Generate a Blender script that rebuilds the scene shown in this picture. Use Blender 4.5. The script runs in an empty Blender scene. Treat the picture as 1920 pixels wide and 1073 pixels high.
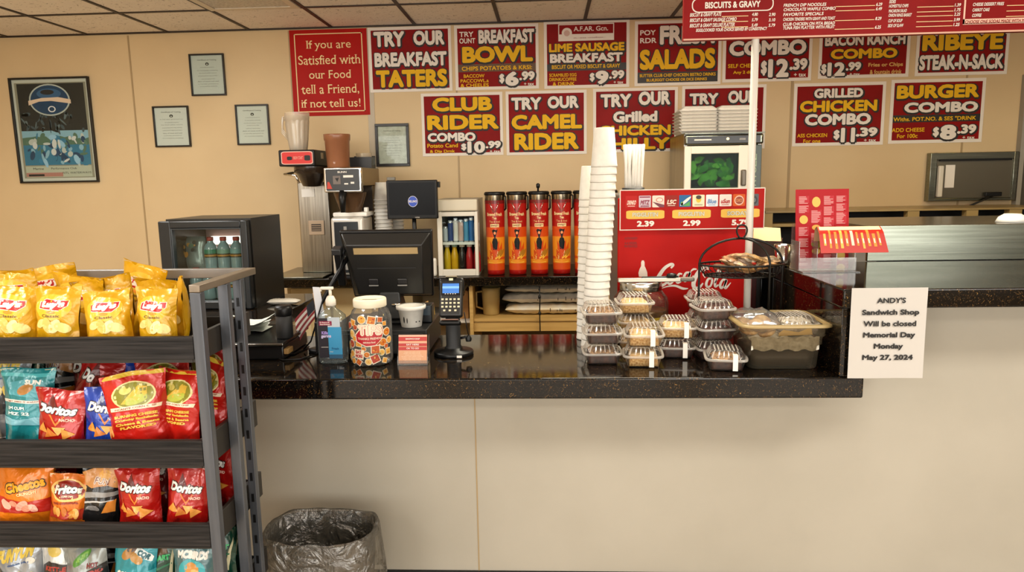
import bpy, bmesh, math, random
from math import sin, cos, pi, radians
from mathutils import Vector, Matrix, noise

S = bpy.context.scene
COL = S.collection

# ------------------------------------------------------------------ camera
CAM_H = 1.55
FPX, YAW, PITCH, ROLL = 1332.4, radians(2.874), radians(-8.648), radians(-1.037)
_f = Vector((-sin(YAW) * cos(PITCH), cos(YAW) * cos(PITCH), sin(PITCH)))
_r0 = Vector((cos(YAW), sin(YAW), 0)); _u0 = _r0.cross(_f)
_r = _r0 * cos(ROLL) + _u0 * sin(ROLL); _u = _u0 * cos(ROLL) - _r0 * sin(ROLL)
cd = bpy.data.cameras.new('camera'); cam = bpy.data.objects.new('camera', cd); COL.objects.link(cam)
cd.sensor_fit = 'HORIZONTAL'; cd.sensor_width = 36; cd.lens = FPX * 36 / 1920; cd.clip_start = 0.05
cam.matrix_world = Matrix(((_r.x, _u.x, -_f.x, 0), (_r.y, _u.y, -_f.y, 0), (_r.z, _u.z, -_f.z, CAM_H), (0, 0, 0, 1)))
S.camera = cam

# ------------------------------------------------------------------ daylight and exposure
S.view_settings.view_transform = 'Standard'; S.view_settings.look = 'None'
S.view_settings.exposure = 0.32; S.view_settings.gamma = 1; S.view_settings.use_curve_mapping = False
S.cycles.use_denoising = True
S.cycles.max_bounces = 10; S.cycles.diffuse_bounces = 4; S.cycles.glossy_bounces = 4
S.cycles.transmission_bounces = 6; S.cycles.transparent_max_bounces = 24
S.cycles.caustics_reflective = False; S.cycles.caustics_refractive = False
S.cycles.sample_clamp_indirect = 6
W = bpy.data.worlds.new('daylight'); S.world = W; W.use_nodes = True
bg = W.node_tree.nodes['Background']; bg.inputs[0].default_value = (1.0, 0.975, 0.93, 1); bg.inputs[1].default_value = 1.0
WIN_STRENGTH, FILL_STRENGTH, KITCHEN_STRENGTH = 52, 44, 46
def area(name, loc, rot, sx, sy, power, color):
    l = bpy.data.lights.new(name, 'AREA'); l.shape = 'RECTANGLE'; l.size = sx; l.size_y = sy
    l.energy = power; l.color = color
    o = bpy.data.objects.new(name, l); o.location = loc; o.rotation_euler = rot; COL.objects.link(o)
    return o
# daylight entering by the shop windows behind the camera
for wx, ww in ((-2.55, 2.3), (0.2, 2.3), (3.45, 3.3)):
    area('window_daylight', (wx, -3.42, 1.38), (radians(90), 0, 0), ww, 2.05, WIN_STRENGTH * ww / 2.3, (1.0, 0.975, 0.93))
# added ceiling fill over the customer floor, shifting light off the windows
for lx, ly in ((-2.2, -1.8), (1.8, -1.8), (-2.2, .6), (1.8, .6)):
    area('ceiling_lamp', (lx, ly, 2.63), (0, 0, 0), 1.1, 0.55, FILL_STRENGTH, (1.0, 0.955, 0.88))
for lx, lc, lk in ((-2.5, (1.0, .98, .94), .92), (0.7, (1.0, .93, .74), 1.06), (3.2, (1.0, .72, .2), .36)): area('kitchen_lamp', (lx, 3.05, 2.63), (0, 0, 0), 1.1, 0.5, KITCHEN_STRENGTH * lk, lc)

# ------------------------------------------------------------------ measuring: pixel of the photo -> point on a real plane
def ray(x, y): return _f + _r * ((x - 960) / FPX) - _u * ((y - 536.5) / FPX)
def atY(x, y, Y): d = ray(x, y); return Vector((0, 0, CAM_H)) + d * (Y / d.y)
def atZ(x, y, Z): d = ray(x, y); return Vector((0, 0, CAM_H)) + d * ((Z - CAM_H) / d.z)

# ------------------------------------------------------------------ materials
def lin(c):
    if isinstance(c, str):
        c = c.lstrip('#'); c = [int(c[i:i + 2], 16) / 255 for i in (0, 2, 4)]
        return tuple(v / 12.92 if v <= .04045 else ((v + .055) / 1.055) ** 2.4 for v in c)
    return tuple(c)
_M = {}
def mat(col, rough=.5, metal=0., spec=.5, coat=0., alpha=1., name=None, emit=0., trans=0.):
    key = (col, rough, metal, spec, coat, alpha, emit, trans)
    if key in _M: return _M[key]
    m = bpy.data.materials.new(name or 'paint'); m.use_nodes = True
    b = m.node_tree.nodes['Principled BSDF']; c = lin(col)
    b.inputs['Base Color'].default_value = (*c, 1); b.inputs['Roughness'].default_value = rough
    b.inputs['Metallic'].default_value = metal; b.inputs['Specular IOR Level'].default_value = spec
    b.inputs['Coat Weight'].default_value = coat; b.inputs['Coat Roughness'].default_value = .08
    b.inputs['Alpha'].default_value = alpha; b.inputs['Transmission Weight'].default_value = trans
    if emit:
        b.inputs['Emission Color'].default_value = (*c, 1); b.inputs['Emission Strength'].default_value = emit
    _M[key] = m; return m
def nodes(m): return m.node_tree.nodes, m.node_tree.links
def noisy(name, c1, c2, scale=(8, 8, 8), rough=.6, metal=0., bump=0., detail=6, lo=.35, hi=.65, spec=.5, coat=0., bscale=None, dist=.002):
    m = bpy.data.materials.new(name); m.use_nodes = True; N, L = nodes(m); b = N['Principled BSDF']
    tc = N.new('ShaderNodeTexCoord'); mp = N.new('ShaderNodeMapping'); mp.inputs['Scale'].default_value = scale
    L.new(tc.outputs['Object'], mp.inputs[0])
    n = N.new('ShaderNodeTexNoise'); n.inputs['Scale'].default_value = 1; n.inputs['Detail'].default_value = detail
    L.new(mp.outputs[0], n.inputs['Vector'])
    r = N.new('ShaderNodeValToRGB'); r.color_ramp.elements[0].position = lo; r.color_ramp.elements[1].position = hi
    r.color_ramp.elements[0].color = (*lin(c1), 1); r.color_ramp.elements[1].color = (*lin(c2), 1)
    L.new(n.outputs['Fac'], r.inputs[0]); L.new(r.outputs[0], b.inputs['Base Color'])
    b.inputs['Roughness'].default_value = rough; b.inputs['Metallic'].default_value = metal
    b.inputs['Specular IOR Level'].default_value = spec; b.inputs['Coat Weight'].default_value = coat
    if bump:
        bn = N.new('ShaderNodeBump'); bn.inputs['Strength'].default_value = bump; bn.inputs['Distance'].default_value = dist
        src = n
        if bscale:
            src = N.new('ShaderNodeTexNoise'); src.inputs['Scale'].default_value = bscale; src.inputs['Detail'].default_value = 4
            L.new(tc.outputs['Object'], src.inputs['Vector'])
        L.new(src.outputs['Fac'], bn.inputs['Height']); L.new(bn.outputs[0], b.inputs['Normal'])
    return m
def granite():
    m = bpy.data.materials.new('black_granite'); m.use_nodes = True; N, L = nodes(m); b = N['Principled BSDF']
    tc = N.new('ShaderNodeTexCoord')
    v = N.new('ShaderNodeTexNoise'); v.inputs['Scale'].default_value = 95; v.inputs['Detail'].default_value = 5; v.inputs['Distortion'].default_value = 2.2
    L.new(tc.outputs['Object'], v.inputs['Vector'])
    r = N.new('ShaderNodeValToRGB'); e = r.color_ramp.elements
    e[0].position = .515; e[0].color = (*lin('#0a0908'), 1); e[1].position = .60; e[1].color = (*lin('#181009'), 1)
    x = e.new(.65); x.color = (*lin('#43301a'), 1); x = e.new(.73); x.color = (*lin('#8c6c3a'), 1)
    L.new(v.outputs['Fac'], r.inputs[0])
    v2 = N.new('ShaderNodeTexVoronoi'); v2.inputs['Scale'].default_value = 130; L.new(tc.outputs['Object'], v2.inputs['Vector'])
    r2 = N.new('ShaderNodeValToRGB'); e = r2.color_ramp.elements
    e[0].position = .06; e[0].color = (.35, .3, .2, 1); e[1].position = .13; e[1].color = (0, 0, 0, 1)
    L.new(v2.outputs['Distance'], r2.inputs[0])
    mx = N.new('ShaderNodeMix'); mx.data_type = 'RGBA'; mx.blend_type = 'ADD'; mx.inputs['Factor'].default_value = .22
    L.new(r.outputs[0], mx.inputs['A']); L.new(r2.outputs[0], mx.inputs['B'])
    L.new(mx.outputs['Result'], b.inputs['Base Color'])
    b.inputs['Roughness'].default_value = .07; b.inputs['Specular IOR Level'].default_value = .4
    return m
def clear(name, tint='#ffffff', gloss=.12, rough=.05, haze=0., hcol='#ffffff'):
    """thin clear plastic or glass: see-through with a fresnel sheen and a little haze"""
    m = bpy.data.materials.new(name); m.use_nodes = True; N, L = nodes(m); N.remove(N['Principled BSDF'])
    out = N['Material Output']
    t = N.new('ShaderNodeBsdfTransparent'); t.inputs[0].default_value = (*lin(tint), 1)
    g = N.new('ShaderNodeBsdfGlossy'); g.inputs['Roughness'].default_value = rough
    lw = N.new('ShaderNodeLayerWeight'); lw.inputs[0].default_value = .12
    mr = N.new('ShaderNodeMapRange'); mr.inputs['To Min'].default_value = gloss; mr.inputs['To Max'].default_value = min(1, gloss + .7)
    L.new(lw.outputs['Fresnel'], mr.inputs['Value'])
    mx = N.new('ShaderNodeMixShader'); L.new(mr.outputs[0], mx.inputs[0]); L.new(t.outputs[0], mx.inputs[1]); L.new(g.outputs[0], mx.inputs[2])
    last = mx
    if haze:
        d = N.new('ShaderNodeBsdfDiffuse'); d.inputs[0].default_value = (*lin(hcol), 1)
        m2 = N.new('ShaderNodeMixShader'); m2.inputs[0].default_value = haze
        L.new(mx.outputs[0], m2.inputs[1]); L.new(d.outputs[0], m2.inputs[2]); last = m2
    L.new(last.outputs[0], out.inputs[0]); return m

GRANITE = granite()
WALL = noisy('wall_paint', '#cfb58a', '#d6bd92', (1.5, 1.5, 1.5), .62, bump=.15, bscale=160, dist=.0006)
PANEL = noisy('counter_panel', '#a8a192', '#b0a99a', (2, 2, 2), .55, bump=.12, bscale=220, dist=.0006)
STEEL = noisy('brushed_steel', '#7c7f72', '#8e9184', (3, 90, 90), .22, 1., bump=.1, detail=3)
STEELV = noisy('brushed_steel_upright', '#96938c', '#b1aea6', (90, 90, 3), .32, 1., bump=.08, detail=3)
POSTM = noisy('grey_rack_metal', '#4c4f55', '#5b5e64', (60, 60, 3), .36, .4, detail=3)
CHROME = mat('#d8d6d0', .12, 1., name='chrome')
LAMINATE = noisy('dark_wood_laminate', '#111010', '#322f2e', (5, 90, 150), .6, spec=.2, bump=.3, detail=8, lo=.34, hi=.72)
LAMSIDE = mat('#24201b', .5, name='dark_edge_laminate')
WOODL = noisy('pale_wood', '#b18d4e', '#c09c5c', (3, 50, 50), .5)
BLACK = mat('#0b0b0c', .4, spec=.35, name='black_plastic'); BLACKM = mat('#131314', .6, name='matt_black')
BLACKG = mat('#08080a', .12, name='gloss_black'); DGREY = mat('#2c2c2d', .4, name='dark_grey_plastic')
WHITE = mat('#efebe2', .5, name='white'); PAPER = mat('#ebe7df', .7, name='paper'); INK = mat('#141210', .6, name='ink')
FOAM = noisy('white_foam', '#d6d2c8', '#dfdbd1', (40, 40, 40), .55)
CREAM = mat('#e2d3ae', .55, name='cream'); GREYP = mat('#8c8a86', .5, name='grey_plastic')
RED = mat('#b3120c', .35, coat=.3, name='red'); SIGNRED = noisy('sign_red', '#7e0e0d', '#8d1211', (5, 5, 5), .5, spec=.12)
SIGNRED2 = noisy('sign_bright_red', '#a5130b', '#ae160d', (4, 4, 4), .45, spec=.12)
COKERED = noisy('dispenser_red', '#ae0c06', '#b61008', (4, 4, 4), .45, spec=.12)
YEL = mat('#e6b31d', .6, spec=.2, name='sign_yellow'); OFFW = mat('#e8e0d4', .6, spec=.2, name='sign_white'); PALEY = mat('#f0d79b', .5, name='pale_yellow')
ORANGE = mat('#d98a2a', .5, name='orange'); BROWNBAND = mat('#5a3a16', .5, name='brown_band')
GLASS = clear('clear_glass', '#f4f7f4', .014, .02)
PLASTIC = clear('clear_plastic', '#f6f3ee', .10, .12, .04)
SKINNY = clear('clear_film', '#f2f2f0', .16, .15, .05)

# ------------------------------------------------------------------ mesh builder
def rrect(x0, x1, y0, y1, r, n=4):
    p = []
    for cx, cy, a0 in ((x1 - r, y0 + r, -90), (x1 - r, y1 - r, 0), (x0 + r, y1 - r, 90), (x0 + r, y0 + r, 180)):
        for i in range(n + 1):
            a = radians(a0 + 90 * i / n); p.append((cx + r * cos(a), cy + r * sin(a)))
    return p
def ellipse(cx, cy, rx, ry, n=20, rot=0.):
    c, s = cos(rot), sin(rot)
    return [(cx + rx * cos(2 * pi * i / n) * c - ry * sin(2 * pi * i / n) * s, cy + rx * cos(2 * pi * i / n) * s + ry * sin(2 * pi * i / n) * c) for i in range(n)]
class Frame:
    """a flat drawing surface: u to its own right, v up, n out of it"""
    def __init__(s, o, U=(1, 0, 0), V=(0, 0, 1), w=1., h=1.):
        s.o = Vector(o); s.U = Vector(U).normalized(); s.V = Vector(V).normalized(); s.n = s.U.cross(s.V); s.w = w; s.h = h
    def __call__(s, u, v, off=0.): return s.o + s.U * (u * s.w) + s.V * (v * s.h) + s.n * off
_T = {}
def text2d(t, bold=0., res=3):
    k = (t, bold, res)
    if k in _T: return _T[k]
    c = bpy.data.curves.new('lettering', 'FONT'); c.body = t; c.size = 1; c.resolution_u = res
    o = bpy.data.objects.new('lettering', c); me = o.to_mesh()
    V = [(v.co.x, v.co.y) for v in me.vertices]; Fc = [tuple(p.vertices) for p in me.polygons]
    o.to_mesh_clear(); bpy.data.objects.remove(o); bpy.data.curves.remove(c)
    if not V: V = [(0, 0), (1, 0), (0, 1)]; Fc = []
    x0 = min(v[0] for v in V); x1 = max(v[0] for v in V); y0 = min(v[1] for v in V); y1 = max(v[1] for v in V)
    w = max(x1 - x0, 1e-4); h = max(y1 - y0, 1e-4)
    V = [((x - x0) / w, (y - y0) / h, 0) for x, y in V]; a = w / h
    if bold:                      # heavier weight: the outline swept a little way all round
        V0, F0, bx, by = V, Fc, bold * 1.1 / a, bold * 1.1; V, Fc = [], []; n = 8 if bold > .03 else 4
        for i in range(n):
            q = 2 * pi * (i + .5) / n; b = len(V)
            V += [(bx + u * (1 - 2 * bx) + bx * 1.2 * cos(q), by + v * (1 - 2 * by) + by * 1.2 * sin(q), i * 4e-5) for u, v, _ in V0]; Fc += [tuple(j + b for j in f) for f in F0]
    _T[k] = (V, Fc, a); return _T[k]
class MB:
    def __init__(s): s.V = []; s.F = []; s.mi = []; s.sm = []; s.mats = []
    def m(s, m):
        if m not in s.mats: s.mats.append(m)
        return s.mats.index(m)
    def add(s, V, F, m, smooth=False):
        b = len(s.V); s.V += [tuple(v) for v in V]; k = s.m(m)
        for f in F: s.F.append(tuple(i + b for i in f)); s.mi.append(k); s.sm.append(smooth)
        return s
    def box(s, x0, x1, y0, y1, z0, z1, m, bev=0., seg=2, top=1.):
        cx, cy = (x0 + x1) / 2, (y0 + y1) / 2
        V = [(x0, y0, z0), (x1, y0, z0), (x1, y1, z0), (x0, y1, z0)] + [(cx + (x - cx) * top, cy + (y - cy) * top, z1) for x, y in ((x0, y0), (x1, y0), (x1, y1), (x0, y1))]
        F = [(3, 2, 1, 0), (4, 5, 6, 7), (0, 1, 5, 4), (1, 2, 6, 5), (2, 3, 7, 6), (3, 0, 4, 7)]
        return s.solid(V, F, m, bev, seg)
    def solid(s, V, F, m, bev=0., seg=2):
        if not bev: return s.add(V, F, m)
        bm = bmesh.new(); vs = [bm.verts.new(v) for v in V]
        for f in F: bm.faces.new([vs[i] for i in f])
        bmesh.ops.bevel(bm, geom=bm.edges[:], offset=bev, segments=seg, profile=.5, affect='EDGES')
        bm.verts.index_update(); bm.normal_update(); P = [Vector(v) for v in V]; N0 = []
        for f in F:
            a, b, c = (P[f[i]] for i in (0, 1, 2)); N0.append((b - a).cross(c - a).normalized())
        flat = [f for f in bm.faces if any(abs(f.normal.dot(n)) > .9995 for n in N0)]; fs = set(flat)
        co = [v.co[:] for v in bm.verts]; o0 = len(s.V)
        s.add(co, [[v.index for v in f.verts] for f in flat], m, False); nb = len(s.F)
        s.F += [tuple(v.index + o0 for v in f.verts) for f in bm.faces if f not in fs]; k = len(s.F) - nb; s.mi += [s.m(m)] * k; s.sm += [True] * k
        bm.free(); return s
    def take(s, bm, m, smooth=False):
        bm.verts.index_update(); s.add([v.co[:] for v in bm.verts], [[v.index for v in f.verts] for f in bm.faces], m, smooth)
    def lathe(s, prof, m, seg=28, c=(0, 0, 0), sx=1., sy=1., cap0=False, cap1=False, smooth=True):
        V = []; n = len(prof)
        for r, z in prof:
            for i in range(seg): a = 2 * pi * i / seg; V.append((c[0] + r * sx * cos(a), c[1] + r * sy * sin(a), c[2] + z))
        F = [(j * seg + i, j * seg + (i + 1) % seg, (j + 1) * seg + (i + 1) % seg, (j + 1) * seg + i) for j in range(n - 1) for i in range(seg)]
        s.add(V, F, m, smooth)
        if cap0: s.add(V[:seg], [tuple(range(seg))[::-1]], m)
        if cap1: s.add(V[-seg:], [tuple(range(seg))], m)
        return s
    def cyl(s, c, r, h, m, seg=24, bev=0., r1=None):
        r1 = r if r1 is None else r1; b = min(bev, h / 3) or .0004
        return s.lathe([(0.0001, 0), (r - b, 0), (r, b), (r1, h - b), (r1 - b, h), (.0001, h)], m, seg, c)
    def tube(s, pts, r, m, seg=8, closed=False, flat=1.):
        P = [Vector(p) for p in pts]; n = len(P); V = []; up = None
        for i, p in enumerate(P):
            a = P[(i - 1) % n] if closed or i else P[i]; b = P[(i + 1) % n] if closed or i < n - 1 else P[i]
            t = (b - a).normalized()
            if up is None: up = Vector((0, 0, 1)) if abs(t.z) < .9 else Vector((0, 1, 0))
            side = t.cross(up)
            if side.length < 1e-5: side = t.cross(Vector((1, 0, 0)))
            side.normalize(); up = side.cross(t).normalized()
            rr = r[i] if isinstance(r, (list, tuple)) else r
            for k in range(seg): q = 2 * pi * k / seg; V.append(p + side * (rr * cos(q)) + up * (rr * flat * sin(q)))
        F = []
        for j in range(n if closed else n - 1):
            for k in range(seg): F.append((j * seg + k, j * seg + (k + 1) % seg, ((j + 1) % n) * seg + (k + 1) % seg, ((j + 1) % n) * seg + k))
        if not closed: F += [tuple(range(seg))[::-1], tuple(range((n - 1) * seg, n * seg))]
        return s.add(V, F, m, True)
    def prism(s, poly, fr, t, m, smooth=False):
        n = len(poly); V = [fr(u, v, 0) for u, v in poly] + [fr(u, v, t) for u, v in poly]
        F = [tuple(range(n))[::-1], tuple(range(n, 2 * n))] + [(i, (i + 1) % n, n + (i + 1) % n, n + i) for i in range(n)]
        return s.add(V, F, m, smooth)
    def poly(s, fr, pts, off, m): return s.add([fr(u, v, off) for u, v in pts], [tuple(range(len(pts)))], m)
    def rect(s, fr, x0, x1, y0, y1, off, m): return s.poly(fr, [(x0, y0), (x1, y0), (x1, y1), (x0, y1)], off, m)
    def text(s, fr, t, x0, x1, y0, y1, off, m, bold=.0, shear=0., res=3, rot=0.):
        V, F, a = text2d(t, bold, res); cx, cy = (x0 + x1) / 2, (y0 + y1) / 2; out = []
        for u, v, lz in V:
            x = x0 + (x1 - x0) * u + shear * (v - .5) * (y1 - y0) * fr.h / fr.w; y = y0 + (y1 - y0) * v
            if rot:
                dx, dy = (x - cx) * fr.w, (y - cy) * fr.h
                x = cx + (dx * cos(rot) - dy * sin(rot)) / fr.w; y = cy + (dx * sin(rot) + dy * cos(rot)) / fr.h
            out.append(fr(x, y, off + lz))
        return s.add(out, F, m)
    def ring(s, fr, outer, inner, off, m):
        n = len(outer); return s.add([fr(u, v, off) for u, v in outer + inner], [(i, (i + 1) % n, n + (i + 1) % n, n + i) for i in range(n)], m)
    def build(s, name, parent=None, loc=None, **k):
        me = bpy.data.meshes.new(name); me.from_pydata(s.V, [], s.F)
        for m in s.mats: me.materials.append(m)
        me.polygons.foreach_set('material_index', s.mi); me.polygons.foreach_set('use_smooth', s.sm); me.update()
        o = bpy.data.objects.new(name, me); COL.objects.link(o)
        if parent: o.parent = parent
        if loc: o.location = loc
        if any(s.sm): o['_'] = 0; del o['_']
        for a, b in k.items(): o[a] = b
        return o
def thing(name, label, cat, loc=(0, 0, 0), rz=0., group=None, rx=0., ry=0.):
    o = bpy.data.objects.new(name, None); o.empty_display_size = .05; COL.objects.link(o); o.location = loc; o.rotation_euler = (rx, ry, rz)
    o['label'] = label; o['category'] = cat
    if group: o['group'] = group
    return o
def tag(o, label, cat, group=None):
    o['label'] = label; o['category'] = cat
    if group: o['group'] = group
    return o
def dup(root, loc, rz=None, label=None, group=None, rx=None, ry=None):
    r = root.copy(); COL.objects.link(r); r.location = loc
    e = list(root.rotation_euler)
    if rx is not None: e[0] = rx
    if ry is not None: e[1] = ry
    if rz is not None: e[2] = rz
    r.rotation_euler = e
    if label: r['label'] = label
    if group: r['group'] = group
    for ch in list(root.children):
        c = ch.copy(); COL.objects.link(c); c.parent = r
        for g in list(ch.children):
            d = g.copy(); COL.objects.link(d); d.parent = c
    return r
ORD = 'topmost second third fourth fifth sixth seventh eighth ninth tenth eleventh twelfth thirteenth fourteenth fifteenth sixteenth seventeenth eighteenth nineteenth twentieth twenty-first twenty-second twenty-third twenty-fourth twenty-fifth twenty-sixth'.split()
def struct(mb, name, parent=None): return mb.build(name, parent, kind='structure')

# ================================================================== the room
WY = 5.31; CEIL = 2.657; T = .6096; TX0 = -3.371
def tiles():
    m = noisy('ceiling_tile', '#ebe3d8', '#f2eadf', (2, 2, 2), .85, bump=.5, bscale=45, dist=.004)
    N, L = nodes(m); b = N['Principled BSDF']; src = b.inputs['Base Color'].links[0].from_socket
    tc = N.new('ShaderNodeTexCoord'); n = N.new('ShaderNodeTexNoise'); n.inputs['Scale'].default_value = 38; n.inputs['Detail'].default_value = 2; n.inputs['Distortion'].default_value = 1.5
    L.new(tc.outputs['Object'], n.inputs['Vector'])
    r = N.new('ShaderNodeValToRGB'); r.color_ramp.elements[0].position = .30; r.color_ramp.elements[0].color = (.45, .42, .4, 1); r.color_ramp.elements[1].position = .38; r.color_ramp.elements[1].color = (1, 1, 1, 1)
    L.new(n.outputs['Fac'], r.inputs[0])
    mx = N.new('ShaderNodeMix'); mx.data_type = 'RGBA'; mx.blend_type = 'MULTIPLY'; mx.inputs['Factor'].default_value = 1
    L.new(src, mx.inputs['A']); L.new(r.outputs[0], mx.inputs['B']); L.new(mx.outputs['Result'], b.inputs['Base Color'])
    return m
FLOORM = noisy('floor_vinyl', '#a5937c', '#b5a38c', (3, 3, 3), .4)
RX0, RX1, RY0 = -4.5, 5.5, -3.5
struct(MB().box(RX0 - .1, RX1 + .1, RY0 - .1, WY + .1, -.1, 0, FLOORM), 'floor')
struct(MB().box(RX0 - .1, RX1 + .1, RY0 - .1, WY + .1, CEIL, CEIL + .1, tiles()), 'ceiling')
struct(MB().box(RX0 - .1, RX1 + .1, WY, WY + .1, 0, CEIL, WALL), 'wall_back')
struct(MB().box(RX0 - .1, RX0, RY0, WY, 0, CEIL, WALL), 'wall_left')
struct(MB().box(RX1, RX1 + .1, RY0, WY, 0, CEIL, noisy('brown_panelling', '#5d4c34', '#6a583e', (2, 2, 2), .55)), 'wall_right')  # unseen wall, coloured dark to darken its reflection in the steel unit
wr = MB(); xs = [RX0, -3.75, -1.35, -1.0, 1.4, 1.75, 5.15, RX1]
wr.box(RX0, RX1, RY0 - .1, RY0, 0, .35, WALL); wr.box(RX0, RX1, RY0 - .1, RY0, 2.45, CEIL, WALL)
for a, b in ((0, 1), (2, 3), (4, 5), (6, 7)): wr.box(xs[a], xs[b], RY0 - .1, RY0, .35, 2.45, WALL)
struct(wr, 'wall_rear')
for i, (a, b) in enumerate(((1, 2), (3, 4), (5, 6))):
    w = MB(); x0, x1 = xs[a], xs[b]
    for q in ((x0, x0 + .05, .35, 2.45), (x1 - .05, x1, .35, 2.45), (x0 + .05, x1 - .05, .35, .4), (x0 + .05, x1 - .05, 2.4, 2.45)):
        w.box(q[0], q[1], RY0 - .08, RY0 - .02, q[2], q[3], DGREY)
    o = struct(w, 'window_%d' % (i + 1)); struct(MB().box(x0 + .05, x1 - .05, RY0 - .055, RY0 - .049, .4, 2.4, GLASS), 'window_pane', o)
# suspended ceiling grid of dark tees
TEE = mat('#2a1d12', .5, name='dark_tee')
g = MB()
for k in range(-1, 14): g.box(TX0 + T * k - .012, TX0 + T * k + .012, RY0, WY, CEIL - .006, CEIL + .002, TEE)
for k in range(1, 15): g.box(RX0, RX1, WY - T * k - .012, WY - T * k + .012, CEIL - .0061, CEIL + .002, TEE)
g.box(RX0, RX1, WY - .016, WY, CEIL - .011, CEIL, TEE); struct(g, 'ceiling_trim_1')
# troffer lamp in the grid (switched off)
LENS = noisy('ribbed_lens', '#a89f92', '#cfc7ba', (60, 60, 60), .35)
tx0 = TX0 + 2 * T; ty1 = WY - T
l = thing('ceiling_light', 'recessed fluorescent ceiling light with a pale ribbed lens in the tile grid', 'ceiling light', (tx0 + T / 2, ty1 - T, CEIL - .008))
fm = MB(); a = T / 2 - .014
for q in ((-a, a, -T + .014, -T + .06), (-a, a, T - .06, T - .014), (-a, -a + .045, -T + .06, T - .06), (a - .045, a, -T + .06, T - .06)): fm.box(*q, -.004, .008, mat('#d9cdb8', .5))
fm.build('frame', l); MB().box(-a + .045, a - .045, -T + .06, T - .06, 0, .006, LENS).build('lens', l)
# narrow trims covering the wall panel seams
SEAM = mat('#a68d66', .5, name='seam_trim'); ALU = mat('#b5a78e', .4, name='pale_metal_trim')
for i, (px, py, w, mm) in enumerate(((259, 270, .011, SEAM), (545, 120, .012, SEAM), (694, 160, .05, ALU), (861, 330, .011, SEAM), (1479, 320, .018, SEAM), (1803, 276, .012, SEAM))):
    x = atY(px, py, WY).x; struct(MB().box(x - w / 2, x + w / 2, WY - .004, WY, .9, CEIL - .02, mm), 'trim_%d' % (i + 1))
# grey door at the far end of the wall
dx = atY(1903, 300, WY).x
struct(MB().box(dx, dx + .03, WY - .05, WY, 0, 2.2, mat('#9a958a', .4)).box(dx + .03, dx + .95, WY - .05, WY, 2.15, 2.2, mat('#9a958a', .4)), 'trim_7')
struct(MB().box(dx + .03, dx + .95, WY - .035, WY - .005, .02, 2.15, mat('#4a453c', .5), .003), 'door_1')

# ------------------------------------------------------------------ the counter and its clad front
PY = 2.46
struct(MB().box(-2.3, 1.0, PY, PY + .05, 0, .84, PANEL).box(1.0, 4.55, PY, PY + .05, 0, 1.129, PANEL), 'wall_front')
sx = atY(894, 900, PY).x
struct(MB().box(sx - .002, sx + .002, PY - .002, PY, .1, .84, mat('#a58c63', .6)), 'trim_8')
struct(MB().box(-2.3, 4.55, PY - .008, PY, 0, .1, BLACKM), 'baseboard_front')
ct = thing('counter', 'long front counter top of polished black granite with gold flecks', 'counter', (-.5, 2.55, .84))
def off(o, x, y, z): return x - o.location.x, y - o.location.y, z - o.location.z
def wbox(mb, o, x0, x1, y0, y1, z0, z1, m, bev=0., **k):
    l = o.location; return mb.box(x0 - l.x, x1 - l.x, y0 - l.y, y1 - l.y, z0 - l.z, z1 - l.z, m, bev, **k)
wbox(MB(), ct, -2.3, .995, 2.22, 2.875, .84, .91, GRANITE, .006).build('front_slab', ct)
wbox(MB(), ct, -2.3, -1.3, 2.876, 4.0, .84, .91, GRANITE, .004).build('return_slab', ct)
wbox(MB(), ct, .26, 1.12, 2.876, 3.4, .84, .91, GRANITE, .004).build('rear_slab', ct)
wbox(MB(), ct, -2.3, -1.36, 3.0, 3.95, 0, .839, CREAM).build('base_cabinet', ct)
wbox(MB(), ct, .3, 1.1, 2.95, 3.35, 0, .839, CREAM).build('base_cabinet', ct)
bar = thing('raised_bar', 'raised black granite bar ledge at the end of the counter', 'counter', (2.0, 2.5, .91))
wbox(MB(), bar, .915, 4.55, 2.215, 2.92, 1.13, 1.19, GRANITE, .005).build('ledge_slab', bar)
wbox(MB(), bar, .918, .955, 2.225, 2.90, .9105, 1.1295, GRANITE, .002).build('end_panel', bar)
us = thing('steel_serving_unit', 'low stainless steel serving unit standing behind the raised bar', 'serving counter', (2.9, 3.0, 0))
UX0 = atZ(1612, 487, 1.19).x
wbox(MB(), us, UX0, 4.5, 2.925, 2.94, 1.19, 1.334, STEEL, .003).build('front_panel', us)
wbox(MB(), us, UX0, 4.5, 2.941, 3.5, 1.318, 1.332, STEEL, .003).build('top_panel', us)
wbox(MB(), us, UX0 + .05, 4.45, 2.95, 3.45, 0, 1.317, GREYP).build('body', us)

# ------------------------------------------------------------------ back counter
bc = thing('back_counter', 'black granite back counter along the tan wall', 'counter', (-.2, 5.0, 0))
BX0 = atZ(500, 522, .905).x
wbox(MB(), bc, BX0, 1.45, 4.64, 5.305, .845, .905, GRANITE, .005).build('slab', bc)
cab = MB(); CABM = mat('#b8a274', .55, name='tan_cabinet')
wbox(cab, bc, BX0 + .1, -.95, 4.8, 5.3, .1, .844, CABM)
for i in range(3): wbox(cab, bc, BX0 + .13 + i * .29, BX0 + .40 + i * .29, 4.785, 4.80, .14, .82, mat('#c0ab7e', .5), .003)
cab.build('cabinet', bc)
fr = thing('open_shelf_unit', 'pale wooden open shelf unit under the black back counter', 'shelf', (-.15, 4.9, 0))
xu = atY(884, 590, 4.68).x
wbox(MB(), fr, xu - .012, xu + .012, 4.68, 5.28, .0, .843, WOODL).build('side_panel', fr)
wbox(MB(), fr, .40, .424, 4.68, 5.28, .0, .843, WOODL).build('side_panel', fr)
wbox(MB(), fr, xu + .0125, .3995, 4.69, 5.28, .595, .615, WOODL).build('shelf', fr)
wbox(MB(), fr, xu + .0125, .3995, 4.70, 4.72, .525, .594, WOODL).build('rail', fr)
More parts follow.
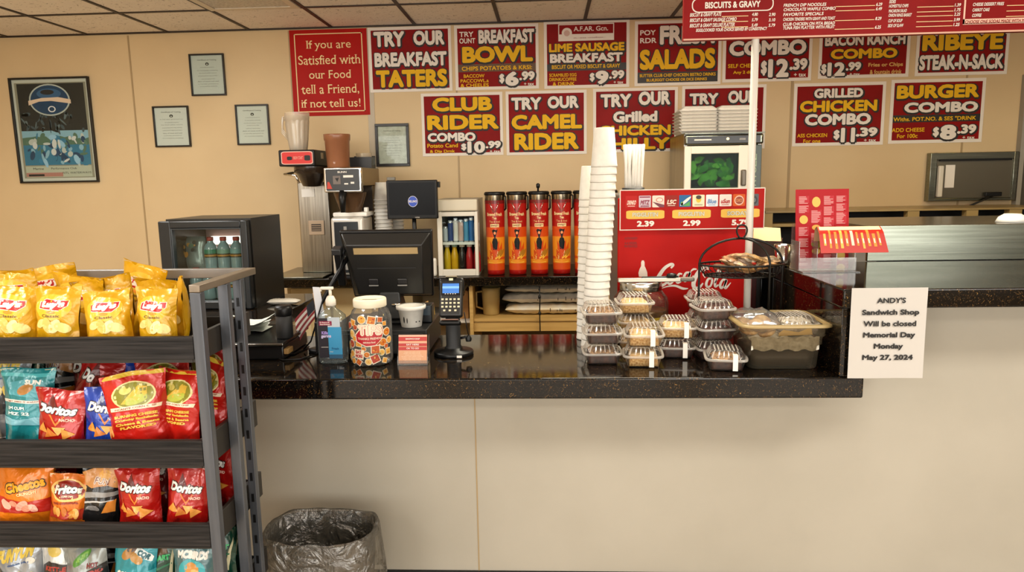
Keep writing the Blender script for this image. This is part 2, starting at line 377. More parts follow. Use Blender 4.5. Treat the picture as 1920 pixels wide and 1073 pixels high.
wbox(MB(), fr, xu + .0125, .3995, 5.281, 5.29, .1, .84, mat('#6d5a38', .7)).build('back_panel', fr)
wbox(MB(), fr, -.93, xu - .0125, 4.75, 5.28, .575, .59, mat('#cfc8ba', .5)).build('shelf', fr)

# ------------------------------------------------------------------ kitchen counter at the right of the back wall
kc = thing('kitchen_counter', 'tan topped kitchen counter with open dark bays below the steel hatch', 'counter', (2.4, 5.0, 0))
ky = atY(1700, 386, WY).z
wbox(MB(), kc, 1.46, dx - .02, 4.84, 5.3, ky - .012, ky, noisy('worn_top', '#8f7a50', '#a58e60', (4, 4, 4), .3)).build('worktop', kc)
for px, w in ((1440, .06), (1712, .075), (1822, .075), (1903, .08)):
    x = min(atY(px, 405, 4.85).x, dx - .08); wbox(MB(), kc, x - w / 2, x + w / 2, 4.845, 4.9, 0, ky - .0125, mat('#9d8656', .5)).build('upright', kc)
wbox(MB(), kc, 1.46, dx - .02, 5.1, 5.29, .1, ky - .0125, BLACKM).build('back_panel', kc)
wbox(MB(), kc, 1.46, dx - .02, 4.901, 5.09, 1.19, 1.21, mat('#9b8455', .5)).build('shelf', kc)

# ================================================================== wall signs and frames
def wall_rect(x0, y0, x1, y1, Y=WY):
    a, b, c, d = atY(x0, y0, Y), atY(x1, y0, Y), atY(x1, y1, Y), atY(x0, y1, Y)
    return (a.x + d.x) / 2, (b.x + c.x) / 2, (c.z + d.z) / 2, (a.z + b.z) / 2
ST = {'y': YEL, 'w': OFFW, 'p': PALEY, 'k': INK, 'o': mat('#d9a85a', .5), 'r': RED}
def lettering(mb, fr, items, base=.003, shadow=True):
    for it in items:
        t, x0, x1, yt, yb, c = it[:6]; big = (yb - yt) > .085 and c in 'yw' and shadow
        if big:
            dx_, dy_ = .009, .016
            mb.text(fr, t, x0 - .012, x1 + .012 + dx_, 1 - yb - .012 - dy_, 1 - yt + .008, base, INK, .11)
            mb.text(fr, t, x0, x1, 1 - yb, 1 - yt, base + .0012, ST[c], .055)
        else: mb.text(fr, t, x0, x1, 1 - yb, 1 - yt, base + .0012, ST[c], .03)
def sign(px, label, items, bands=(), red=SIGNRED, border=.035, extra=None, cat='sign', name='menu_sign', group=None):
    x0, x1, z0, z1 = wall_rect(*px); w, h = x1 - x0, z1 - z0
    o = thing(name, label, cat, ((x0 + x1) / 2, WY - .0005, z0), group=group)
    mb = MB(); mb.box(-w / 2, w / 2, -.004, -.0006, 0, h, OFFW if border else red)
    fr = Frame((-w / 2, -.004, 0), w=w, h=h); b = border
    mb.rect(fr, b, 1 - b, b * w / h, 1 - b * w / h, .0008, red)
    for yt, yb, m in bands: mb.rect(fr, b, 1 - b, 1 - yb, 1 - yt, .0016, m)
    if extra: extra(mb, fr)
    lettering(mb, fr, items); mb.build('printed_board', o); return o
def PR(big, cents, x0, x1, yt, yb):
    w = x1 - x0; a, c = {1: (.24, .58), 2: (.16, .60)}[len(big)]
    if big == '11': a, c = .22, .52
    return [('$', x0 + w * (a - .155), x0 + w * (a - .03), yt + .03, yb - .04, 'w'), (big, x0 + w * a, x0 + w * c, yt, yb, 'w'), ('.' + cents, x0 + w * (c + .02), x1, yt, yt + (yb - yt) * .62, 'w'), ('+ tax', x0 + w * .72, x1 - .01, yb - (yb - yt) * .2, yb, 'w')]
BAND = mat('#14100c', .5)
sign((692, 50, 847, 172), 'red menu sign reading TRY OUR BREAKFAST TATERS', [('TRY', .07, .44, .07, .30, 'w'), ('OUR', .55, .92, .07, .29, 'w'), ('BREAKFAST', .07, .94, .39, .61, 'w'), ('TATERS', .08, .94, .66, .93, 'y')])
sign((853, 46, 1010, 168), 'red menu sign for the breakfast BOWL at $6.99', [('TRY', .06, .23, .10, .18, 'w'), ('OUNT', .06, .25, .20, .28, 'w'), ('BREAKFAST', .29, .95, .08, .29, 'w'), ('BOWL', .09, .93, .33, .58, 'y'), ('CHIPS POTATOES & KRSI:', .08, .92, .635, .70, 'y'), ('BACCOW', .10, .35, .755, .81, 'y'), ('PACCOWL.a', .06, .40, .83, .885, 'y'), ('& CHEELES', .06, .40, .90, .955, 'y')] + PR('6', '99', .49, .95, .73, .95), [(.60, .72, BROWNBAND)])
def logo_box(mb, fr):
    mb.rect(fr, .17, .82, .70, .95, .002, OFFW); mb.rect(fr, .18, .81, .80, .935, .0026, SIGNRED)
    mb.poly(fr, ellipse(.27, .82, .06, .075), .0032, OFFW); mb.poly(fr, ellipse(.27, .815, .035, .045), .0036, mat('#c9a79a', .5))
    mb.text(fr, 'A.F.AR. Gcn.', .35, .75, .84, .91, .0034, OFFW, .02); mb.text(fr, 'm---ooo -rrnollnoo--', .35, .72, .735, .755, .0034, SIGNRED)
sign((1020, 38, 1180, 165), 'red menu sign for LIME SAUSAGE BREAKFAST at $9.99 with a white logo box', [('LIME SAUSAGE', .06, .94, .335, .46, 'y'), ('BREAKFAST', .07, .92, .485, .62, 'w'), ('BISCUIT OR MIXED BISCUIT & GRAVY', .09, .89, .65, .71, 'y'), ('SCRAMBLED EGG', .06, .38, .775, .825, 'y'), ('DRINK/COFFEE', .06, .38, .84, .89, 'y'), ('& DRINK', .10, .36, .905, .96, 'y')] + PR('9', '99', .50, .94, .75, .95), [(.635, .74, BAND)], extra=logo_box)
sign((1190, 38, 1352, 160), 'red menu sign reading SALADS with a black band of small print', [('POY', .06, .24, .14, .22, 'w'), ('RDR', .06, .25, .26, .34, 'w'), ('FRESH', .29, .92, .08, .37, 'w'), ('SALADS', .06, .93, .44, .75, 'y'), ('BUTTER CLUB CHEF CHICKEN BISTRO DRINKS', .06, .94, .815, .865, 'y'), ('BLUE,EGGIT CHOOSE OR DICE DRINKS', .14, .84, .89, .94, 'y')], [(.79, .955, BAND)])
sign((1355, 60, 1522, 153), 'red COMBO menu sign priced $12.39 behind the white pole', [('BREAKFAST', .1, .8, .03, .09, 'w'), ('COMBO', .07, .93, .17, .47, 'w'), ('SELF CHEEC', .06, .38, .63, .71, 'y'), ('Any 2 dip', .12, .34, .77, .85, 'y')] + PR('12', '39', .43, .95, .55, .92))
sign((1535, 60, 1705, 146), 'red BACON RANCH COMBO menu sign priced $12.99', [('BACON RANCH', .06, .94, .06, .29, 'w'), ('COMBO', .13, .86, .36, .58, 'y'), ('Fries or Chips', .55, .93, .68, .79, 'o'), ('& fountain drink', .57, .92, .83, .93, 'o')] + PR('12', '99', .03, .47, .65, .95))
sign((1717, 60, 1890, 141), 'red RIBEYE STEAK-N-SACK menu sign at the end of the upper row', [('RIBEYE', .06, .93, .03, .42, 'y'), ('STEAK-N-SACK', .04, .95, .52, .87, 'w')])
sign((791, 174, 943, 292), 'red CLUB RIDER COMBO menu sign priced $10.99', [('CLUB', .14, .87, .07, .29, 'y'), ('RIDER', .07, .95, .35, .58, 'y'), ('COMBO', .07, .66, .63, .77, 'w'), ('Potato Cand', .06, .44, .80, .865, 'y'), ('& Dip Drnk', .09, .40, .90, .96, 'y')] + PR('10', '99', .48, .97, .775, .96))
sign((949, 170, 1100, 290), 'red menu sign reading TRY OUR CAMEL RIDER', [('TRY', .07, .44, .10, .29, 'w'), ('OUR', .52, .90, .09, .28, 'w'), ('CAMEL', .07, .94, .37, .60, 'y'), ('RIDER', .10, .90, .66, .92, 'y')])
sign((1112, 165, 1270, 285), 'red menu sign reading TRY OUR Grilled CHICKEN PHILLY behind the cups', [('TRY', .09, .45, .09, .29, 'w'), ('OUR', .54, .91, .06, .27, 'w'), ('Grilled', .24, .76, .36, .53, 'w'), ('CHICKEN', .07, .92, .58, .74, 'y'), ('PHILLY', .07, .91, .78, .96, 'y')])
sign((1278, 160, 1435, 280), 'red TRY OUR menu sign half hidden by the foam box stacks', [('TRY', .09, .43, .12, .29, 'w'), ('OUR', .55, .88, .09, .28, 'w'), ('TURKEY', .10, .88, .39, .62, 'y'), ('CLUB', .2, .8, .68, .9, 'y')])
sign((1487, 155, 1658, 273), 'red GRILLED CHICKEN COMBO menu sign priced $11.39', [('GRILLED', .22, .75, .09, .24, 'w'), ('CHICKEN', .07, .91, .28, .46, 'y'), ('COMBO', .13, .85, .49, .67, 'w'), ('ASS CHICKEN', .05, .38, .80, .86, 'y'), ('For one', .12, .31, .89, .95, 'y')] + PR('11', '39', .42, .93, .72, .95))
sign((1668, 148, 1844, 268), 'red BURGER COMBO menu sign priced $8.39', [('BURGER', .06, .93, .09, .30, 'y'), ('COMBO', .15, .93, .36, .52, 'w'), ('Withs. POT.NO. & SES "DRINK', .04, .92, .585, .65, 'y'), ('ADD CHEESE', .03, .38, .755, .82, 'y'), ('For 100c', .09, .31, .85, .915, 'y')] + PR('8', '39', .43, .93, .72, .95), [(.555, .67, BAND)])

def serif(mb, fr, t, x0, x1, y0, y1, off_, m):
    """old-style lettering: the plain outline with slab feet added on every flat stem end"""
    V, F, a = text2d(t, 0., 4); e = {}
    for f in F:
        for i in range(len(f)):
            k = tuple(sorted((f[i], f[(i + 1) % len(f)]))); e[k] = e.get(k, 0) + 1
    P = lambda u, v: (x0 + (x1 - x0) * u, y0 + (y1 - y0) * v)
    mb.add([fr(*P(u, v), off_) for u, v, _ in V], F, m)
    for (i, j), n in e.items():
        (ua, va, _), (ub, vb, _) = V[i], V[j]; wd = abs(ua - ub) * (x1 - x0) * fr.w
        if n == 1 and abs(va - vb) < .004 and .002 < wd < .012:
            u0, u1 = sorted((ua, ub)); p0, p1 = P(u0, va), P(u1, va); ex = .0042 / fr.w; th = .0030 / fr.h
            up = 1 if any(V[q][1] > va + .02 for f in F if i in f for q in f) else -1
            mb.rect(fr, p0[0] - ex, p1[0] + ex, min(p0[1], p0[1] + up * th), max(p0[1], p0[1] + up * th), off_ + .0002, m)
def friend(mb, fr):
    for a, b in (((.06, .94, .045, .055), 0), ((.06, .94, .945, .955), 0), ((.06, .072, .045, .955), 0), ((.928, .94, .045, .955), 0)): mb.rect(fr, *a, .002, PALEY)
    for t, x0, x1, yt, yb in (('If you are', .22, .79, .125, .245), ('Satisfied with', .10, .90, .295, .40), ('our Food', .23, .77, .47, .565), ('tell a Friend,', .12, .87, .635, .755), ('if not tell us!', .11, .88, .805, .90)):
        serif(mb, fr, t, x0, x1, 1 - yb, 1 - yt, .003, PALEY)
sign((547, 55, 691, 217), 'bright red sign reading If you are Satisfied with our Food tell a Friend', [], red=SIGNRED2, border=0., extra=friend, name='wall_sign')

FRB = mat('#17130f', .35, name='black_frame')
def framed(px, label, name, art, fw=.012, cat='framed certificate', dep=.018, bg_=PAPER, group=None):
    x0, x1, z0, z1 = wall_rect(*px); w, h = x1 - x0, z1 - z0
    o = thing(name, label, cat, ((x0 + x1) / 2, WY - .0005, z0), group=group); f = MB()
    for q in ((-w / 2, w / 2, 0, fw), (-w / 2, w / 2, h - fw, h), (-w / 2, -w / 2 + fw, fw, h - fw), (w / 2 - fw, w / 2, fw, h - fw)): f.box(q[0], q[1], -dep, -.0006, q[2], q[3], FRB, .002)
    f.build('frame', o); p = MB(); p.box(-w / 2 + fw, w / 2 - fw, -.006, -.001, fw, h - fw, bg_)
    art(p, Frame((-w / 2 + fw, -.006, fw), w=w - 2 * fw, h=h - 2 * fw)); p.build('print', o)
    MB().box(-w / 2 + fw, w / 2 - fw, -.0115, -.0105, fw, h - fw, GLASS).build('glass', o); return o
def cert(seed, seal=True):
    rng = random.Random(seed)
    def f(mb, fr):
        k = mat('#6a655c', .7)
        if seal: mb.poly(fr, ellipse(.5, .78, .055, .04), .0008, mat('#2b2622', .6)); mb.poly(fr, ellipse(.5, .772, .02, .02), .0012, PAPER)
        words = ['Certificate of Training', 'is hereby granted to', 'for successfully completing', 'the food safety course', 'presented this day of May', 'authorized signature here', 'date of issue and seal']
        mb.text(fr, words[0], .2, .8, .86, .90, .0008, k, .01)
        y = .68
        for i in range(8):
            hw = rng.uniform(.2, .36); mb.text(fr, words[1 + i % 6], .5 - hw, .5 + hw, y, y + .025, .0008, k); y -= rng.uniform(.06, .085)
    return f
framed((358, 101, 423, 180), 'black framed certificate hung highest above the two other certificates', 'framed_certificate', cert(1), bg_=mat('#e0e2de', .6))
framed((290, 199, 357, 276), 'black framed certificate nearest the panel seam, left of the pair', 'framed_certificate', cert(2), bg_=mat('#ecebe7', .6))
framed((444, 196, 506, 272), 'black framed certificate between the highest one and the tea brewer', 'framed_certificate', cert(3), bg_=mat('#ecebe6', .6))
framed((705, 232, 768, 312), 'thick black framed wrinkled certificate beside the red friend sign', 'framed_certificate', cert(4, False), fw=.02, bg_=noisy('wrinkled_paper', '#c9c6b8', '#dedbd0', (30, 30, 30), .4, bump=.8, dist=.004))
def poster(mb, fr):
    rng = random.Random(5); dk = mat('#26282c', .4); nb = mat('#23486e', .4); sky = mat('#9cc8e2', .4); sea = mat('#3a84ad', .4); wh = mat('#d6d9d6', .4); gr = mat('#5f7f6d', .4); pk = mat('#c98a80', .5); sn = mat('#d3bfa4', .4)
    mb.rect(fr, .03, .97, .03, .97, .0005, mat('#a7a08f', .4)); mb.rect(fr, .06, .94, .48, .96, .0009, dk)
    mb.rect(fr, .06, .94, .16, .50, .0013, sky)
    mb.poly(fr, [(.06, .44)] + [(.06 + .88 * i / 14, .40 + .05 * rng.random()) for i in range(15)] + [(.94, .30), (.06, .30)], .0016, gr)
    mb.rect(fr, .06, .94, .16, .36, .0018, sea)
    for i in range(70): mb.poly(fr, ellipse(rng.uniform(.1, .9), rng.uniform(.18, .46), rng.uniform(.015, .06), rng.uniform(.01, .035), 9, rng.uniform(0, 3)), .002 + i * .00005, rng.choice([wh, sea, nb, sky, wh, gr]))
    for i in range(34): mb.poly(fr, ellipse(rng.uniform(.1, .9), rng.uniform(.5, .68), rng.uniform(.02, .08), rng.uniform(.008, .02), 9, rng.uniform(0, 3)), .002, rng.choice([mat('#4b5b66', .4), mat('#6b7b84', .4), dk]))
    mb.poly(fr, ellipse(.48, .80, .27, .155, 32), .004, wh); mb.poly(fr, ellipse(.48, .80, .25, .142, 32), .0045, nb)
    mb.poly(fr, ellipse(.48, .86, .16, .05, 24), .005, mat('#39658f', .4)); mb.poly(fr, ellipse(.46, .875, .09, .025, 20), .0053, dk)
    mb.poly(fr, [(.20, .75), (.34, .785), (.5, .79), (.76, .76), (.76, .80), (.6, .825), (.38, .82), (.2, .795)], .0057, sn)
    mb.ring(fr, ellipse(.5, .71, .05, .03), ellipse(.5, .71, .035, .021), .0057, wh)
    mb.rect(fr, .06, .94, .04, .15, .0022, mat('#cfd0bf', .4)); mb.rect(fr, .06, .55, .045, .085, .0026, pk); mb.rect(fr, .09, .3, .05, .07, .003, dk)
    mb.text(fr, 'Marine', .16, .30, .115, .135, .003, dk, .01); mb.text(fr, 'Performance Club', .40, .74, .115, .135, .003, dk); mb.text(fr, 'NTL WATERWAYS', .55, .93, .07, .09, .003, dk)
framed((30, 145, 178, 343), 'large black framed blue aquatic poster with a round emblem', 'framed_poster', poster, fw=.014, cat='poster', dep=.025)

# ------------------------------------------------------------------ menu board hanging from the ceiling, and its pole
MY = 2.72; _a, _b = atY(1280, 80, MY), atY(1900, 58, MY); BXA, BZA = _a.x, (_a.z + _b.z) / 2; KX = 620 / (_b.x - _a.x); KZ = 80 / (atY(1280, 0, MY).z - _a.z)
mbd = thing('hanging_menu_board', 'long red menu board hanging from the ceiling with white price lines', 'menu board', (1.7, MY, BZA))
W_ = 2.5; H_ = .64
b = MB(); b.box(BXA - 1.7, BXA - 1.7 + W_, -.012, .012, 0, H_, SIGNRED); fr = Frame((BXA - 1.7, -.012, 0))
b.rect(fr, 0, W_, 0, .006, .0008, mat('#cf9f86', .5))
pxx = lambda x: (x - 1280) / KX; pz = lambda x, y: (80 - (x - 1280) * .0359 - y) / KZ
def mline(t, x0, x1, y, hh=9, m=OFFW, bold=.03): b.text(fr, t, pxx(x0), pxx(x1), pz(x0, y + hh / 2), pz(x0, y - hh / 2), .0014, m, bold, shear=.18)
o_ = rrect(pxx(1295), pxx(1449), pz(1295, 28), pz(1295, 1), .022, 6); cx_ = [((x - pxx(1372)) * .975 + pxx(1372), (y - pz(1295, 14.5)) * .87 + pz(1295, 14.5)) for x, y in o_]
b.ring(fr, o_, cx_, .001, OFFW); b.text(fr, 'BISCUITS & GRAVY', pxx(1320), pxx(1424), pz(1320, 20), pz(1320, 8), .0014, OFFW, .035)
for t, x0, x1, y in (('BISCUIT & GRAVY PLATE', 1292, 1351, 32), ('BISCUIT & GRAVY SAUSAGE COMBO', 1292, 1380, 42), ('BISCUIT & GRAVY DELUXE PLATTER', 1292, 1377, 52), ('EGGS,COOKED YOUR CHOICE SERVED BY CONSISTENCY', 1304, 1438, 61)): mline(t, x0, x1, y, 7)
for y, p1, p2 in ((30, '4.80', '2.90'), (40, '5.79', '3.10'), (50, '5.49', '5.79')):
    mline(p1, 1409, 1420, y, 6); mline(p2, 1441, 1453, y, 6); b.rect(fr, pxx(1352), pxx(1402), pz(1352, y + 4) - .002, pz(1352, y + 4), .0014, PALEY)
for x0, xe, xp, rows in ((1468, 1565, 1640, [('FRENCH DIP NOODLES', 10, '6.29'), ('CHOCOLATE WAFFLE COMBO', 18, '6.49'), ('FAVORITE SPECIALS', 27, ''), ('CHICKEN TENDERS WITH GRAVY AND TOAST', 36, '8.29'), ('CLUB CHICKEN ON PITA BREAD', 45, ''), ('TUNA FISH PLATTER WITH FRUIT', 52, '6.25')]), (1664, 1716, 1785, [('SIDES', 2, ''), ('HOMESTYLE CHIPS', 10, '1.39'), ('MACARONI SALAD', 19, '1.75'), ('ONION RINGS BASKET', 27, '2.25'), ('CUP OF SOUP', 37, '3.99'), ('SIDE OF SLAW', 46, '1.25')]), (1818, 1880, 1925, [('CHEESE DESSERT FRIES', 6, '2.29'), ('CARROT CAKE', 16, '2.79'), ('COFFEE', 26, '1.49')])):
    for t, y, p in rows:
        mline(t, x0, x0 + (xe - x0) * min(1, len(t) / 22.), y + 3, 6)
        if p: mline(p, xp, xp + 11, y, 6); b.rect(fr, pxx(xe), pxx(xp - 2), pz(xe, y + 4) - .002, pz(xe, y + 4), .0014, PALEY)
xx0 = pxx(1802)
for q in ((xx0, xx0 + .006, pz(1802, 45), H_), (xx0, W_, pz(1802, 46), pz(1802, 45) + .002), (xx0, W_, pz(1802, 36), pz(1802, 45))): b.rect(fr, *q, .001, mat('#e3b79f', .5))
mline('CHOOSE ONE SODAS MADE WITH MILK', 1806, 1924, 41, 6, SIGNRED)
b.build('printed_board', mbd)
for x in (-1.0, .0, 1.0): MB().tube([(x, 0, H_), (x, 0, CEIL - BZA - .001)], .004, STEELV, 6).build('hanger', mbd)
pole = MB(); pm = mat('#d6d2c8', .3, coat=.3, name='white_pole'); pole.cyl((0, 0, 0), .0135, BZA - .911, pm, 20); pole.cyl((0, 0, 0), .03, .008, pm, 24, .002)
tag(pole.build('pole', loc=((atY(1417, 80, MY).x + atY(1400, 570, MY).x) / 2, MY, .9105)), 'tall white round pole rising from the counter to the hanging menu board', 'pole')

# ================================================================== things on the back counter (top at .9052)
BZ = .9055
def shell_box(mb, x0, x1, y0, y1, z0, z1, t, m, mi=None):
    """box open towards the viewer (-y) with wall thickness t"""
    mi = mi or m
    mb.box(x0, x0 + t, y0, y1, z0, z1, m); mb.box(x1 - t, x1, y0, y1, z0, z1, m)
    mb.box(x0 + t, x1 - t, y0, y1, z1 - t, z1, m); mb.box(x0 + t, x1 - t, y0, y1, z0, z0 + t, m); mb.box(x0 + t, x1 - t, y1 - t, y1, z0 + t, z1 - t, mi)
def door_frame(mb, x0, x1, y0, y1, z0, z1, wl, wr, wt, wb, m, bev=.004):
    mb.box(x0, x0 + wl, y0, y1, z0, z1, m, bev); mb.box(x1 - wr, x1, y0, y1, z0, z1, m, bev)
    mb.box(x0 + wl * .9, x1 - wr * .9, y0 + .0005, y1, z1 - wt, z1 - .0005, m, bev); mb.box(x0 + wl * .9, x1 - wr * .9, y0 + .0005, y1, z0 + .0005, z0 + wb, m, bev)

# --- tall tea brewer with the red control panel
x0, x1 = atY(562, 420, 4.88).x, atY(619, 420, 4.88).x; xc = (x0 + x1) / 2
tb = thing('tea_brewer', 'tall stainless tea brewer with a black head and a red control panel', 'tea brewer', (xc, 4.9, BZ))
w = (x1 - x0) / 2; zt = 1.545 - BZ
MB().box(-w, w, -.02, .34, .012, zt, STEELV, .006).build('column', tb)
MB().box(-w - .14, w, -.25, -.03, 0, .012, STEEL, .004).box(-w, w, -.029, .34, 0, .0115, STEEL).build('base_plate', tb)
hx0, hx1 = atY(522, 296, 4.64).x - xc, atY(590, 296, 4.64).x - xc; hz0, hz1 = atY(555, 312, 4.64).z - BZ, atY(555, 281, 4.64).z - BZ
hd = MB().box(hx0, hx1, -.26, .30, hz0, hz1, BLACK, .008).build('head', tb)
mbx = MB(); f2 = Frame((hx0, -.2605, hz0), w=hx1 - hx0, h=hz1 - hz0)
mbx.poly(f2, rrect(.08, .95, .12, .9, .1, 5), .0012, mat('#f0b7a4', .4)); mbx.poly(f2, [(x, y) for x, y in rrect(.10, .93, .16, .86, .09, 5)], .002, mat('#c41a12', .35))
mbx.poly(f2, rrect(.24, .38, .38, .60, .05, 4), .003, BLACK); mbx.poly(f2, rrect(.72, .88, .34, .66, .05, 4), .003, BLACK); mbx.text(f2, 'BREW START', .42, .68, .42, .6, .003, mat('#e8a08c', .5))
mbx.build('control_panel', tb)
fu = MB(); cx = hx0 + .17; fu.lathe([(.03, hz0 - .135), (.06, hz0 - .13), (.095, hz0 - .05), (.112, hz0 - .04), (.112, hz0 - .0015)], mat('#2a2018', .25, coat=.3), 28, (cx, -.13, 0), cap0=True, cap1=True)
fu.build('brew_basket', tb)
hn = MB(); hn.tube([(cx - .125, -.13, hz0 - .04), (cx - .14, -.25, hz0 - .05), (cx - .06, -.27, hz0 - .06), (cx - .04, -.27, hz0 - .11)], .008, CHROME, 8); hn.build('basket_handle', tb)
MB().box(-w + .028, -w + .118, -.024, -.0205, .455 + .085, .455 + .145 - .005, PAPER).build('paper_label', tb)
vt = MB(); vz = atY(594, 427, 4.88).z - BZ; vx = atY(594, 427, 4.88).x - xc
vt.box(vx - .055, vx + .055, -.03, -.0205, vz - .05, vz + .05, mat('#b39d84', .4), .003)
vt.box(vx - .034, vx + .034, -.032, -.0302, vz - .024, vz + .026, mat('#3a322a', .5))
for k in range(3): vt.box(vx - .032, vx + .032, -.0335, -.0321, vz - .019 + k * .015, vz - .012 + k * .015, mat('#8f7d69', .5))
vt.build('gauge_plate', tb)
MB().box(hx1 - .0015 + .002, hx1 + .0025, -.13, -.08, hz0 + .05, hz0 + .09, CREAM).build('side_label', tb)

# --- clear pitchers stacked on the tea brewer
def pitcher_mesh(m):
    b = MB(); n = 24; prof = [(.05, 0), (.052, .004), (.056, .05), (.062, .12), (.066, .17), (.0665, .195), (.071, .2), (.071, .225)]
    V = []
    for r, z in prof:
        for i in range(48):
            a = 2 * pi * i / 48; rr = 1.12 * r * (1 + (.03 * (1 if (i // 2) % 2 else -1) if .04 < z < .19 else 0)); V.append((rr * cos(a), rr * sin(a), z))
    b.add(V, [(j * 48 + i, j * 48 + (i + 1) % 48, (j + 1) * 48 + (i + 1) % 48, (j + 1) * 48 + i) for j in range(len(prof) - 1) for i in range(48)] + [tuple(range(48))[::-1]], m, True)
    return b
CLRPL = clear('cloudy_pitcher_plastic', '#f6efe2', .10, .25, .34, '#f2e8d6')
p = thing('pitcher', 'outer clear fluted plastic pitcher on top of the tea brewer', 'pitcher', (atY(558, 280, 4.78).x, 4.80, BZ + hz1 + .0005))
pitcher_mesh(CLRPL).build('body', p); MB().tube([(-.074, 0, .205), (-.10, 0, .2), (-.105, 0, .12), (-.066, 0, .07)], .006, CLRPL, 8).build('handle', p)
for k in range(2): dup(p, (p.location.x + .002 * (k + 1), 4.80, p.location.z + .012 * (k + 1)), label=['clear plastic pitcher nested second in the stack on the tea brewer', 'clear plastic pitcher nested innermost in the stack on the tea brewer'][k])

# --- coffee brewer with the black front panel
c0, c1 = atY(609, 335, 4.60).x, atY(676, 335, 4.60).x; xc = (c0 + c1) / 2; w = (c1 - c0) / 2
cb = thing('coffee_brewer', 'black fronted coffee brewer with a silver edged control panel beside the tea brewer', 'coffee brewer', (xc, 4.62, BZ))
z0, z1 = atY(640, 361, 4.60).z - BZ, atY(640, 314, 4.60).z - BZ
MB().box(-w, w, .012, .5, z0 + .04, z1 - .002, mat('#8a7654', .35, .4), .005).build('head', cb)
MB().box(-w + .01, w - .01, .32, .5, .02, z0 + .039, mat('#3b3128', .4), .004).build('tower', cb)
MB().box(-w - .01, w + .01, -.03, .5, 0, .0195, BLACK, .004).build('base', cb)
pn = MB(); pn.box(-w - .008, w + .008, -.02, .011, z0, z1, CHROME, .008); f2 = Frame((-w, -.0205, z0 + .006), w=2 * w, h=z1 - z0 - .012)
pn.poly(f2, rrect(.03, .97, .03, .97, .05, 4), .001, mat('#1d1c1c', .3)); pn.text(f2, 'BUNN', .37, .62, .80, .88, .002, OFFW, .03)
pn.rect(f2, .23, .44, .32, .68, .002, mat('#6d625a', .5)); pn.poly(f2, [(.29, .58), (.35, .42), (.40, .60)], .003, BLACK); pn.rect(f2, .52, .80, .60, .70, .002, OFFW); pn.rect(f2, .54, .65, .30, .36, .002, OFFW); pn.rect(f2, .72, .82, .33, .41, .002, OFFW)
pn.poly(f2, [(.05, .12), (.20, .12), (.12, .42), (.07, .42)], .002, mat('#b8321c', .4)); pn.build('control_panel', cb)
fn = MB(); fn.lathe([(.055, z0 - .17), (.06, z0 - .16), (.105, z0 - .02), (.108, z0 - .003)], mat('#5f4733', .12, .35), 28, (.005, .12, 0), cap0=True, cap1=True); fn.build('brew_funnel', cb)
fn = MB(); fn.tube([(-.01, -.0, z0 + .005), (-.01, -.02, z0 - .05), (-.008, -.02, z0 - .13)], [.026, .024, .016], BLACK, 12); fn.build('funnel_handle', cb)
sv = thing('coffee_server', 'steel coffee server with a black front and white top under the coffee brewer', 'coffee server', (xc + .0, 4.73, BZ + .02))
zs = atY(660, 408, 4.6).z - BZ - .02
sb = MB(); sb.box(-.11, .11, -.09, .17, 0, zs, mat('#d9d5cc', .3, .3), .02, 3).build('body', sv)
MB().box(-.085, .075, -.096, -.0905, .02, zs - .03, mat('#23272b', .3), .003).build('front_panel', sv)
MB().box(-.02, .0, -.101, -.0965, .04, zs - .06, GREYP).build('sight_gauge', sv)
MB().box(-.10, .13, -.06, .15, zs + .0005, zs + .03, WHITE, .008).box(.10, .125, -.02, .02, zs + .03, zs + .06, WHITE, .004).build('lid', sv)
# brown tub and small dark box on the coffee brewer
tz = BZ + z1 - .0015
t = thing('plastic_tub', 'tall brown plastic tub standing on the coffee brewer', 'tub', (atY(634, 300, 4.74).x, 4.74, tz))
r_ = (atY(657, 300, 4.74).x - atY(611, 300, 4.74).x) / 2; h_ = (atY(634, 252, 4.74).z - tz)
MB().lathe([(.001, .002), (r_ * .84, 0), (r_ * .88, .006), (r_ * .98, h_ * .8), (r_ * 1.04, h_ * .83), (r_ * 1.06, h_ * .96), (r_ * 1.05, h_), (r_ * 1.0, h_), (r_ * .96, h_ * .8), (r_ * .84, .008), (.001, .008)], noisy('brown_tub_plastic', '#8d5a3c', '#996342', (6, 6, 6), .35, coat=.2), 36).build('tub', t)
t = thing('filter_box', 'small open dark box holding brewing filters behind the brown tub', 'box', (atY(680, 300, 4.98).x, 4.98, tz))
b = MB(); b.box(-.075, .075, -.06, .06, 0, .003, DGREY); b.box(-.075, .075, -.06, -.057, .003, .075, DGREY); b.box(-.075, .075, .057, .06, .003, .085, DGREY); b.box(-.075, -.072, -.057, .057, .003, .075, DGREY); b.box(.072, .075, -.057, .057, .003, .075, DGREY); b.build('box', t)
b = MB(); rr = random.Random(3)
b.lathe([(.03, .003), (.05, .06), (.056, .10)], clear('thin_filter', '#efe6d5', .1, .3, .35, '#e9dfca'), 24, (0, 0, .003)); tag(b.build('coffee_filter', loc=(t.location.x + .01, 4.98, tz)), 'white paper coffee filter standing in the small dark box', 'coffee filter')

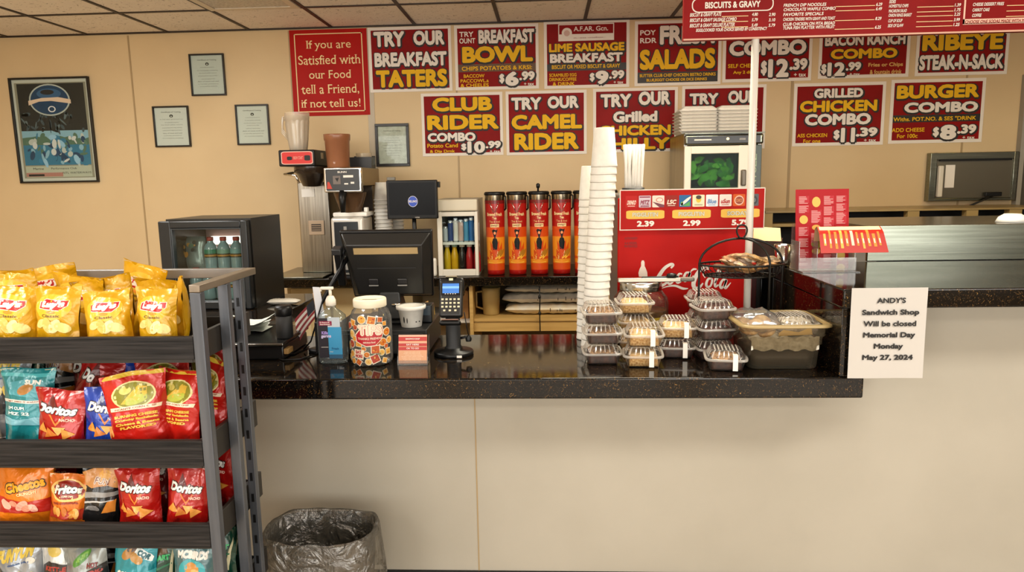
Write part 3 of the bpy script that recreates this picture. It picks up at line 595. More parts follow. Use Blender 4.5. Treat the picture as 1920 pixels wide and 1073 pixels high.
# --- foam cup columns by the brewer
def cup(r0, r1, h, m=FOAM):
    b = MB(); b.lathe([(.001, .004), (r0 - .001, .003), (r0, 0), (r0 + .001, .001), (r1 - .002, h - .008), (r1 + .001, h - .007), (r1 + .002, h - .002), (r1 + .0005, h), (r1 - .002, h - .002), (r0 - .002, .006), (.001, .006)], m, 28); return b
small_cup = cup(.032, .044, .09).build('foam_cup'); first = True
def cup_stack(x, y, zb, n, pitch, scale, lab, group, src, lean=0.0, h=.14, flip=True):
    for k in range(n):           # k = 0 is the topmost cup
        z = zb + (n - 1 - k) * pitch
        o = src.copy(); COL.objects.link(o)
        o.scale = (scale,) * 3; o.location = (x + lean * (z - zb), y, z + (h if flip else 0)); o.rotation_euler = (pi, 0, .3 * k) if flip else (0, lean, .3 * k)
        o['label'] = lab % ORD[k]; o['category'] = 'foam cup'; o['group'] = group
sx_ = atY(713, 400, 4.62).x
cup_stack(atY(715, 400, 4.76).x, 4.82, BZ, 21, .0255, 1.36, 'cream foam cup, %s in the tall stack by the coffee brewer', 'tall foam cup stack by the coffee brewer', small_cup, h=.122)
cup_stack(atY(739, 420, 4.93).x, 4.97, BZ, 17, .0255, 1.36, 'cream foam cup, %s in the stack half hidden behind the tall one', 'half hidden foam cup stack by the coffee brewer', small_cup, h=.122)
bpy.data.objects.remove(small_cup)
o = cup(.034, .044, .14).build('foam_cup', loc=(atY(706, 420, 4.66).x, 4.70, BZ + .30)); o.rotation_euler = (pi, 0, 0); tag(o, 'upside down white foam cup on a small black stand before the tall cup stack', 'foam cup')
st_ = MB(); st_.cyl((0, 0, 0), .045, .1595, BLACK, 20, .004); st_ = tag(st_.build('canister', loc=(o.location.x, 4.70 - .0, BZ)), 'small black canister under the upside down foam cup', 'canister')

# --- customer display on a post
x0, x1 = atY(724, 375, 4.6).x, atY(820, 375, 4.6).x; xc = (x0 + x1) / 2; w = (x1 - x0) / 2
z0, z1 = atY(772, 411, 4.6).z - BZ, atY(772, 338, 4.6).z - BZ
dm = thing('order_monitor', 'black flat order monitor with a round blue logo on a post', 'monitor', (xc, 4.6 + .06, BZ), rz=radians(-2), rx=0)
MB().box(-w, w, -.045, -.01, z0, z1, BLACK, .006).build('housing', dm)
s_ = MB(); f2 = Frame((-w + .015, -.0455, z0 + .025), w=2 * w - .03, h=z1 - z0 - .04); s_.rect(f2, 0, 1, 0, 1, .0005, mat('#0c0d10', .3, spec=.15))
s_.poly(f2, ellipse(.52, .42, .105, .17, 28), .0012, mat('#c9c9d2', .4)); s_.poly(f2, ellipse(.52, .42, .095, .155, 28), .0018, mat('#1a3c9a', .3, emit=.25)); s_.text(f2, 'BELLINO', .435, .605, .39, .46, .0024, OFFW, .03); s_.text(f2, 'HITEK', .56, .66, -.09, -.055, .0024, OFFW)
s_.build('screen', dm)
MB().tube([(0, .0, .004), (0, .0, z0 + .1)], .014, BLACK, 12).cyl((0, 0, 0), .08, .012, BLACK, 28, .003).build('stand', dm)
MB().box(-w + .0, -w + .055, -.02, .0, z1 + .0005, z1 + .022, mat('#6f6a5f', .4), .003).build('card_reader', dm)
MB().box(w - .03, w + .012, -.02, .02, z1 - .05, z1 - .012, BLACK, .003).build('card_swipe', dm)

# --- small white drinks fridge
x0, x1 = atY(820, 440, 4.7).x, atY(896, 440, 4.7).x; xc = (x0 + x1) / 2; w = (x1 - x0) / 2
hz = atY(860, 374, 4.7).z - BZ
df = thing('drinks_fridge', 'small white counter top drinks fridge with a glass door', 'fridge', (xc, 4.7, BZ))
WF = mat('#d8d3c6', .35, name='fridge_white'); b = MB(); shell_box(b, -w, w, .03, .42, .0, hz, .018, mat('#8f8a7e', .4), mat('#dfe3e3', .5)); b.build('cabinet', df)
zd = hz * .84
MB().box(-w, w, -.0, .0295, zd + .004, hz, mat('#cfc6b0', .35), .01, 3).build('header', df)
b = MB(); door_frame(b, -w, w, 0, .0295, 0, zd, .032, .022, .03, .045, WF); b.build('door', df)
MB().box(-w + .028, w - .018, .012, .016, .04, zd - .024, GLASS).build('glass_pane', df)
zsf = hz * .43
MB().box(-w + .019, w - .019, .04, .4, zsf - .012, zsf, mat('#e2e4e2', .4)).box(-w + .019, w - .019, .032, .04, zsf - .012, zsf + .006, mat('#e2e4e2', .4)).build('shelf', df)
MB().box(-w + .019, w - .019, .395, .4005, .02, hz - .03, mat('#16222c', .6)).build('liner', df)
MB().box(-w + .03, w - .03, .04, .06, zd - .012, zd - .004, mat('#ffffff', .4, emit=2.5, name='fridge_lamp')).build('lamp', df)
def bottle(h, r, body, cap, label=None, neck=.35):
    t = thing('drink_bottle', 'bottle', 'bottle'); b = MB()
    b.lathe([(.001, 0), (r * .9, 0), (r, .006), (r, h * .58), (r * .9, h * .66), (r * neck, h * .84), (r * neck, h * .9)], body, 18, cap1=True); b.build('body', t)
    MB().cyl((0, 0, h * .9 + .0002), r * neck * 1.25, h * .1, cap, 14, .001).build('cap', t)
    if label: MB().lathe([(r + .0006, h * .2), (r + .0006, h * .5)], label, 18).build('wrapper', t)
    return t
def can(r, h, body, top, name='drink_can'):
    t = thing(name, 'can', 'can'); MB().lathe([(.001, 0), (r * .8, 0), (r, .006), (r, h * .93), (r * .82, h), (r * .8, h - .004), (.001, h - .004)], top, 18).build('can_body', t)
    MB().lathe([(r + .0005, .012), (r + .0005, h * .88)], body, 18).build('can_print', t); return t
DCOL = [('#b9c4cf', 'silver'), ('#27457f', 'dark blue'), ('#dfe0de', 'white'), ('#c5a9a2', 'pale pink'), ('#4a90ba', 'light blue'), ('#2f6fb5', 'bright blue'), ('#e1e6ea', 'white and blue')]
for k, (c, n) in enumerate(DCOL):
    cn = can(.0168, [.11, .15, .165, .155, .16, .168, .15][k], mat(c, .3), mat('#c9cdd0', .25, .8))
    cn.location = (xc - w + .043 + k * .0355, 4.775, BZ + zsf + .0005); cn['label'] = '%s drink can, %s from the brewers on the upper fridge shelf' % (n, ['first', 'second', 'third', 'fourth', 'fifth', 'sixth', 'seventh'][k]); cn['group'] = 'cans on the upper fridge shelf'
for k, (c, cp, n) in enumerate((('#d6b423', '#e6e3da', 'yellow'), ('#d1a11b', '#9fb7a2', 'amber yellow'), ('#1d1a19', '#e6ddd2', 'dark'), ('#b3242a', '#e8d5cc', 'red'), ('#a51e26', '#dfe3dc', 'deep red'))):
    bt = bottle(.19, .0245, mat(c, .2, coat=.4), mat(cp, .4), neck=.6); bt.location = (xc - w + .052 + k * .0505, 4.775, BZ + .0185); bt['label'] = '%s drink bottle with a pale cap on the lower shelf of the white fridge' % n; bt['group'] = 'bottles on the lower fridge shelf'
wc = can(.03, .12, mat('#e9e6de', .4), WHITE, 'canister'); wc.location = (xc - w - .045, 4.72, BZ); wc['label'] = 'small white canister with a green cap between the monitor and the fridge'; wc['category'] = 'canister'

# --- red tea urns
def wrapmesh(r, h, taper):
    b = MB(); seg = 40
    red = mat('#a3130c', .35, coat=.35); dred = mat('#6f0e0a', .35, coat=.35); orr = mat('#c9480f', .35, coat=.35); oy = mat('#dd8a1c', .4, coat=.3)
    R = lambda z: r * (taper + (1 - taper) * z / h)
    bands = [(.06, .14, orr), (.14, .19, oy), (.19, .22, orr), (.22, .33, oy), (.33, .46, oy), (.46, .58, orr), (.58, .86, red), (.86, .90, dred)]
    for a, c, m in bands: b.lathe([(R(a * h), a * h), (R(c * h), c * h)], m, seg)
    b.lathe([(R(0) * .9, .002), (R(0), .004), (R(.06 * h), .06 * h)], red, seg); b.lathe([(.001, 0), (R(0) * .93, 0), (R(0), .004)], red, seg)
    def M(u, v, o=0.): a = -pi / 2 + u / r; q = R(v * h) + o; return (q * cos(a), q * sin(a), v * h)
    def dec(V, F, m, o):
        bm = bmesh.new(); vs = [bm.verts.new((q[0], q[1], q[2] if len(q) > 2 else 0)) for q in V]
        for f in F:
            try: bm.faces.new([vs[i] for i in f])
            except ValueError: pass
        for k in range(-12, 13):
            bmesh.ops.bisect_plane(bm, geom=bm.verts[:] + bm.edges[:] + bm.faces[:], plane_co=(k * .006, 0, 0), plane_no=(1, 0, 0), dist=1e-6)
        bm.verts.index_update(); b.add([M(v.co.x, v.co.y, o + v.co.z) for v in bm.verts], [[v.index for v in f.verts] for f in bm.faces], m); bm.free()
    def tx(s, x0, x1, y0, y1, m, o=.0012, bold=.03):
        V, F, _ = text2d(s, bold, 2); dec([(x0 + (x1 - x0) * u, y0 + (y1 - y0) * v, lz) for u, v, lz in V], F, m, o)
    P = lambda pts, m, o=.0008: dec(pts, [tuple(range(len(pts)))], m, o)
    k = r / .065
    tx('Brewed Fresh', -.052 * k, .052 * k, .715, .755, PALEY); tx('Tea', -.014 * k, .014 * k, .675, .705, PALEY); tx('Tea & Iced', -.036 * k, .036 * k, .635, .66, mat('#d9a06a', .5))
    P([(-.03 * k, .58), (.03 * k, .58), (.03 * k, .62), (-.03 * k, .62)], PALEY); tx('SWEET', -.026 * k, .026 * k, .588, .612, dred, .0016)
    yl = mat('#ecb03a', .4)
    P([(-.045 * k, .22), (-.03 * k, .33), (-.036 * k, .42), (-.018 * k, .36), (-.004 * k, .44), (.01 * k, .35), (.03 * k, .43), (.03 * k, .32), (.052 * k, .40), (.055 * k, .25), (.03 * k, .19), (-.03 * k, .19)], orr)
    P([(-.014 * k, .31), (.014 * k, .31), (.02 * k, .40), (.012 * k, .445), (.004 * k, .45), (.009 * k, .49), (.02 * k, .555), (.008 * k, .545), (0, .55), (-.012 * k, .555), (-.016 * k, .54), (-.02 * k, .55), (-.008 * k, .48), (-.004 * k, .45), (-.012 * k, .445), (-.02 * k, .40)], BLACK, .0014)
    P(ellipse(.0, .51, .008 * k, .018, 12), mat('#e58f58', .4), .0018)
    rr = random.Random(2)
    for i in range(16):
        x = rr.uniform(-.05, .012) * k; y = rr.uniform(.17, .30); a = rr.uniform(-.9, .4)
        P([(x, y), (x + .004 * k, y), (x + .004 * k + .03 * k * a, y + .04), (x + .03 * k * a, y + .04)], rr.choice([mat('#8f1d10', .4), yl, mat('#e6c9a0', .4), orr]), .0016 + i * .00005)
    for i in range(4): P(ellipse((.02 + .011 * i) * k, .24 + .03 * (i % 2), .011 * k, .05, 14, -.4), [yl, mat('#a8731e', .4)][i % 2], .0016 + i * .0001)
    P([(-.055 * k, .15), (.055 * k, .15), (.05 * k, .165), (0, .15), (-.05 * k, .165)], yl, .002)
    return b
urn0 = None
U = [(929, 0), (970, 0), (1011, 1), (1053, 0), (1094, 0), (1138, 0)]
for k, (px, kn) in enumerate(U):
    x = atY(px, 440, 4.78).x; r = .068; h = .555
    lab = ['first', 'second', 'third', 'fourth', 'fifth', 'sixth'][k]
    lb = ('red flame printed tea urn with a black knob standing up on its lid' if kn else 'red flame printed tea urn, %s from the white drinks fridge' % lab)
    if urn0 is None:
        urn0 = thing('tea_urn', lb, 'tea urn', (x, 4.78, BZ), group='row of tea urns on the back counter')
        wrapmesh(r, h, .86).build('printed_sleeve', urn0)
        MB().lathe([(r * .965, h * .895), (r * .97, h * .9), (r * .98, h * .96)], mat('#a89a84', .22, 1.), 36).build('steel_collar', urn0)
        MB().lathe([(r * .99, h * .96), (r * 1.04, h * .965), (r * 1.04, h * .985), (r * .95, h), (.001, h)], BLACK, 36).build('lid', urn0)
        MB().tube([(r * .98, -.02, h * .95), (r * 1.1, -.03, h * .94), (r * 1.1, -.03, h * .80), (r * .96, -.02, h * .78)], .006, BLACK, 8).build('handle', urn0)
        vst = MB()
        for s in (-1, 1): vst.tube([(s * .03, -r * .93, h * .87), (s * .004, -r * 1.0, h * .76)], .0025, CHROME, 6)
        vst.build('chain', urn0); u = urn0
    else: u = dup(urn0, (x, 4.78, BZ), label=lb)
    if kn: MB().tube([(-.004, 0, h), (-.004, 0, h + .018), (-.004, 0, h + .024), (-.004, 0, h + .045), (-.004, 0, h + .052)], [.006, .006, .012, .013, .005], BLACK, 12).build('knob', u)

# --- steel countertop oven on a steel stand, foam boxes on top
x0, x1 = atY(1283, 300, 4.6).x, atY(1428, 300, 4.6).x; xc = (x0 + x1) / 2; w = (x1 - x0) / 2
zt = atY(1350, 250, 4.6).z; zb = 1.445
os_ = tag(MB().box(-w, w, 0, .5, 0, zb - BZ - .001, mat('#a19a8a', .35, .7), .004).build('oven_stand', loc=(xc, 4.62, BZ)), 'plain steel stand under the steel oven, mostly behind the price sign', 'stand')
ov = thing('oven', 'stainless steel countertop oven with a green tinted glass door', 'oven', (xc, 4.6, zb)); h = zt - zb
b = MB(); shell_box(b, -w, w, .02, .53, 0, h - .004, .02, STEELV, mat('#7d8a7a', .6)); b.build('housing', ov)
MB().box(-w - .004, w + .012, -.02, .53, h - .0035, h + .004, STEEL, .002).build('top_plate', ov)
t = MB(); t.box(-w, w + .006, -.012, .0195, h - .07, h - .006, STEEL, .012, 3); f2 = Frame((-w, -.0125, h - .068), w=2 * w, h=.06); t.rect(f2, .03, .97, .12, .85, .0008, mat('#17140f', .2)); t.rect(f2, .12, .34, .42, .55, .0014, OFFW); t.poly(f2, ellipse(.55, .55, .02, .14, 12), .0014, mat('#ffe9b0', .3, emit=.6)); t.rect(f2, .7, .78, .4, .6, .0014, GREYP); t.build('control_strip', ov)
b = MB(); door_frame(b, -w, w * .66, 0, .0195, 0, h - .075, .045, .06, .05, .02, mat('#cfc5b2', .35, .3)); b.build('door', ov)
GR = clear('tinted_oven_glass', '#cfe2d2', .003, .05); MB().box(-w + .045, w * .66 - .06, .006, .010, .02, h - .122, GR).build('door_glass', ov)
MB().box(w * .66 - .045, w * .66 - .015, -.022, -.0005, .03, .13, mat('#5f564a', .3, .6), .006).build('door_handle', ov)
MB().box(w * .665, w, 0, .0195, 0, h - .075, mat('#2c3a2e', .25), .003).build('side_panel', ov)
mb_ = MB(); f2 = Frame((w * .67, -.0005, .02), w=w * .32, h=h - .12)
for i in range(5): mb_.text(f2, 'ATOLL'[i], .2, .7, .05 + i * .17, .17 + i * .17, .0006, mat('#8fa58a', .5), .02, rot=pi / 2)
mb_.build('side_lettering', ov)
# a leafy green bag lying behind the oven door
lt = MB(); rr = random.Random(8)
for i in range(46):
    cx, cz, cy = rr.uniform(-.085, .14), rr.uniform(.05, .19), rr.uniform(.05, .12); a = rr.uniform(0, 6.28); s = rr.uniform(.025, .05)
    V = [Vector((cx, cy, cz))] + [Vector((cx + s * cos(a + j * .5) * (1 + .2 * (j % 2)), cy + rr.uniform(-.02, .02), max(.023, cz + s * sin(a + j * .5)))) for j in range(6)]
    lt.add(V, [(0, j, j + 1) for j in range(1, 6)], mat(rr.choice(['#4a9a3c', '#72b844', '#90cc58', '#3a7a3c']), .5), True)
tag(lt.build('lettuce', loc=(xc - .07, 4.6, zb)), 'bunch of green lettuce leaves seen behind the oven door glass', 'lettuce')
def foam_box_mesh():
    b = MB(); a = .125
    b.add([(-a + .02, -a + .02, 0), (a - .02, -a + .02, 0), (a - .02, a - .02, 0), (-a + .02, a - .02, 0), (-a, -a, .017), (a, -a, .017), (a, a, .017), (-a, a, .017)], [(3, 2, 1, 0), (0, 1, 5, 4), (1, 2, 6, 5), (2, 3, 7, 6), (3, 0, 4, 7)], FOAM)
    b.box(-a - .004, a + .004, -a - .004, a + .004, .0165, .0205, FOAM, .0015); return b
def foam_box_top():
    b = foam_box_mesh(); a = .12; b.solid([(-a, -a, .021), (a, -a, .021), (a, a, .021), (-a, a, .021), (-a + .03, -a + .03, .05), (a - .03, -a + .03, .05), (a - .03, a - .03, .05), (-a + .03, a - .03, .05)], [(3, 2, 1, 0), (4, 5, 6, 7), (0, 1, 5, 4), (1, 2, 6, 5), (2, 3, 7, 6), (3, 0, 4, 7)], FOAM, .01, 3); return b
fb = foam_box_mesh(); ft = foam_box_top()
bx1, bx2 = atY(1306, 230, 4.75).x, atY(1374, 230, 4.75).x
for bx, nm in ((bx1, 'stack nearer the straws'), (bx2, 'stack nearer the white pole')):
    n = 7
    src = None
    for k in range(n):
        z = zt + .0045 + (n - 1 - k) * .0207; lab = 'white foam takeout box, %s in the %s on the oven' % (ORD[k], nm)
        if k == 0: o = ft.build('foam_takeout_box', loc=(bx, 4.78, z))
        elif src is None: o = src = fb.build('foam_takeout_box', loc=(bx, 4.78, z))
        else: o = src.copy(); COL.objects.link(o); o.location = (bx, 4.78, z)
        tag(o, lab, 'foam box', 'foam takeout boxes on the oven')

# --- stainless hatch on the wall
x0, x1, z0, z1 = wall_rect(1735, 286, 1897, 376); w, h = x1 - x0, z1 - z0
ht = thing('wall_hatch', 'stainless steel hatch on the wall with a paper taped to it', 'wall hatch', ((x0 + x1) / 2, WY - .0005, z0))
b = MB(); door_frame(b, -w / 2, w / 2, -.06, -.0005, 0, h, .045, .03, .05, .02, STEEL, .003); b.build('frame', ht)
MB().box(-w / 2 + .046, w / 2 - .031, -.05, -.0006, .021, h - .051, mat('#7b7667', .3, .8)).build('panel', ht)
MB().box(-w / 2 + .06, w / 2 - .05, -.07, -.0605, h - .06, h - .045, BLACK).build('hinge', ht)
MB().box(-w / 2 + .05, -w / 2 + .085, -.085, -.0505, .03, h - .09, mat('#d9d4c6', .4), .008).build('lamp_tube', ht)
MB().box(-w / 2 + .11, -w / 2 + .175, -.0525, -.0505, .095, .255, PAPER).build('paper_note', ht)
MB().tube([(.13, -.06, .05), (.13, -.08, .03), (.07, -.08, .005), (-.02, -.06, -.04), (-.08, -.03, -.06)], .007, BLACK, 8).box(.08, .19, -.09, -.0605, .03, .06, BLACK, .004).build('latch', ht)

# --- under the back counter: jug, bagged cups, kraft bag
SZ = .6155
t = thing('jug', 'tan plastic pouring jug on the open wooden shelf', 'jug', (atY(921, 575, 4.85).x, 4.85, SZ), rz=radians(200))
tanm = mat('#b59b62', .45); MB().lathe([(.001, .003), (.052, 0), (.056, .006), (.064, .17), (.066, .19), (.063, .19), (.05, .01), (.001, .01)], tanm, 28).build('body', t)
MB().tube([(.06, 0, .165), (.105, 0, .16), (.105, 0, .06), (.056, 0, .04)], .008, tanm, 8).build('handle', t)
def pillow(nx, ny, lx, ly, lz, seed, m, stripes=None):
    b = MB(); V = []
    for s in (1, -1):
        for j in range(ny + 1):
            for i in range(nx + 1):
                u, v = i / nx * 2 - 1, j / ny * 2 - 1; t = max(0, 1 - u ** 4) ** .5 * max(0, 1 - v ** 4) ** .5
                n = noise.noise(Vector((u * 3, v * 2.5, seed))) * .18 + noise.noise(Vector((u * 9, v * 6, seed + 9))) * .10 + .05 * sin(u * 30)
                V.append((u * lx / 2, v * ly / 2, lz / 2 + s * lz / 2 * t * (.86 + n)))
    o = (nx + 1) * (ny + 1); F = []
    for j in range(ny):
        for i in range(nx):
            a = j * (nx + 1) + i; F.append((a, a + 1, a + nx + 2, a + nx + 1)); F.append((o + a, o + a + nx + 1, o + a + nx + 2, o + a + 1))
    b.add(V, F, m, True); return b
for k, (z, c1, n) in enumerate(((SZ, '#d8c7a2', 'cream sleeve of foam cups lowest in the pile on the wooden shelf'), (SZ + .077, '#bdb8ae', 'grey white sleeve of foam cups in the middle of the shelf pile'), (SZ + .147, '#b7b3aa', 'grey white sleeve of foam cups topmost in the shelf pile'))):
    sl = thing('cup_sleeve', n, 'cup sleeve', (.02 - .02 * (k == 1), 4.88, z), group='cup sleeves on the wooden shelf')
    pillow(46, 12, .62, .2, [.082, .074, .072][k], k * 7.3 + 2, noisy('bagged_foam_cups', c1, '#d9d3c5', (14, 3, 14), .25, coat=.3)).build('wrap', sl)
    pr = MB(); f2 = Frame((-.1, -.101, .012), w=.36, h=.05); rr = random.Random(k)
    for i in range(7): x = rr.uniform(0, .95); pr.rect(f2, x, x + .012, .3, .3 + rr.uniform(.15, .6), .0, INK)
    pr.build('print_marks', sl)
cd_ = MB(); cx = atY(1012, 580, 4.66).x; cd_.tube([(cx, 4.66, .835), (cx + .002, 4.655, .75), (cx - .001, 4.66, .66), (cx + .001, 4.66, .53)], .004, BLACK, 8); cd_.tube([(cx - .001, 4.655, .775), (cx - .001, 4.655, .755)], .009, BLACK, 8); cd_.tube([(cx, 4.655, .665), (cx, 4.655, .645)], .009, BLACK, 8)
tag(cd_.build('cable', ), 'thin black cable hanging in front of the wooden shelf', 'cable')
t = thing('kraft_bag', 'brown kraft paper bag with a torn corner left of the wooden shelf', 'paper bag', (atY(862, 580, 4.9).x, 4.9, .5905))
KR = noisy('kraft_paper', '#8f6231', '#a5773f', (5, 5, 12), .7)
b = MB(); pts = [(-.07, 0), (.07, 0), (.07, .19), (.05, .2), (.045, .165), (.03, .15), (-.07, .125)]
b.prism(pts, Frame((0, -.08, 0)), -.15, KR); b.build('bag', t)
t = thing('small_carton', 'small white printed carton on the floor cabinet below the wooden shelf', 'carton', (atY(888, 640, 4.62).x, 4.5, .0))
b = MB(); b.box(-.09, .09, 0, .12, .0, .505, mat('#bdb7aa', .5), .002); f2 = Frame((-.09, -.0004, .38), w=.18, h=.13); rr = random.Random(4)
for i in range(6): b.text(f2, 'CARRY OUT SUPPLIES PACK', .1, rr.uniform(.6, .9), .15 + i * .1, .2 + i * .1, .0004, GREYP)
b.build('carton', t)

# ================================================================== things on the front counter (top at .91)
CZ = .9105
def span(px0, px1, py, Y): a, b = atY(px0, py, Y).x, atY(px1, py, Y).x; return (a + b) / 2, (b - a) / 2

# --- black upright drinks cooler on the counter return
x0, x1 = atY(297, 440, 3.5).x, atY(465, 440, 3.5).x; xc = (x0 + x1) / 2; w = (x1 - x0) / 2; hz = atY(465, 410, 3.5).z - CZ + .0
fc = thing('display_cooler', 'black display cooler with a glass door and a lit white ceiling inside', 'display cooler', (xc, 3.5, CZ))
COOL = mat('#1c1a16', .35, name='cooler_black'); DOORB = mat('#14191d', .3, name='cooler_door')
b = MB(); shell_box(b, -w + .02, w, .045, .44, 0, hz, .03, COOL, mat('#b9b5b0', .5)); b.build('cabinet', fc)
b = MB(); door_frame(b, -w, w - .005, 0, .042, .002, hz - .008, .064, .034, .038, .04, DOORB, .006); b.build('door', fc)
b = MB(); door_frame(b, -w + .06, w - .036, .004, .038, .038, hz - .044, .008, .008, .008, .008, mat('#3a4044', .3), .002); b.build('door_gasket', fc)
MB().box(-w + .066, w - .042, .018, .022, .044, hz - .05, GLASS).build('glass_pane', fc)
MB().box(-w + .09, w - .07, .372, .394, hz - .16, hz - .115, mat('#fffaf0', .5, emit=1.6, name='cooler_lamp')).build('lamp', fc)  # glowing strip on the back wall stands for the lamp's reflection
MB().box(-w + .055, w - .035, .09, .394, .185, .192, mat('#c9ccca', .4, .3)).build('shelf', fc)
MB().box(-w + .052, w - .032, .395, .405, .05, hz - .06, mat('#a9867f', .6)).build('liner', fc)
WATER = mat('#7f9da3', .15, coat=.5, name='pale_blue_bottle'); TEAL = mat('#2d7f63', .3); GOLD = mat('#b8873c', .4)
def water(n, col, lx, ly, lz, grp):
    t = thing('water_bottle', n, 'bottle', group=grp); b = MB(); r = .034; h = .165
    b.lathe([(.001, 0), (r * .92, 0), (r, .008), (r * .97, .03), (r, .06), (r, .105), (r * .8, .125), (r * .45, .14), (r * .45, .148)], WATER, 20, cap1=True).build('body', t)
    MB().lathe([(r + .0008, .062), (r + .0008, .082)], mat('#3a3018', .4), 20).lathe([(r + .0008, .082), (r + .0008, .104)], col, 20).lathe([(r + .001, .068), (r + .001, .076)], GOLD, 20).build('wrapper', t)
    MB().cyl((0, 0, .1482), r * .5, .02, mat('#b23a33', .4), 14, .002).build('cap', t); t.location = (lx, ly, lz); return t
for k, c in enumerate((TEAL, mat('#6f9a87', .3), mat('#6fa0a0', .3))):
    water('water bottle with a red cap on the upper cooler shelf, %s' % ['next to the pouch', 'middle one', 'farthest from the pouch'][k], c, atY(392 + k * 24.5, 470, 3.64).x, 3.66, CZ + .1925, 'bottles on the upper cooler shelf')
for k in range(5): water('pale blue water bottle on the lower cooler shelf', WATER, xc - .135 + k * .07, 3.66, CZ + .0305, 'bottles on the lower cooler shelf')
pc = thing('snack_pouch', 'silvery snack pouch with orange print leaning inside the cooler beside the bottles', 'snack pouch', (atY(354, 470, 3.64).x, 3.68, CZ + .1925), rx=radians(-6))
b = pillow(12, 12, .14, .17, .05, 3, mat('#8d9a96', .25, .3)); b.V = [(x, -z + .02, y + .0855) for x, y, z in b.V]; b.F = [f[::-1] for f in b.F]; b.build('pouch', pc)
b = MB(); rr = random.Random(6); f2 = Frame((-.055, -.048, .03), w=.11, h=.12)
for i in range(12): b.poly(f2, ellipse(rr.uniform(.1, .9), rr.uniform(.3, .95), rr.uniform(.05, .16), rr.uniform(.04, .1), 8, rr.uniform(0, 3)), i * .0003, rr.choice([mat('#d39338', .4), GOLD, mat('#4d6b55', .4), mat('#c8c6b8', .4), mat('#2d2a1a', .4)]))
b.build('print', pc)

# --- checkout terminal seen from behind, on the cash drawer
dr = thing('cash_drawer', 'black cash drawer under the checkout terminal', 'cash drawer', (-.625, 2.52, CZ))
MB().box(-.185, .185, 0, .33, .006, .098, mat('#151413', .45, name='drawer_black'), .004).build('case', dr)
for sx in (-.15, .15):
    for sy in (.03, .3): MB().cyl((sx, sy, 0), .012, .0059, BLACK, 12).build('foot', dr)
MB().box(-.17, .17, -.004, -.0002, .015, .085, mat('#1b1918', .4), .002).build('drawer_front', dr)
DZ = CZ + .0985
xc, w = span(636, 806, 440, 2.62)
pt = thing('checkout_terminal', 'black checkout touch terminal seen from behind on the cash drawer', 'checkout terminal', (xc, 2.74, DZ))
th = radians(18); ct_, st2 = cos(th), sin(th)
def tilt(mb, y0, z0):
    mb.V = [(x, y0 + y * ct_ - z * st2, z0 + y * st2 + z * ct_) for x, y, z in mb.V]; return mb
ztop = atY(720, 437, 2.62).z - DZ; hh = .265; zb0 = ztop - hh * ct_
sc = MB(); a, c = w, w * .90
sc.solid([(-a * .88, .0, 0), (a * .92, .0, 0), (a, .0, hh), (-a, .0, hh), (-a * .88 + .03, -.05, .03), (a * .92 - .025, -.05, .03), (a - .028, -.05, hh - .03), (-a + .028, -.05, hh - .03)], [(0, 1, 2, 3)[::-1], (4, 5, 6, 7), (0, 1, 5, 4)[::1], (1, 2, 6, 5), (2, 3, 7, 6), (3, 0, 4, 7)], mat('#171615', .38, name='terminal_shell'), .004)
sc.solid([(-a * .9, .001, -.006), (a * .94, .001, -.006), (a * .94, .022, -.006), (-a * .9, .022, -.006), (-a - .006, .001, hh + .006), (a + .006, .001, hh + .006), (a + .006, .022, hh + .006), (-a - .006, .022, hh + .006)], [(3, 2, 1, 0), (4, 5, 6, 7), (0, 1, 5, 4), (1, 2, 6, 5), (2, 3, 7, 6), (3, 0, 4, 7)], BLACK, .005); tilt(sc, -.02, zb0).build('housing', pt)
vb = MB(); vb.box(-a + .055, a - .045, -.0535, -.0502, hh - .065, hh - .040, mat('#a58d62', .5)); vb.box(-a + .06, a - .06, -.0525, -.0502, hh - .125, hh - .122, DGREY)  # tan strip paints the reflection in the slot
for s in (-1, 1): vb.box(s * .055 - .018, s * .055 + .018, -.056, -.0502, .075, .098, mat('#222122', .4), .003); vb.box(s * .055 - .018, s * .055 + .018, -.059, -.0561, .07, .074, GREYP)
tilt(vb, -.02, zb0).build('back_cover', pt)
nk = MB(); nk.solid([(-.05, -.09, .012), (.05, -.09, .012), (.05, .03, .012), (-.05, .03, .012), (-.035, -.075, .16), (.035, -.075, .16), (.035, -.045, .16), (-.035, -.045, .16)], [(3, 2, 1, 0), (4, 5, 6, 7), (0, 1, 5, 4), (1, 2, 6, 5), (2, 3, 7, 6), (3, 0, 4, 7)], mat('#1a1a19', .4), .006)
nk.box(-.034, .034, -.0875, -.083, .105, .108, DGREY); nk.build('neck', pt)
MB().box(-.11, .11, -.12, .09, 0, .0115, BLACK, .004).build('foot_plate', pt)
MB().tube([(.012, -.093, .07), (.045, -.097, .072)], [.007, .008], CHROME, 12).build('lock', pt)
rd = MB(); rd.box(-a - .028, -a + .0, -.035, -.005, .06, .20, BLACK, .004); rd.box(-a - .034, -a + .002, -.04, -.0, .19, .215, DGREY, .004); tilt(rd, -.02, zb0).build('card_swipe', pt)
MB().box(.115, .165, -.10, -.04, .0005, .07, mat('#191c1f', .3), .004).box(.122, .158, -.1035, -.1005, .03, .066, mat('#4a5a66', .2), .001).build('pin_module', pt)
ar = MB(); p0 = atY(652, 482, 2.66); p1 = atY(594, 583, 2.60); ar.tube([p0, p0.lerp(p1, .5) + Vector((.0, -.005, 0)), p1, (p1.x - .004, p1.y, CZ + .012)], .0085, BLACK, 10); ar.cyl((p1.x - .004, p1.y, CZ), .035, .012, BLACK, 20, .002)
tag(ar.build('support_arm'), 'thin black slanted arm rising from the counter to the checkout terminal', 'support arm')
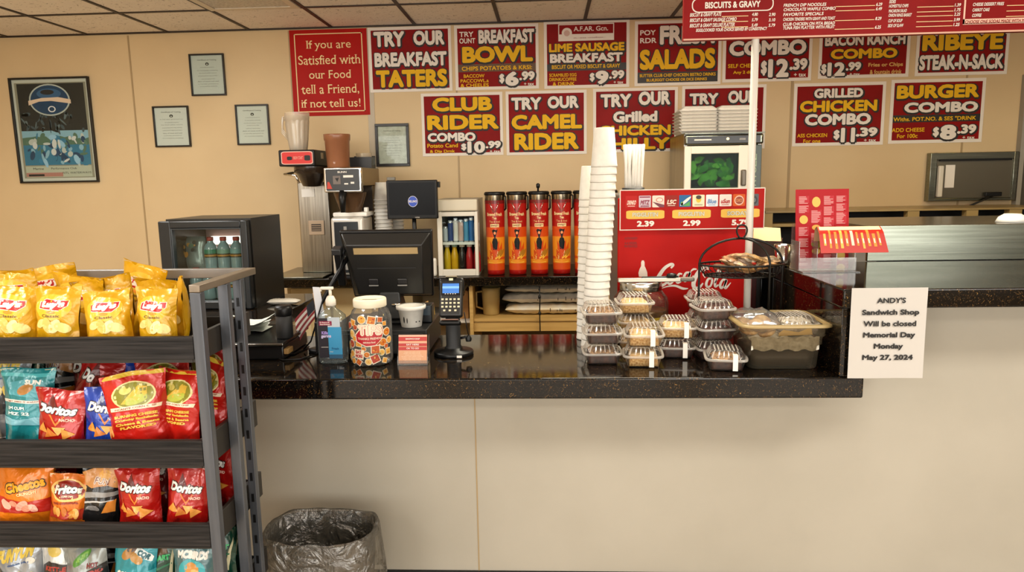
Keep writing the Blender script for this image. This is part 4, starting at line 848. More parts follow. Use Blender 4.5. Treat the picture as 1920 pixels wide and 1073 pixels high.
cz = MB(); cz.tube([p0 + Vector((-.002, -.02, .03)), atY(636, 510, 2.62), atY(606, 560, 2.58), atY(583, 640, 2.56), atY(570, 655, 2.60)], .003, BLACK, 6)
tag(cz.build('cable'), 'thin black cable looping down beside the slanted arm', 'cable')
# foam cup, orange notes behind
xc, w = span(743, 797, 575, 2.58)
fc2 = thing('foam_cup', 'white foam soup cup with a paper rim standing on the cash drawer', 'foam cup', (xc, 2.585, DZ))
b = cup(w * .68, w * .93, .078); b.lathe([(w * .97, .066), (w * 1.02, .067), (w * 1.03, .079), (w * .95, .08)], FOAM, 28); b.build('cup', fc2)
b = MB(); rr = random.Random(12); f2 = Frame((-.02, 0, 0))
for i in range(4):
    u = [-.02, -.008, .024, .034][i]; v = [.03, .028, .022, .022][i]
    q = lambda x, z: (x, -math.sqrt(max(0, (w * (.68 + .25 * z / .078)) ** 2 - x * x)) - .0006, z)
    o2 = ellipse(u, v, [.003, .002, .0025, .0025][i], [.013, .011, .0025, .0025][i], 10); b.add([q(*p) for p in o2], [tuple(range(10))], INK)
b.build('marks', fc2)
for k, (px, py, Y, m, n, s) in enumerate(((766, 568, 2.80, mat('#c0672d', .6), 'orange folded slip behind the foam soup cup', (.05, .03)), (797, 562, 2.82, mat('#c99a55', .6), 'tan folded slip leaning behind the foam soup cup', (.025, .055)), (808, 568, 2.80, mat('#d9a93f', .6), 'yellow folded slip beside the payment terminal', (.025, .045)))):
    x = atY(px, py, Y).x; b = MB(); b.solid([(-s[0] / 2, -.02, 0), (s[0] / 2, -.012, 0), (s[0] / 2, .012, 0), (-s[0] / 2, .02, 0), (-s[0] / 2, -.001, s[1] * .8), (s[0] / 2, -.001, s[1]), (s[0] / 2, .001, s[1]), (-s[0] / 2, .001, s[1] * .8)], [(3, 2, 1, 0), (4, 5, 6, 7), (0, 1, 5, 4), (1, 2, 6, 5), (2, 3, 7, 6), (3, 0, 4, 7)], m)
    tag(b.build('paper_slip', loc=(x, Y, DZ)), n, 'paper slip')

# --- payment terminal on a round base
px_ = atZ(851, 664, CZ); tx, ty = px_.x, px_.y
pt2 = thing('payment_terminal', 'black payment terminal with a blue screen on a round pedestal', 'payment terminal', (tx, ty, CZ))
MB().lathe([(.001, 0), (.071, 0), (.073, .003), (.073, .011), (.070, .015), (.035, .018), (.033, .026), (.001, .026)], BLACK, 40).build('base', pt2)
MB().lathe([(.031, .0262), (.027, .034), (.0265, .14)], BLACKM, 28, cap1=True).build('post', pt2)
MB().box(.02, .038, -.0722, -.069, .003, .011, OFFW).build('base_sticker', pt2)
tm = MB(); yaw = 0
z0, z1 = atY(840, 590, 2.55).z - CZ, atY(840, 533, 2.55).z - CZ; L = (z1 - z0) / cos(radians(20))
def tl(mb): mb.V = [(x, y * cos(radians(20)) + z * sin(radians(20)) - .05, z0 + z * cos(radians(20)) - y * sin(radians(20))) for x, y, z in mb.V]; return mb
L = .135; w2 = .042
tl(MB().box(-w2, w2, -.014, .02, 0, L, mat('#191919', .35), .009, 3).box(-w2 - .004, w2 + .004, -.006, .022, L * .7, L + .012, BLACK, .01)).build('body', pt2)
s_ = MB(); f2 = Frame((-.03, -.0145, L * .60), w=.06, h=L * .30); s_.rect(f2, -.08, 1.08, -.08, 1.08, .0002, BLACKG); s_.rect(f2, 0, 1, 0, 1, .0006, mat('#3a6bb0', .25, emit=.55)); s_.rect(f2, 0, 1, .55, .75, .0009, mat('#6f9fd6', .25, emit=.6)); s_.rect(f2, 0, 1, 0, .12, .0009, BLACKG)
for i in range(5): s_.rect(f2, .15 + i * .15, .22 + i * .15, .03, .09, .0012, OFFW)
tl(s_).build('screen', pt2)
for r_ in range(4):
    for c_ in range(5 if r_ < 3 else 3):
        kx = -.029 + c_ * .0145 if r_ < 3 else -.022 + c_ * .020
        tl(MB().box(kx - .0042, kx + .0042, -.0168, -.0142, L * .47 - r_ * .0135 - .0033, L * .47 - r_ * .0135 + .0033, mat('#d8cfae', .5), .001)).build('key', pt2)
tl(MB().box(-.02, .02, -.012, .012, L + .0122, L + .016, mat('#9a9078', .4)).box(-.007, .007, -.013, -.0065, L - .002, L + .006, mat('#e9e2b9', .4))).build('contactless_pad', pt2)
tl(MB().box(-w2 + .004, w2 - .004, -.03, .005, -.03, -.0145, BLACK, .006).box(-.03, .03, -.031, -.0145, -.014, -.0105, mat('#7d5a4a', .5))).build('card_slot', pt2)
MB().tube([(.026, 0, .06), (.05, 0, .065), (.058, 0, .05)], .005, BLACK, 8).lathe([(.010, 0), (.012, .01), (.006, .022)], BLACK, 12, (.056, 0, .048), cap0=True, cap1=True).build('pen_holder', pt2)
MB().tube([(.058, 0, .06), (.050, -.006, .11), (.044, -.012, .16)], .0018, BLACK, 6).build('pen_cord', pt2)

# --- card holder with red cards
xc, w = span(748, 801, 660, 2.41)
hz = .098; lean = radians(14)
ch = thing('card_holder', 'clear acrylic holder for red cards before the cash drawer', 'card holder', (xc, 2.415, CZ))
b = MB(); b.box(-w - .003, w + .003, -.022, .03, 0, .003, PLASTIC)
for s in (-1, 1): b.solid([(s * (w + .003), -.022, .003), (s * (w + .0015), -.022, .003), (s * (w + .0015), .03, .003), (s * (w + .003), .03, .003), (s * (w + .003), -.018, .03), (s * (w + .0015), -.018, .03), (s * (w + .0015), .03, .098), (s * (w + .003), .03, .098)], [(3, 2, 1, 0), (4, 5, 6, 7), (0, 1, 5, 4), (1, 2, 6, 5), (2, 3, 7, 6), (3, 0, 4, 7)], PLASTIC)
b.box(-w - .003, w + .003, -.025, -.0221, .0, .016, PLASTIC); b.build('acrylic', ch)
cdm = MB(); f2 = Frame((-w, -.020, .0045), V=(0, .022 / .098, 1), w=2 * w, h=.1)
cdm.prism([(0, 0), (1, 0), (1, 1), (0, 1)], f2, -.004, mat('#d8a37a', .5)); cr = mat('#b01f14', .45)
for a, c, m in ((.93, 1., mat('#d9a58b', .5)), (.78, .93, cr), (.68, .74, mat('#dc9a80', .5)), (.60, .70, cr), (.46, .58, cr), (.0, .44, mat('#d29a72', .5))): cdm.rect(f2, 0, 1, a, c, .0006, m)
for t, x0, x1, y in (('SANDWICH SHOP', .25, .75, .83), ('EAT HERE', .28, .72, .63), ('OR TO GO', .28, .72, .50)): cdm.text(f2, t, x0, x1, y, y + .055, .0012, OFFW, .03)
rr = random.Random(4)
for i in range(7): cdm.text(f2, 'burgers subs salads catering', .5 - rr.uniform(.25, .4), .5 + rr.uniform(.25, .4), .38 - i * .052, .41 - i * .052, .0012, mat('#f0dcc0', .5))
tag(cdm.build('business_card', loc=(xc, 2.415, CZ)), 'red and tan printed card stack in the clear acrylic holder', 'card')

# --- tips jar with food stickers
jr = .0735; jp = (-.624, 2.435)
tj = thing('tips_jar', 'large clear plastic TIPS jar covered in food stickers with a white lid', 'tips jar', (*jp, CZ))
JH = .215
MB().lathe([(.001, .001), (jr * .8, 0), (jr * .97, .006), (jr, .02), (jr, .15), (jr * .985, .165), (jr * .86, .19), (jr * .73, .2), (jr * .73, JH)], PLASTIC, 40).build('jar_body', tj)
lid = MB(); lid.lathe([(jr * .77, JH - .012), (jr * .79, JH - .01), (jr * .79, JH + .012), (jr * .76, JH + .017), (jr * .66, JH + .017), (jr * .64, JH + .012), (.001, JH + .012)], mat('#e8dfc6', .45), 40); lid.rect(Frame((-.025, -.006, JH + .0125), V=(0, 1, 0)), 0, .05, 0, .006, 0, mat('#7d6a44', .6)); lid.build('lid', tj)
stk = MB()
def jmap(u, v, o): a = -pi / 2 + u / jr; return ((jr + o) * cos(a), (jr + o) * sin(a), v)
def jdec(V, F, m, o):
    bm = bmesh.new(); vs = [bm.verts.new((q[0], q[1], q[2] if len(q) > 2 else 0)) for q in V]
    for f in F:
        try: bm.faces.new([vs[i] for i in f])
        except ValueError: pass
    for k in range(-14, 15): bmesh.ops.bisect_plane(bm, geom=bm.verts[:] + bm.edges[:] + bm.faces[:], plane_co=(k * .007, 0, 0), plane_no=(1, 0, 0), dist=1e-6)
    bm.verts.index_update(); stk.add([jmap(v.co.x, v.co.y, o + v.co.z) for v in bm.verts], [[v.index for v in f.verts] for f in bm.faces], m); bm.free()
jp_ = lambda pts, m, o: jdec(pts, [tuple(range(len(pts)))], m, o)
def jtext(t, x0, x1, y0, y1, m, o, bold=.03):
    V, F, _ = text2d(t, bold, 3); jdec([(x0 + (x1 - x0) * u, y0 + (y1 - y0) * v, lz) for u, v, lz in V], F, m, o)
STW = mat('#e9dcc2', .5); FO = ['#d9932f', '#c9741f', '#e0a648', '#b8521e', '#d8b060', '#a83a24']
rr = random.Random(21)
spots = [(-.052, .155, .014), (.02, .165, .017), (-.014, .168, .014), (.05, .165, .011), (-.06, .115, .014), (-.062, .08, .014), (-.028, .085, .015), (.058, .085, .014), (-.062, .045, .012), (.03, .062, .018), (.052, .05, .011), (.028, .03, .018), (-.055, .02, .010), (.075, .12, .014), (.078, .05, .013), (-.085, .14, .012), (-.088, .07, .014), (-.04, .14, .009), (.066, .15, .009), (.0, .045, .010), (.062, .02, .011), (-.03, .018, .012), (.005, .02, .011), (.038, .085, .008), (-.045, .10, .009), (-.01, .065, .008), (.085, .09, .012), (.07, .07, .009), (-.075, .03, .011), (-.07, .145, .011)]
for i, (u, v, r_) in enumerate(spots):
    k = rr.choice([0, 1, 2]); rot = rr.uniform(-.5, .5)
    o1 = ellipse(u, v, r_ * 1.15, r_ * 1.1, 18, rot) if k else ellipse(u, v, r_ * 1.25, r_ * 1.25, 4, rot + .7); o2 = ellipse(u, v, r_ * .95, r_ * .9, 18, rot) if k else ellipse(u, v, r_ * 1.02, r_ * 1.02, 4, rot + .7)
    jp_(o1, STW, .0010 + i * .00004); jp_(o2, mat(FO[i % 6], .5), .0018 + i * .00004)
    for q in range(3): jp_(ellipse(u + rr.uniform(-.4, .4) * r_, v + rr.uniform(-.4, .4) * r_, r_ * .25, r_ * .14, 8, rr.uniform(0, 3)), mat(FO[(i + 2 + q) % 6], .5), .0026 + i * .00004 + q * .0001)
jp_([(-.036, .09), (.0, .073), (.03, .075), (.052, .095), (.062, .125), (.055, .15), (-.02, .138), (-.04, .115)], STW, .0034); MAR = mat('#b3202b', .4)
jp_([(-.033, .092), (.0, .076), (.03, .078), (.05, .097), (.059, .125), (.052, .147), (-.018, .134), (-.036, .114)], MAR, .0038)
jtext('TIPS', -.028, .056, .112, .152, STW, .0044, .12); jtext('TIPS', -.026, .054, .115, .149, mat('#d8344a', .4), .0048, .02); jtext("TIPS", -.0265, .0535, .1155, .1485, STW, .0052, .0)
jtext('THANKS FRIENDS', -.028, .05, .098, .106, STW, .0044, .02); jtext('delicious food', -.01, .03, .086, .092, STW, .0044)
jp_([(-.048, .032), (-.012, .028), (-.008, .062), (-.046, .064)], STW, .0034); jtext('EAT', -.04, -.018, .048, .06, MAR, .004, .05); jtext('MORE', -.042, -.014, .034, .046, MAR, .004, .05); jtext('CRISPY WAFFLE', .01, .048, .043, .05, mat('#5f6a55', .5), .004)
stk.build('stickers', tj)
# coins and folded notes inside the jar
for k in range(9):
    a = k * 2.4; r_ = .012 + .0045 * k; o = tag(MB().cyl((0, 0, 0), .011, .0018, mat(['#8a7a5a', '#9a9a96', '#8d5a3a'][k % 3], .3, .9), 16).build('coin', loc=(jp[0] + r_ * cos(a), jp[1] + r_ * sin(a), CZ + .0075 + .002 * (k % 3))), 'small coin lying on the bottom of the TIPS jar', 'coin', 'coins in the tips jar')
for k in range(3):
    b = MB(); rr = random.Random(k); V = []
    for j in range(5):
        for i in range(7): V.append((-.04 + .08 * i / 6, .012 * sin(i * 1.3 + k) - .02 + .02 * k, .012 + .06 * j / 4 + .006 * cos(i + j)))
    b.add(V, [(j * 7 + i, j * 7 + i + 1, j * 7 + i + 8, j * 7 + i + 7) for j in range(4) for i in range(6)], mat(['#7d8a72', '#8f957f', '#727f6a'][k], .7), True)
    tag(b.build('banknote', loc=(*jp, CZ + .002)), 'crumpled green banknote standing inside the TIPS jar', 'banknote', 'notes in the tips jar')
# long white paper strip behind the jar
b = MB(); f2 = Frame((-.735, 2.575, CZ + .09), U=(1, .15, 0), V=(-.12, .05, 1)); b.prism([(0, 0), (.032, 0), (.03, .16), (.004, .162)], f2, .0012, mat('#dcdde2', .6)); b.solid([(-.745, 2.56, CZ), (-.69, 2.56, CZ), (-.69, 2.60, CZ), (-.745, 2.60, CZ), (-.745, 2.56, CZ + .12), (-.69, 2.56, CZ + .12), (-.69, 2.60, CZ + .12), (-.745, 2.60, CZ + .12)], [(3, 2, 1, 0), (4, 5, 6, 7), (0, 1, 5, 4), (1, 2, 6, 5), (2, 3, 7, 6), (3, 0, 4, 7)], BLACK, .003)
for o_x in (0,): pass
b.V = [(x - .125, y + .0, z) for x, y, z in b.V]
tag(b.build('slip_holder'), 'black slip holder with a tall white paper slip behind the TIPS jar', 'slip holder')

# --- hand sanitizer pump bottle
xc, w = span(594, 648, 640, 2.42)
sp = thing('hand_sanitizer', 'clear pump bottle of hand sanitizer with a blue label beside the TIPS jar', 'hand sanitizer', (xc, 2.44, CZ))
sec = [(.0, .86), (.006, .97), (.02, 1.), (.15, 1.), (.17, .93), (.185, .62), (.195, .34), (.205, .30)]
b = MB(); seg = 36; V = []
for z, k in sec:
    for i in range(seg):
        a = 2 * pi * i / seg; ca, sa = cos(a), sin(a); e = .6 if k > .5 else .9
        V.append((w * k * abs(ca) ** e * (1 if ca > 0 else -1), .028 * min(1, k * 1.05) * abs(sa) ** e * (1 if sa > 0 else -1), z))
BOT = clear('sanitizer_bottle', '#e9f1f2', .08, .06, .05, '#dfe8ea')
b.add(V, [(j * seg + i, j * seg + (i + 1) % seg, (j + 1) * seg + (i + 1) % seg, (j + 1) * seg + i) for j in range(len(sec) - 1) for i in range(seg)] + [tuple(range(seg))[::-1]], BOT, True); b.build('bottle', sp)
lb = MB(); f2 = Frame((-w * .8, -.0292, .02), w=w * 1.6, h=.145)
lb.rect(f2, .0, .42, .02, 1., .0, mat('#26242b', .4)); lb.rect(f2, .42, 1., .10, .78, .0, mat('#3f93bf', .3)); lb.rect(f2, .42, .95, .78, 1.02, .0, mat('#b9c4cc', .35)); lb.rect(f2, .42, 1., .0, .10, .0, mat('#2a5876', .4))
lb.rect(f2, .05, .6, .82, .93, .001, mat('#8c2a48', .4)); lb.text(f2, 'Hand', .1, .5, .885, .915, .0015, OFFW, .02); lb.text(f2, 'Sanitizer', .1, .55, .835, .87, .0015, OFFW, .02)
lb.text(f2, 'Kills', .15, .42, .60, .68, .0015, mat('#a58fd0', .4), .04); lb.text(f2, 'germs', .12, .55, .50, .58, .0015, mat('#cfc4e6', .4), .04); lb.text(f2, 'Fresh', .55, .85, .22, .28, .0015, mat('#1d5f8c', .4), .02); lb.rect(f2, .1, .4, .28, .29, .0015, OFFW); lb.text(f2, 'refreshing gel', .46, .6, .15, .19, .0015, OFFW)
lb.build('label', sp)
pu = MB(); wt = mat('#e9e2d3', .4); pu.lathe([(.0155, .2052), (.018, .207), (.018, .225), (.012, .238), (.009, .24)], wt, 24, cap1=True, cap0=True); pu.tube([(0, 0, .238), (0, 0, .262)], .0055, wt, 12); pu.box(-.034, .012, -.007, .007, .262, .272, wt, .003); pu.box(-.036, -.030, -.005, .005, .256, .2645, wt, .001); pu.build('pump', sp)

# --- left end of the counter: receipt printer, canister, papers, flag, gloves
rp = thing('receipt_printer', 'black receipt printer with a silver front edge at the end of the counter', 'receipt printer', (-1.10, 2.475, CZ))
MB().box(-.20, .14, -.0, .26, 0, .05, mat('#121212', .3), .006).build('body', rp)
b = MB(); b.solid([(-.205, -.015, .052), (.145, -.015, .052), (.145, .27, .056), (-.205, .27, .056), (-.205, -.015, .066), (.145, -.015, .066), (.145, .27, .074), (-.205, .27, .074)], [(3, 2, 1, 0), (4, 5, 6, 7), (0, 1, 5, 4), (1, 2, 6, 5), (2, 3, 7, 6), (3, 0, 4, 7)], mat('#171717', .2), .004); b.build('lid', rp)
MB().box(-.206, .146, -.019, -.0155, .055, .063, CHROME, .001).build('trim_strip', rp)
MB().box(.1405, .158, .0, .05, .02, .04, mat('#8a6a3c', .5), .002).build('tear_bar', rp)
rr = random.Random(9)
for k in range(5):
    b = MB(); V = []; a0 = rr.uniform(-.3, .3); hw, hd = rr.uniform(.075, .095), rr.uniform(.05, .06)
    for j in range(4):
        for i in range(7): u, v = i / 6 * 2 - 1, j / 3 * 2 - 1; V.append((u * hw * cos(a0) - v * hd * sin(a0), u * hw * sin(a0) + v * hd * cos(a0), .008 * k + .010 * (u * u) * (k * .6) + .002 * sin(i * 1.7 + k)))
    n_ = len(V); F = [(j * 7 + i, j * 7 + i + 1, j * 7 + i + 8, j * 7 + i + 7) for j in range(3) for i in range(6)]
    b.add(V, F, mat('#d4d9d2', .7), True)
    tag(b.build('receipt', loc=(-1.17 + .008 * k, 2.66 - .01 * k, CZ + .0775)), 'curled white receipt, %s of the pile behind the receipt printer' % ['lowest', 'second lowest', 'middle', 'second highest', 'topmost'][k], 'receipt', 'receipts behind the printer')
xc, w = span(519, 549, 620, 2.54)
cn = thing('canister', 'small matt black canister with a lid on the receipt printer', 'canister', (xc, 2.54, CZ + .0687)); h = .12
MB().lathe([(.001, 0), (.028, 0), (.03, .003), (.03, h * .68), (.026, h * .7)], BLACKM, 28).build('body', cn); MB().lathe([(.030, h * .7), (.032, h * .72), (.032, h * .92), (.028, h * 1.0), (.001, h * 1.0)], BLACK, 28).build('lid', cn)
fl = thing('small_flag', 'small striped American flag on a tan stick beside the sanitizer', 'flag', (atY(592, 625, 2.6).x, 2.66, CZ))
MB().cyl((0, 0, 0), .022, .012, BLACK, 20, .003).build('stand', fl)
MB().tube([(0, 0, .012), (-.012, 0, .14), (-.02, 0, .215)], .0028, mat('#b08a55', .5), 8).build('stick', fl)
def flagpt(u, v): s = u * .105; return (-.0135 - .0 - s * .72 - v * .006, -.004 + .008 * sin(u * 5), (.12 + .072 * v) - s * .62 - .03 * u * u * (1 - v) - .012 * u * u)
b = MB(); n = 12
for k in range(7):
    V = [flagpt(i / n, (k + e) / 7) for e in (0, 1) for i in range(n + 1)]
    b.add(V, [(i, i + 1, n + 2 + i, n + 1 + i) for i in range(n)], [mat('#8c2a2e', .6), mat('#ddd6cc', .6)][k % 2], True)
V = [tuple(Vector(flagpt(.42 * i / n, .45 + .55 * e)) + Vector((0, -.0012, 0))) for e in (0, 1) for i in range(n + 1)]; b.add(V, [(i, i + 1, n + 2 + i, n + 1 + i) for i in range(n)], mat('#20242f', .6), True)
b.build('flag_cloth', fl)
g0 = atZ(530, 572, CZ)
gl = MB(); gl = pillow(24, 10, .165, .06, .032, 4.2, mat('#dcd8cc', .6)); tag(gl.build('napkin_bundle', loc=(g0.x, g0.y + .02, CZ)), 'folded white napkin bundle lying on the counter return', 'napkins')
for k, pts in enumerate((((-1.02, 2.52), (-.96, 2.46), (-.90, 2.47), (-.86, 2.55), (-.90, 2.62)), ((-1.10, 2.58), (-1.03, 2.50), (-.95, 2.55), (-.93, 2.66)))):
    tag(MB().tube([(x, y, CZ + .003) for x, y in pts], .0028, BLACK, 6).build('cable'), ['thin black cable lying curled before the sanitizer bottle', 'thin black cable lying behind the curled one near the printer'][k], 'cable')

# ================================================================== right part of the front counter
# --- paper notice taped to the bar
x0, x1 = atY(1593, 620, 2.212).x, atY(1735, 620, 2.212).x; z0, z1 = atY(1660, 709, 2.212).z, atY(1660, 540, 2.212).z; w, h = x1 - x0, z1 - z0
nt = thing('paper_notice', 'white paper notice about Memorial Day closing taped to the granite bar edge', 'notice', ((x0 + x1) / 2, 2.2125, z0))
b = MB(); n = 8; V = [(-w / 2 + w * i / n, -.0004 - .0035 * (1 - j / n) ** 2 * (.6 + .4 * sin(i * .9)), h * j / n) for j in range(n + 1) for i in range(n + 1)]
b.add(V, [(j * (n + 1) + i, j * (n + 1) + i + 1, (j + 1) * (n + 1) + i + 1, (j + 1) * (n + 1) + i) for j in range(n) for i in range(n)], mat('#bcb7b0', .7), True)
f2 = Frame((-w / 2, -.0048, 0), w=w, h=h)
for t, a, c, yt, yb in (("ANDY'S", .335, .71, .105, .165), ('Sandwich Shop', .145, .895, .235, .31), ('Will be closed', .17, .865, .36, .42), ('Memorial Day', .175, .86, .485, .56), ('Monday', .325, .71, .61, .685), ('May 27, 2024', .18, .85, .735, .81)): b.text(f2, t, a, c, 1 - yb, 1 - yt, 0, INK, .035)
b.build('sheet', nt)

# --- red drink dispenser with the soft drink script
Y0 = 2.90
dx0, dx1 = atY(1158, 500, Y0).x, atY(1411, 500, Y0).x; xc = (dx0 + dx1) / 2; w = (dx1 - dx0) / 2; zt = atY(1285, 425, Y0).z + .13
sd = thing('drink_dispenser', 'red drink dispenser with white script lettering behind the dessert boxes', 'drink dispenser', (xc, Y0, CZ)); H = zt - CZ
MB().box(-w + .004, w - .004, .012, .42, 0, H, mat('#77716a', .4, .5), .006).build('cabinet', sd)
b = MB(); b.box(-w, w, 0, .0115, .0, H - .012, COKERED, .004); f2 = Frame((-w, -.0003, -CZ))
def cpt(x, y): p = atY(x, y, Y0); return (p.x - dx0, p.z)
def ribbon(pts, wd, o=.001, m=OFFW):
    """pen stroke: pts are (px, py, width factor) smoothed with a spline"""
    P = []
    for i in range(len(pts) - 1):
        a, c, d, e = pts[max(0, i - 1)], pts[i], pts[i + 1], pts[min(len(pts) - 1, i + 2)]
        for k in range(8):
            t = k / 8; P.append(tuple(.5 * ((2 * c[j]) + (-a[j] + d[j]) * t + (2 * a[j] - 5 * c[j] + 4 * d[j] - e[j]) * t * t + (-a[j] + 3 * c[j] - 3 * d[j] + e[j]) * t ** 3) for j in range(3)))
    P.append(pts[-1]); L, R = [], []
    for i, p in enumerate(P):
        q0, q1 = P[max(0, i - 1)], P[min(len(P) - 1, i + 1)]; dx_, dy_ = q1[0] - q0[0], q1[1] - q0[1]; l = math.hypot(dx_, dy_) or 1
        ww = wd * p[2] / 2; L.append(cpt(p[0] - dy_ / l * ww, p[1] + dx_ / l * ww)); R.append(cpt(p[0] + dy_ / l * ww, p[1] - dx_ / l * ww))
    n = len(P); b.add([f2(u, v, o) for u, v in L + R], [(i, i + 1, n + i + 1, n + i) for i in range(n - 1)], m)
def S_(pts, wd, k): ribbon(pts, wd, .001 + k * .00012)
# letters of the script, written as pen strokes
S_([(1258, 503, .5), (1262, 497, .8), (1257, 496, .9), (1246, 503, 1), (1236, 517, 1.2), (1231, 529, 1.3), (1236, 536, 1.1), (1246, 533, .8), (1254, 526, .4)], 6, 0)
S_([(1263, 517, .8), (1256, 517, .9), (1252, 526, 1.1), (1254, 532, 1), (1260, 530, .8), (1264, 521, .9), (1263, 516, .7)], 4.4, 1)
S_([(1279, 514, .7), (1273, 514, .9), (1269, 523, 1.2), (1270, 530, 1), (1276, 528, .6), (1281, 521, .4)], 4.4, 2)
S_([(1293, 511, .8), (1286, 512, .9), (1282, 521, 1.1), (1284, 527, 1), (1289, 523, .8), (1294, 511, .9), (1291, 523, 1.1), (1294, 525, .9), (1300, 517, .4)], 4.4, 3)
S_([(1295, 509, .5), (1300, 505, .9), (1306, 505, .5)], 4, 4)
S_([(1327, 506, .4), (1328, 500, .7), (1322, 500, .9), (1311, 508, 1.1), (1303, 522, 1.3), (1300, 534, 1.3), (1304, 541, 1.1), (1312, 538, .8), (1318, 531, .4)], 6, 5)
S_([(1322, 521, .5), (1318, 514, .6), (1322, 506, .6), (1328, 504, .4)], 3, 6)
S_([(1334, 523, .8), (1328, 523, .9), (1324, 532, 1.1), (1326, 538, 1), (1332, 536, .8), (1335, 527, .9), (1334, 522, .7)], 4.4, 7)
S_([(1340, 531, .5), (1348, 517, .7), (1352, 505, .9), (1350, 501, .8), (1346, 508, .9), (1341, 526, 1.1), (1341, 537, 1.1), (1347, 534, .5)], 4.2, 8)
S_([(1361, 525, .8), (1355, 525, .9), (1350, 534, 1.1), (1352, 540, 1), (1357, 536, .8), (1362, 525, .9), (1359, 536, 1.1), (1361, 540, .9), (1370, 530, .3)], 4.4, 9)
S_([(1240, 541, .2), (1252, 537, .6), (1266, 536, .9), (1280, 541, 1), (1290, 541, .4)], 4.4, 10)
bt = [(1201, 519), (1214, 519), (1213.5, 511), (1211, 504), (1208.5, 499), (1208.5, 492), (1207, 488.5), (1203.5, 488.5), (1202, 492), (1202, 499), (1199, 505), (1197, 512), (1198, 519)]
b.poly(f2, [cpt(*p) for p in bt[::-1]], .001, mat('#e6d3c4', .5))
for t, y in (('AUTHORIZED', 447), ('4.4 VESSEL', 456), ('PATENTED', 462)):
    a, c = cpt(1171, y + 2.4), cpt(1195, y - 2.4); b.text(f2, t, a[0], c[0], a[1], c[1], .001, mat('#4a0b08', .5))
b.build('front_panel', sd)
# price strip
Y1 = 2.86; sx0, sx1 = atY(1162, 395, Y1).x, atY(1434, 390, Y1).x; sz0, sz1 = (atY(1162, 433, Y1).z + atY(1432, 428, Y1).z) / 2, (atY(1162, 358, Y1).z + atY(1434, 350, Y1).z) / 2
ps = thing('price_sign', 'red drink price sign with small logo tiles mounted on the red dispenser', 'sign', ((sx0 + sx1) / 2, Y1, sz0))
w_ = (sx1 - sx0) / 2; h_ = sz1 - sz0; b = MB(); b.box(-w_, w_, 0, .004, 0, h_, OFFW); b.box(-.12, .12, .0042, Y0 - Y1 - .0005, .0, h_ * .4, GREYP); f2 = Frame((-w_, 0, 0), w=2 * w_, h=h_)
b.rect(f2, .006, .994, .022, .978, .0006, SIGNRED2)
TI = [('#b01a14', '#e9c9b8', 'DRINKO'), ('#c9b9c2', '#8a2440', 'MITZ'), ('#e4d5c6', '#c03a3a', 'S'), ('#8f2418', '#e6cdb8', 'LSC'), ('#2b6396', '#7db24a', ''), ('#e2d9b4', '#d8b52a', 'oooooo'), ('#dde0e2', '#6d8db8', 'Blue'), ('#e6e0d6', '#b8352a', 'uSun'), ('#cc5a1f', '#8c3010', ''), ('#5b5f63', '#20242a', '')]
for i, (c1, c2, t) in enumerate(TI):
    x = .04 + i * .0925; b.poly(f2, rrect(x, x + .083, .56, .85, .012, 3), .0012, mat(c1, .5, spec=.2))
    if i == 4: b.poly(f2, [(x + .02, .58), (x + .075, .58), (x + .075, .7)], .0018, mat('#4b9a4a', .5)); b.poly(f2, ellipse(x + .045, .70, .014, .12, 12, -.3), .0022, OFFW); b.poly(f2, ellipse(x + .02, .64, .008, .05, 10), .0022, mat(c2, .5))
    elif i == 5: b.poly(f2, ellipse(x + .042, .74, .018, .085, 14), .0018, mat(c2, .5)); b.poly(f2, ellipse(x + .042, .79, .019, .05, 14), .0022, mat('#2a2620', .5)); b.text(f2, t, x + .015, x + .07, .59, .62, .0018, INK)
    elif i == 2: b.poly(f2, [(x, .70), (x + .05, .56), (x + .083, .56), (x + .083, .62)], .0018, mat('#6d2a3a', .5)); b.poly(f2, ellipse(x + .05, .74, .025, .06, 14), .0022, mat('#c9645a', .5)); b.poly(f2, ellipse(x + .05, .74, .02, .045, 14), .0026, mat(c1, .5))
    elif i in (8, 9): b.poly(f2, ellipse(x + .042, .70, .033, .12, 18), .0018, mat('#e0b59a' if i == 8 else '#20242a', .5)); b.poly(f2, ellipse(x + .042, .70, .026, .09, 18), .0022, mat(c2, .5)); b.text(f2, 'OXO' if i == 8 else 'ooo', x + .02, x + .062, .66, .74, .0026, mat('#d98a4a' if i == 8 else '#8a8f92', .5), .03)
    else: b.text(f2, t, x + .012, x + .072, .63, .74, .0018, mat(c2, .5), .05, shear=.2); b.rect(f2, x + .015, x + .065, .59, .605, .0018, mat(c2, .5))
    if i == 1: b.rect(f2, x + .005, x + .078, .80, .83, .0018, mat(c2, .5)); b.text(f2, 'BEVERAGE', x + .012, x + .072, .57, .61, .0022, mat(c2, .5), .02)
for x, t, p in ((.045, 'PIGGLITIN', '2.39'), (.365, 'PIGGLITIN', '2.99'), (.70, 'SODAYO', '5.79')):
    b.poly(f2, rrect(x, x + .265, .29, .49, .07, 6) if False else [(x + .03 + (q[0] - .03) , q[1]) for q in rrect(0, .265, .28, .49, .03, 4)], .0012, mat('#e2b23c', .5)); b.text(f2, t, x + .042, x + .222, .33, .44, .0018, mat('#9a9a8a', .5), .08); b.text(f2, t, x + .044, x + .22, .335, .435, .0024, mat('#e6d9b2', .5), .0); b.text(f2, p, x + .075, x + .195, .09, .23, .0018, OFFW, .05)
b.build('printed_board', ps)
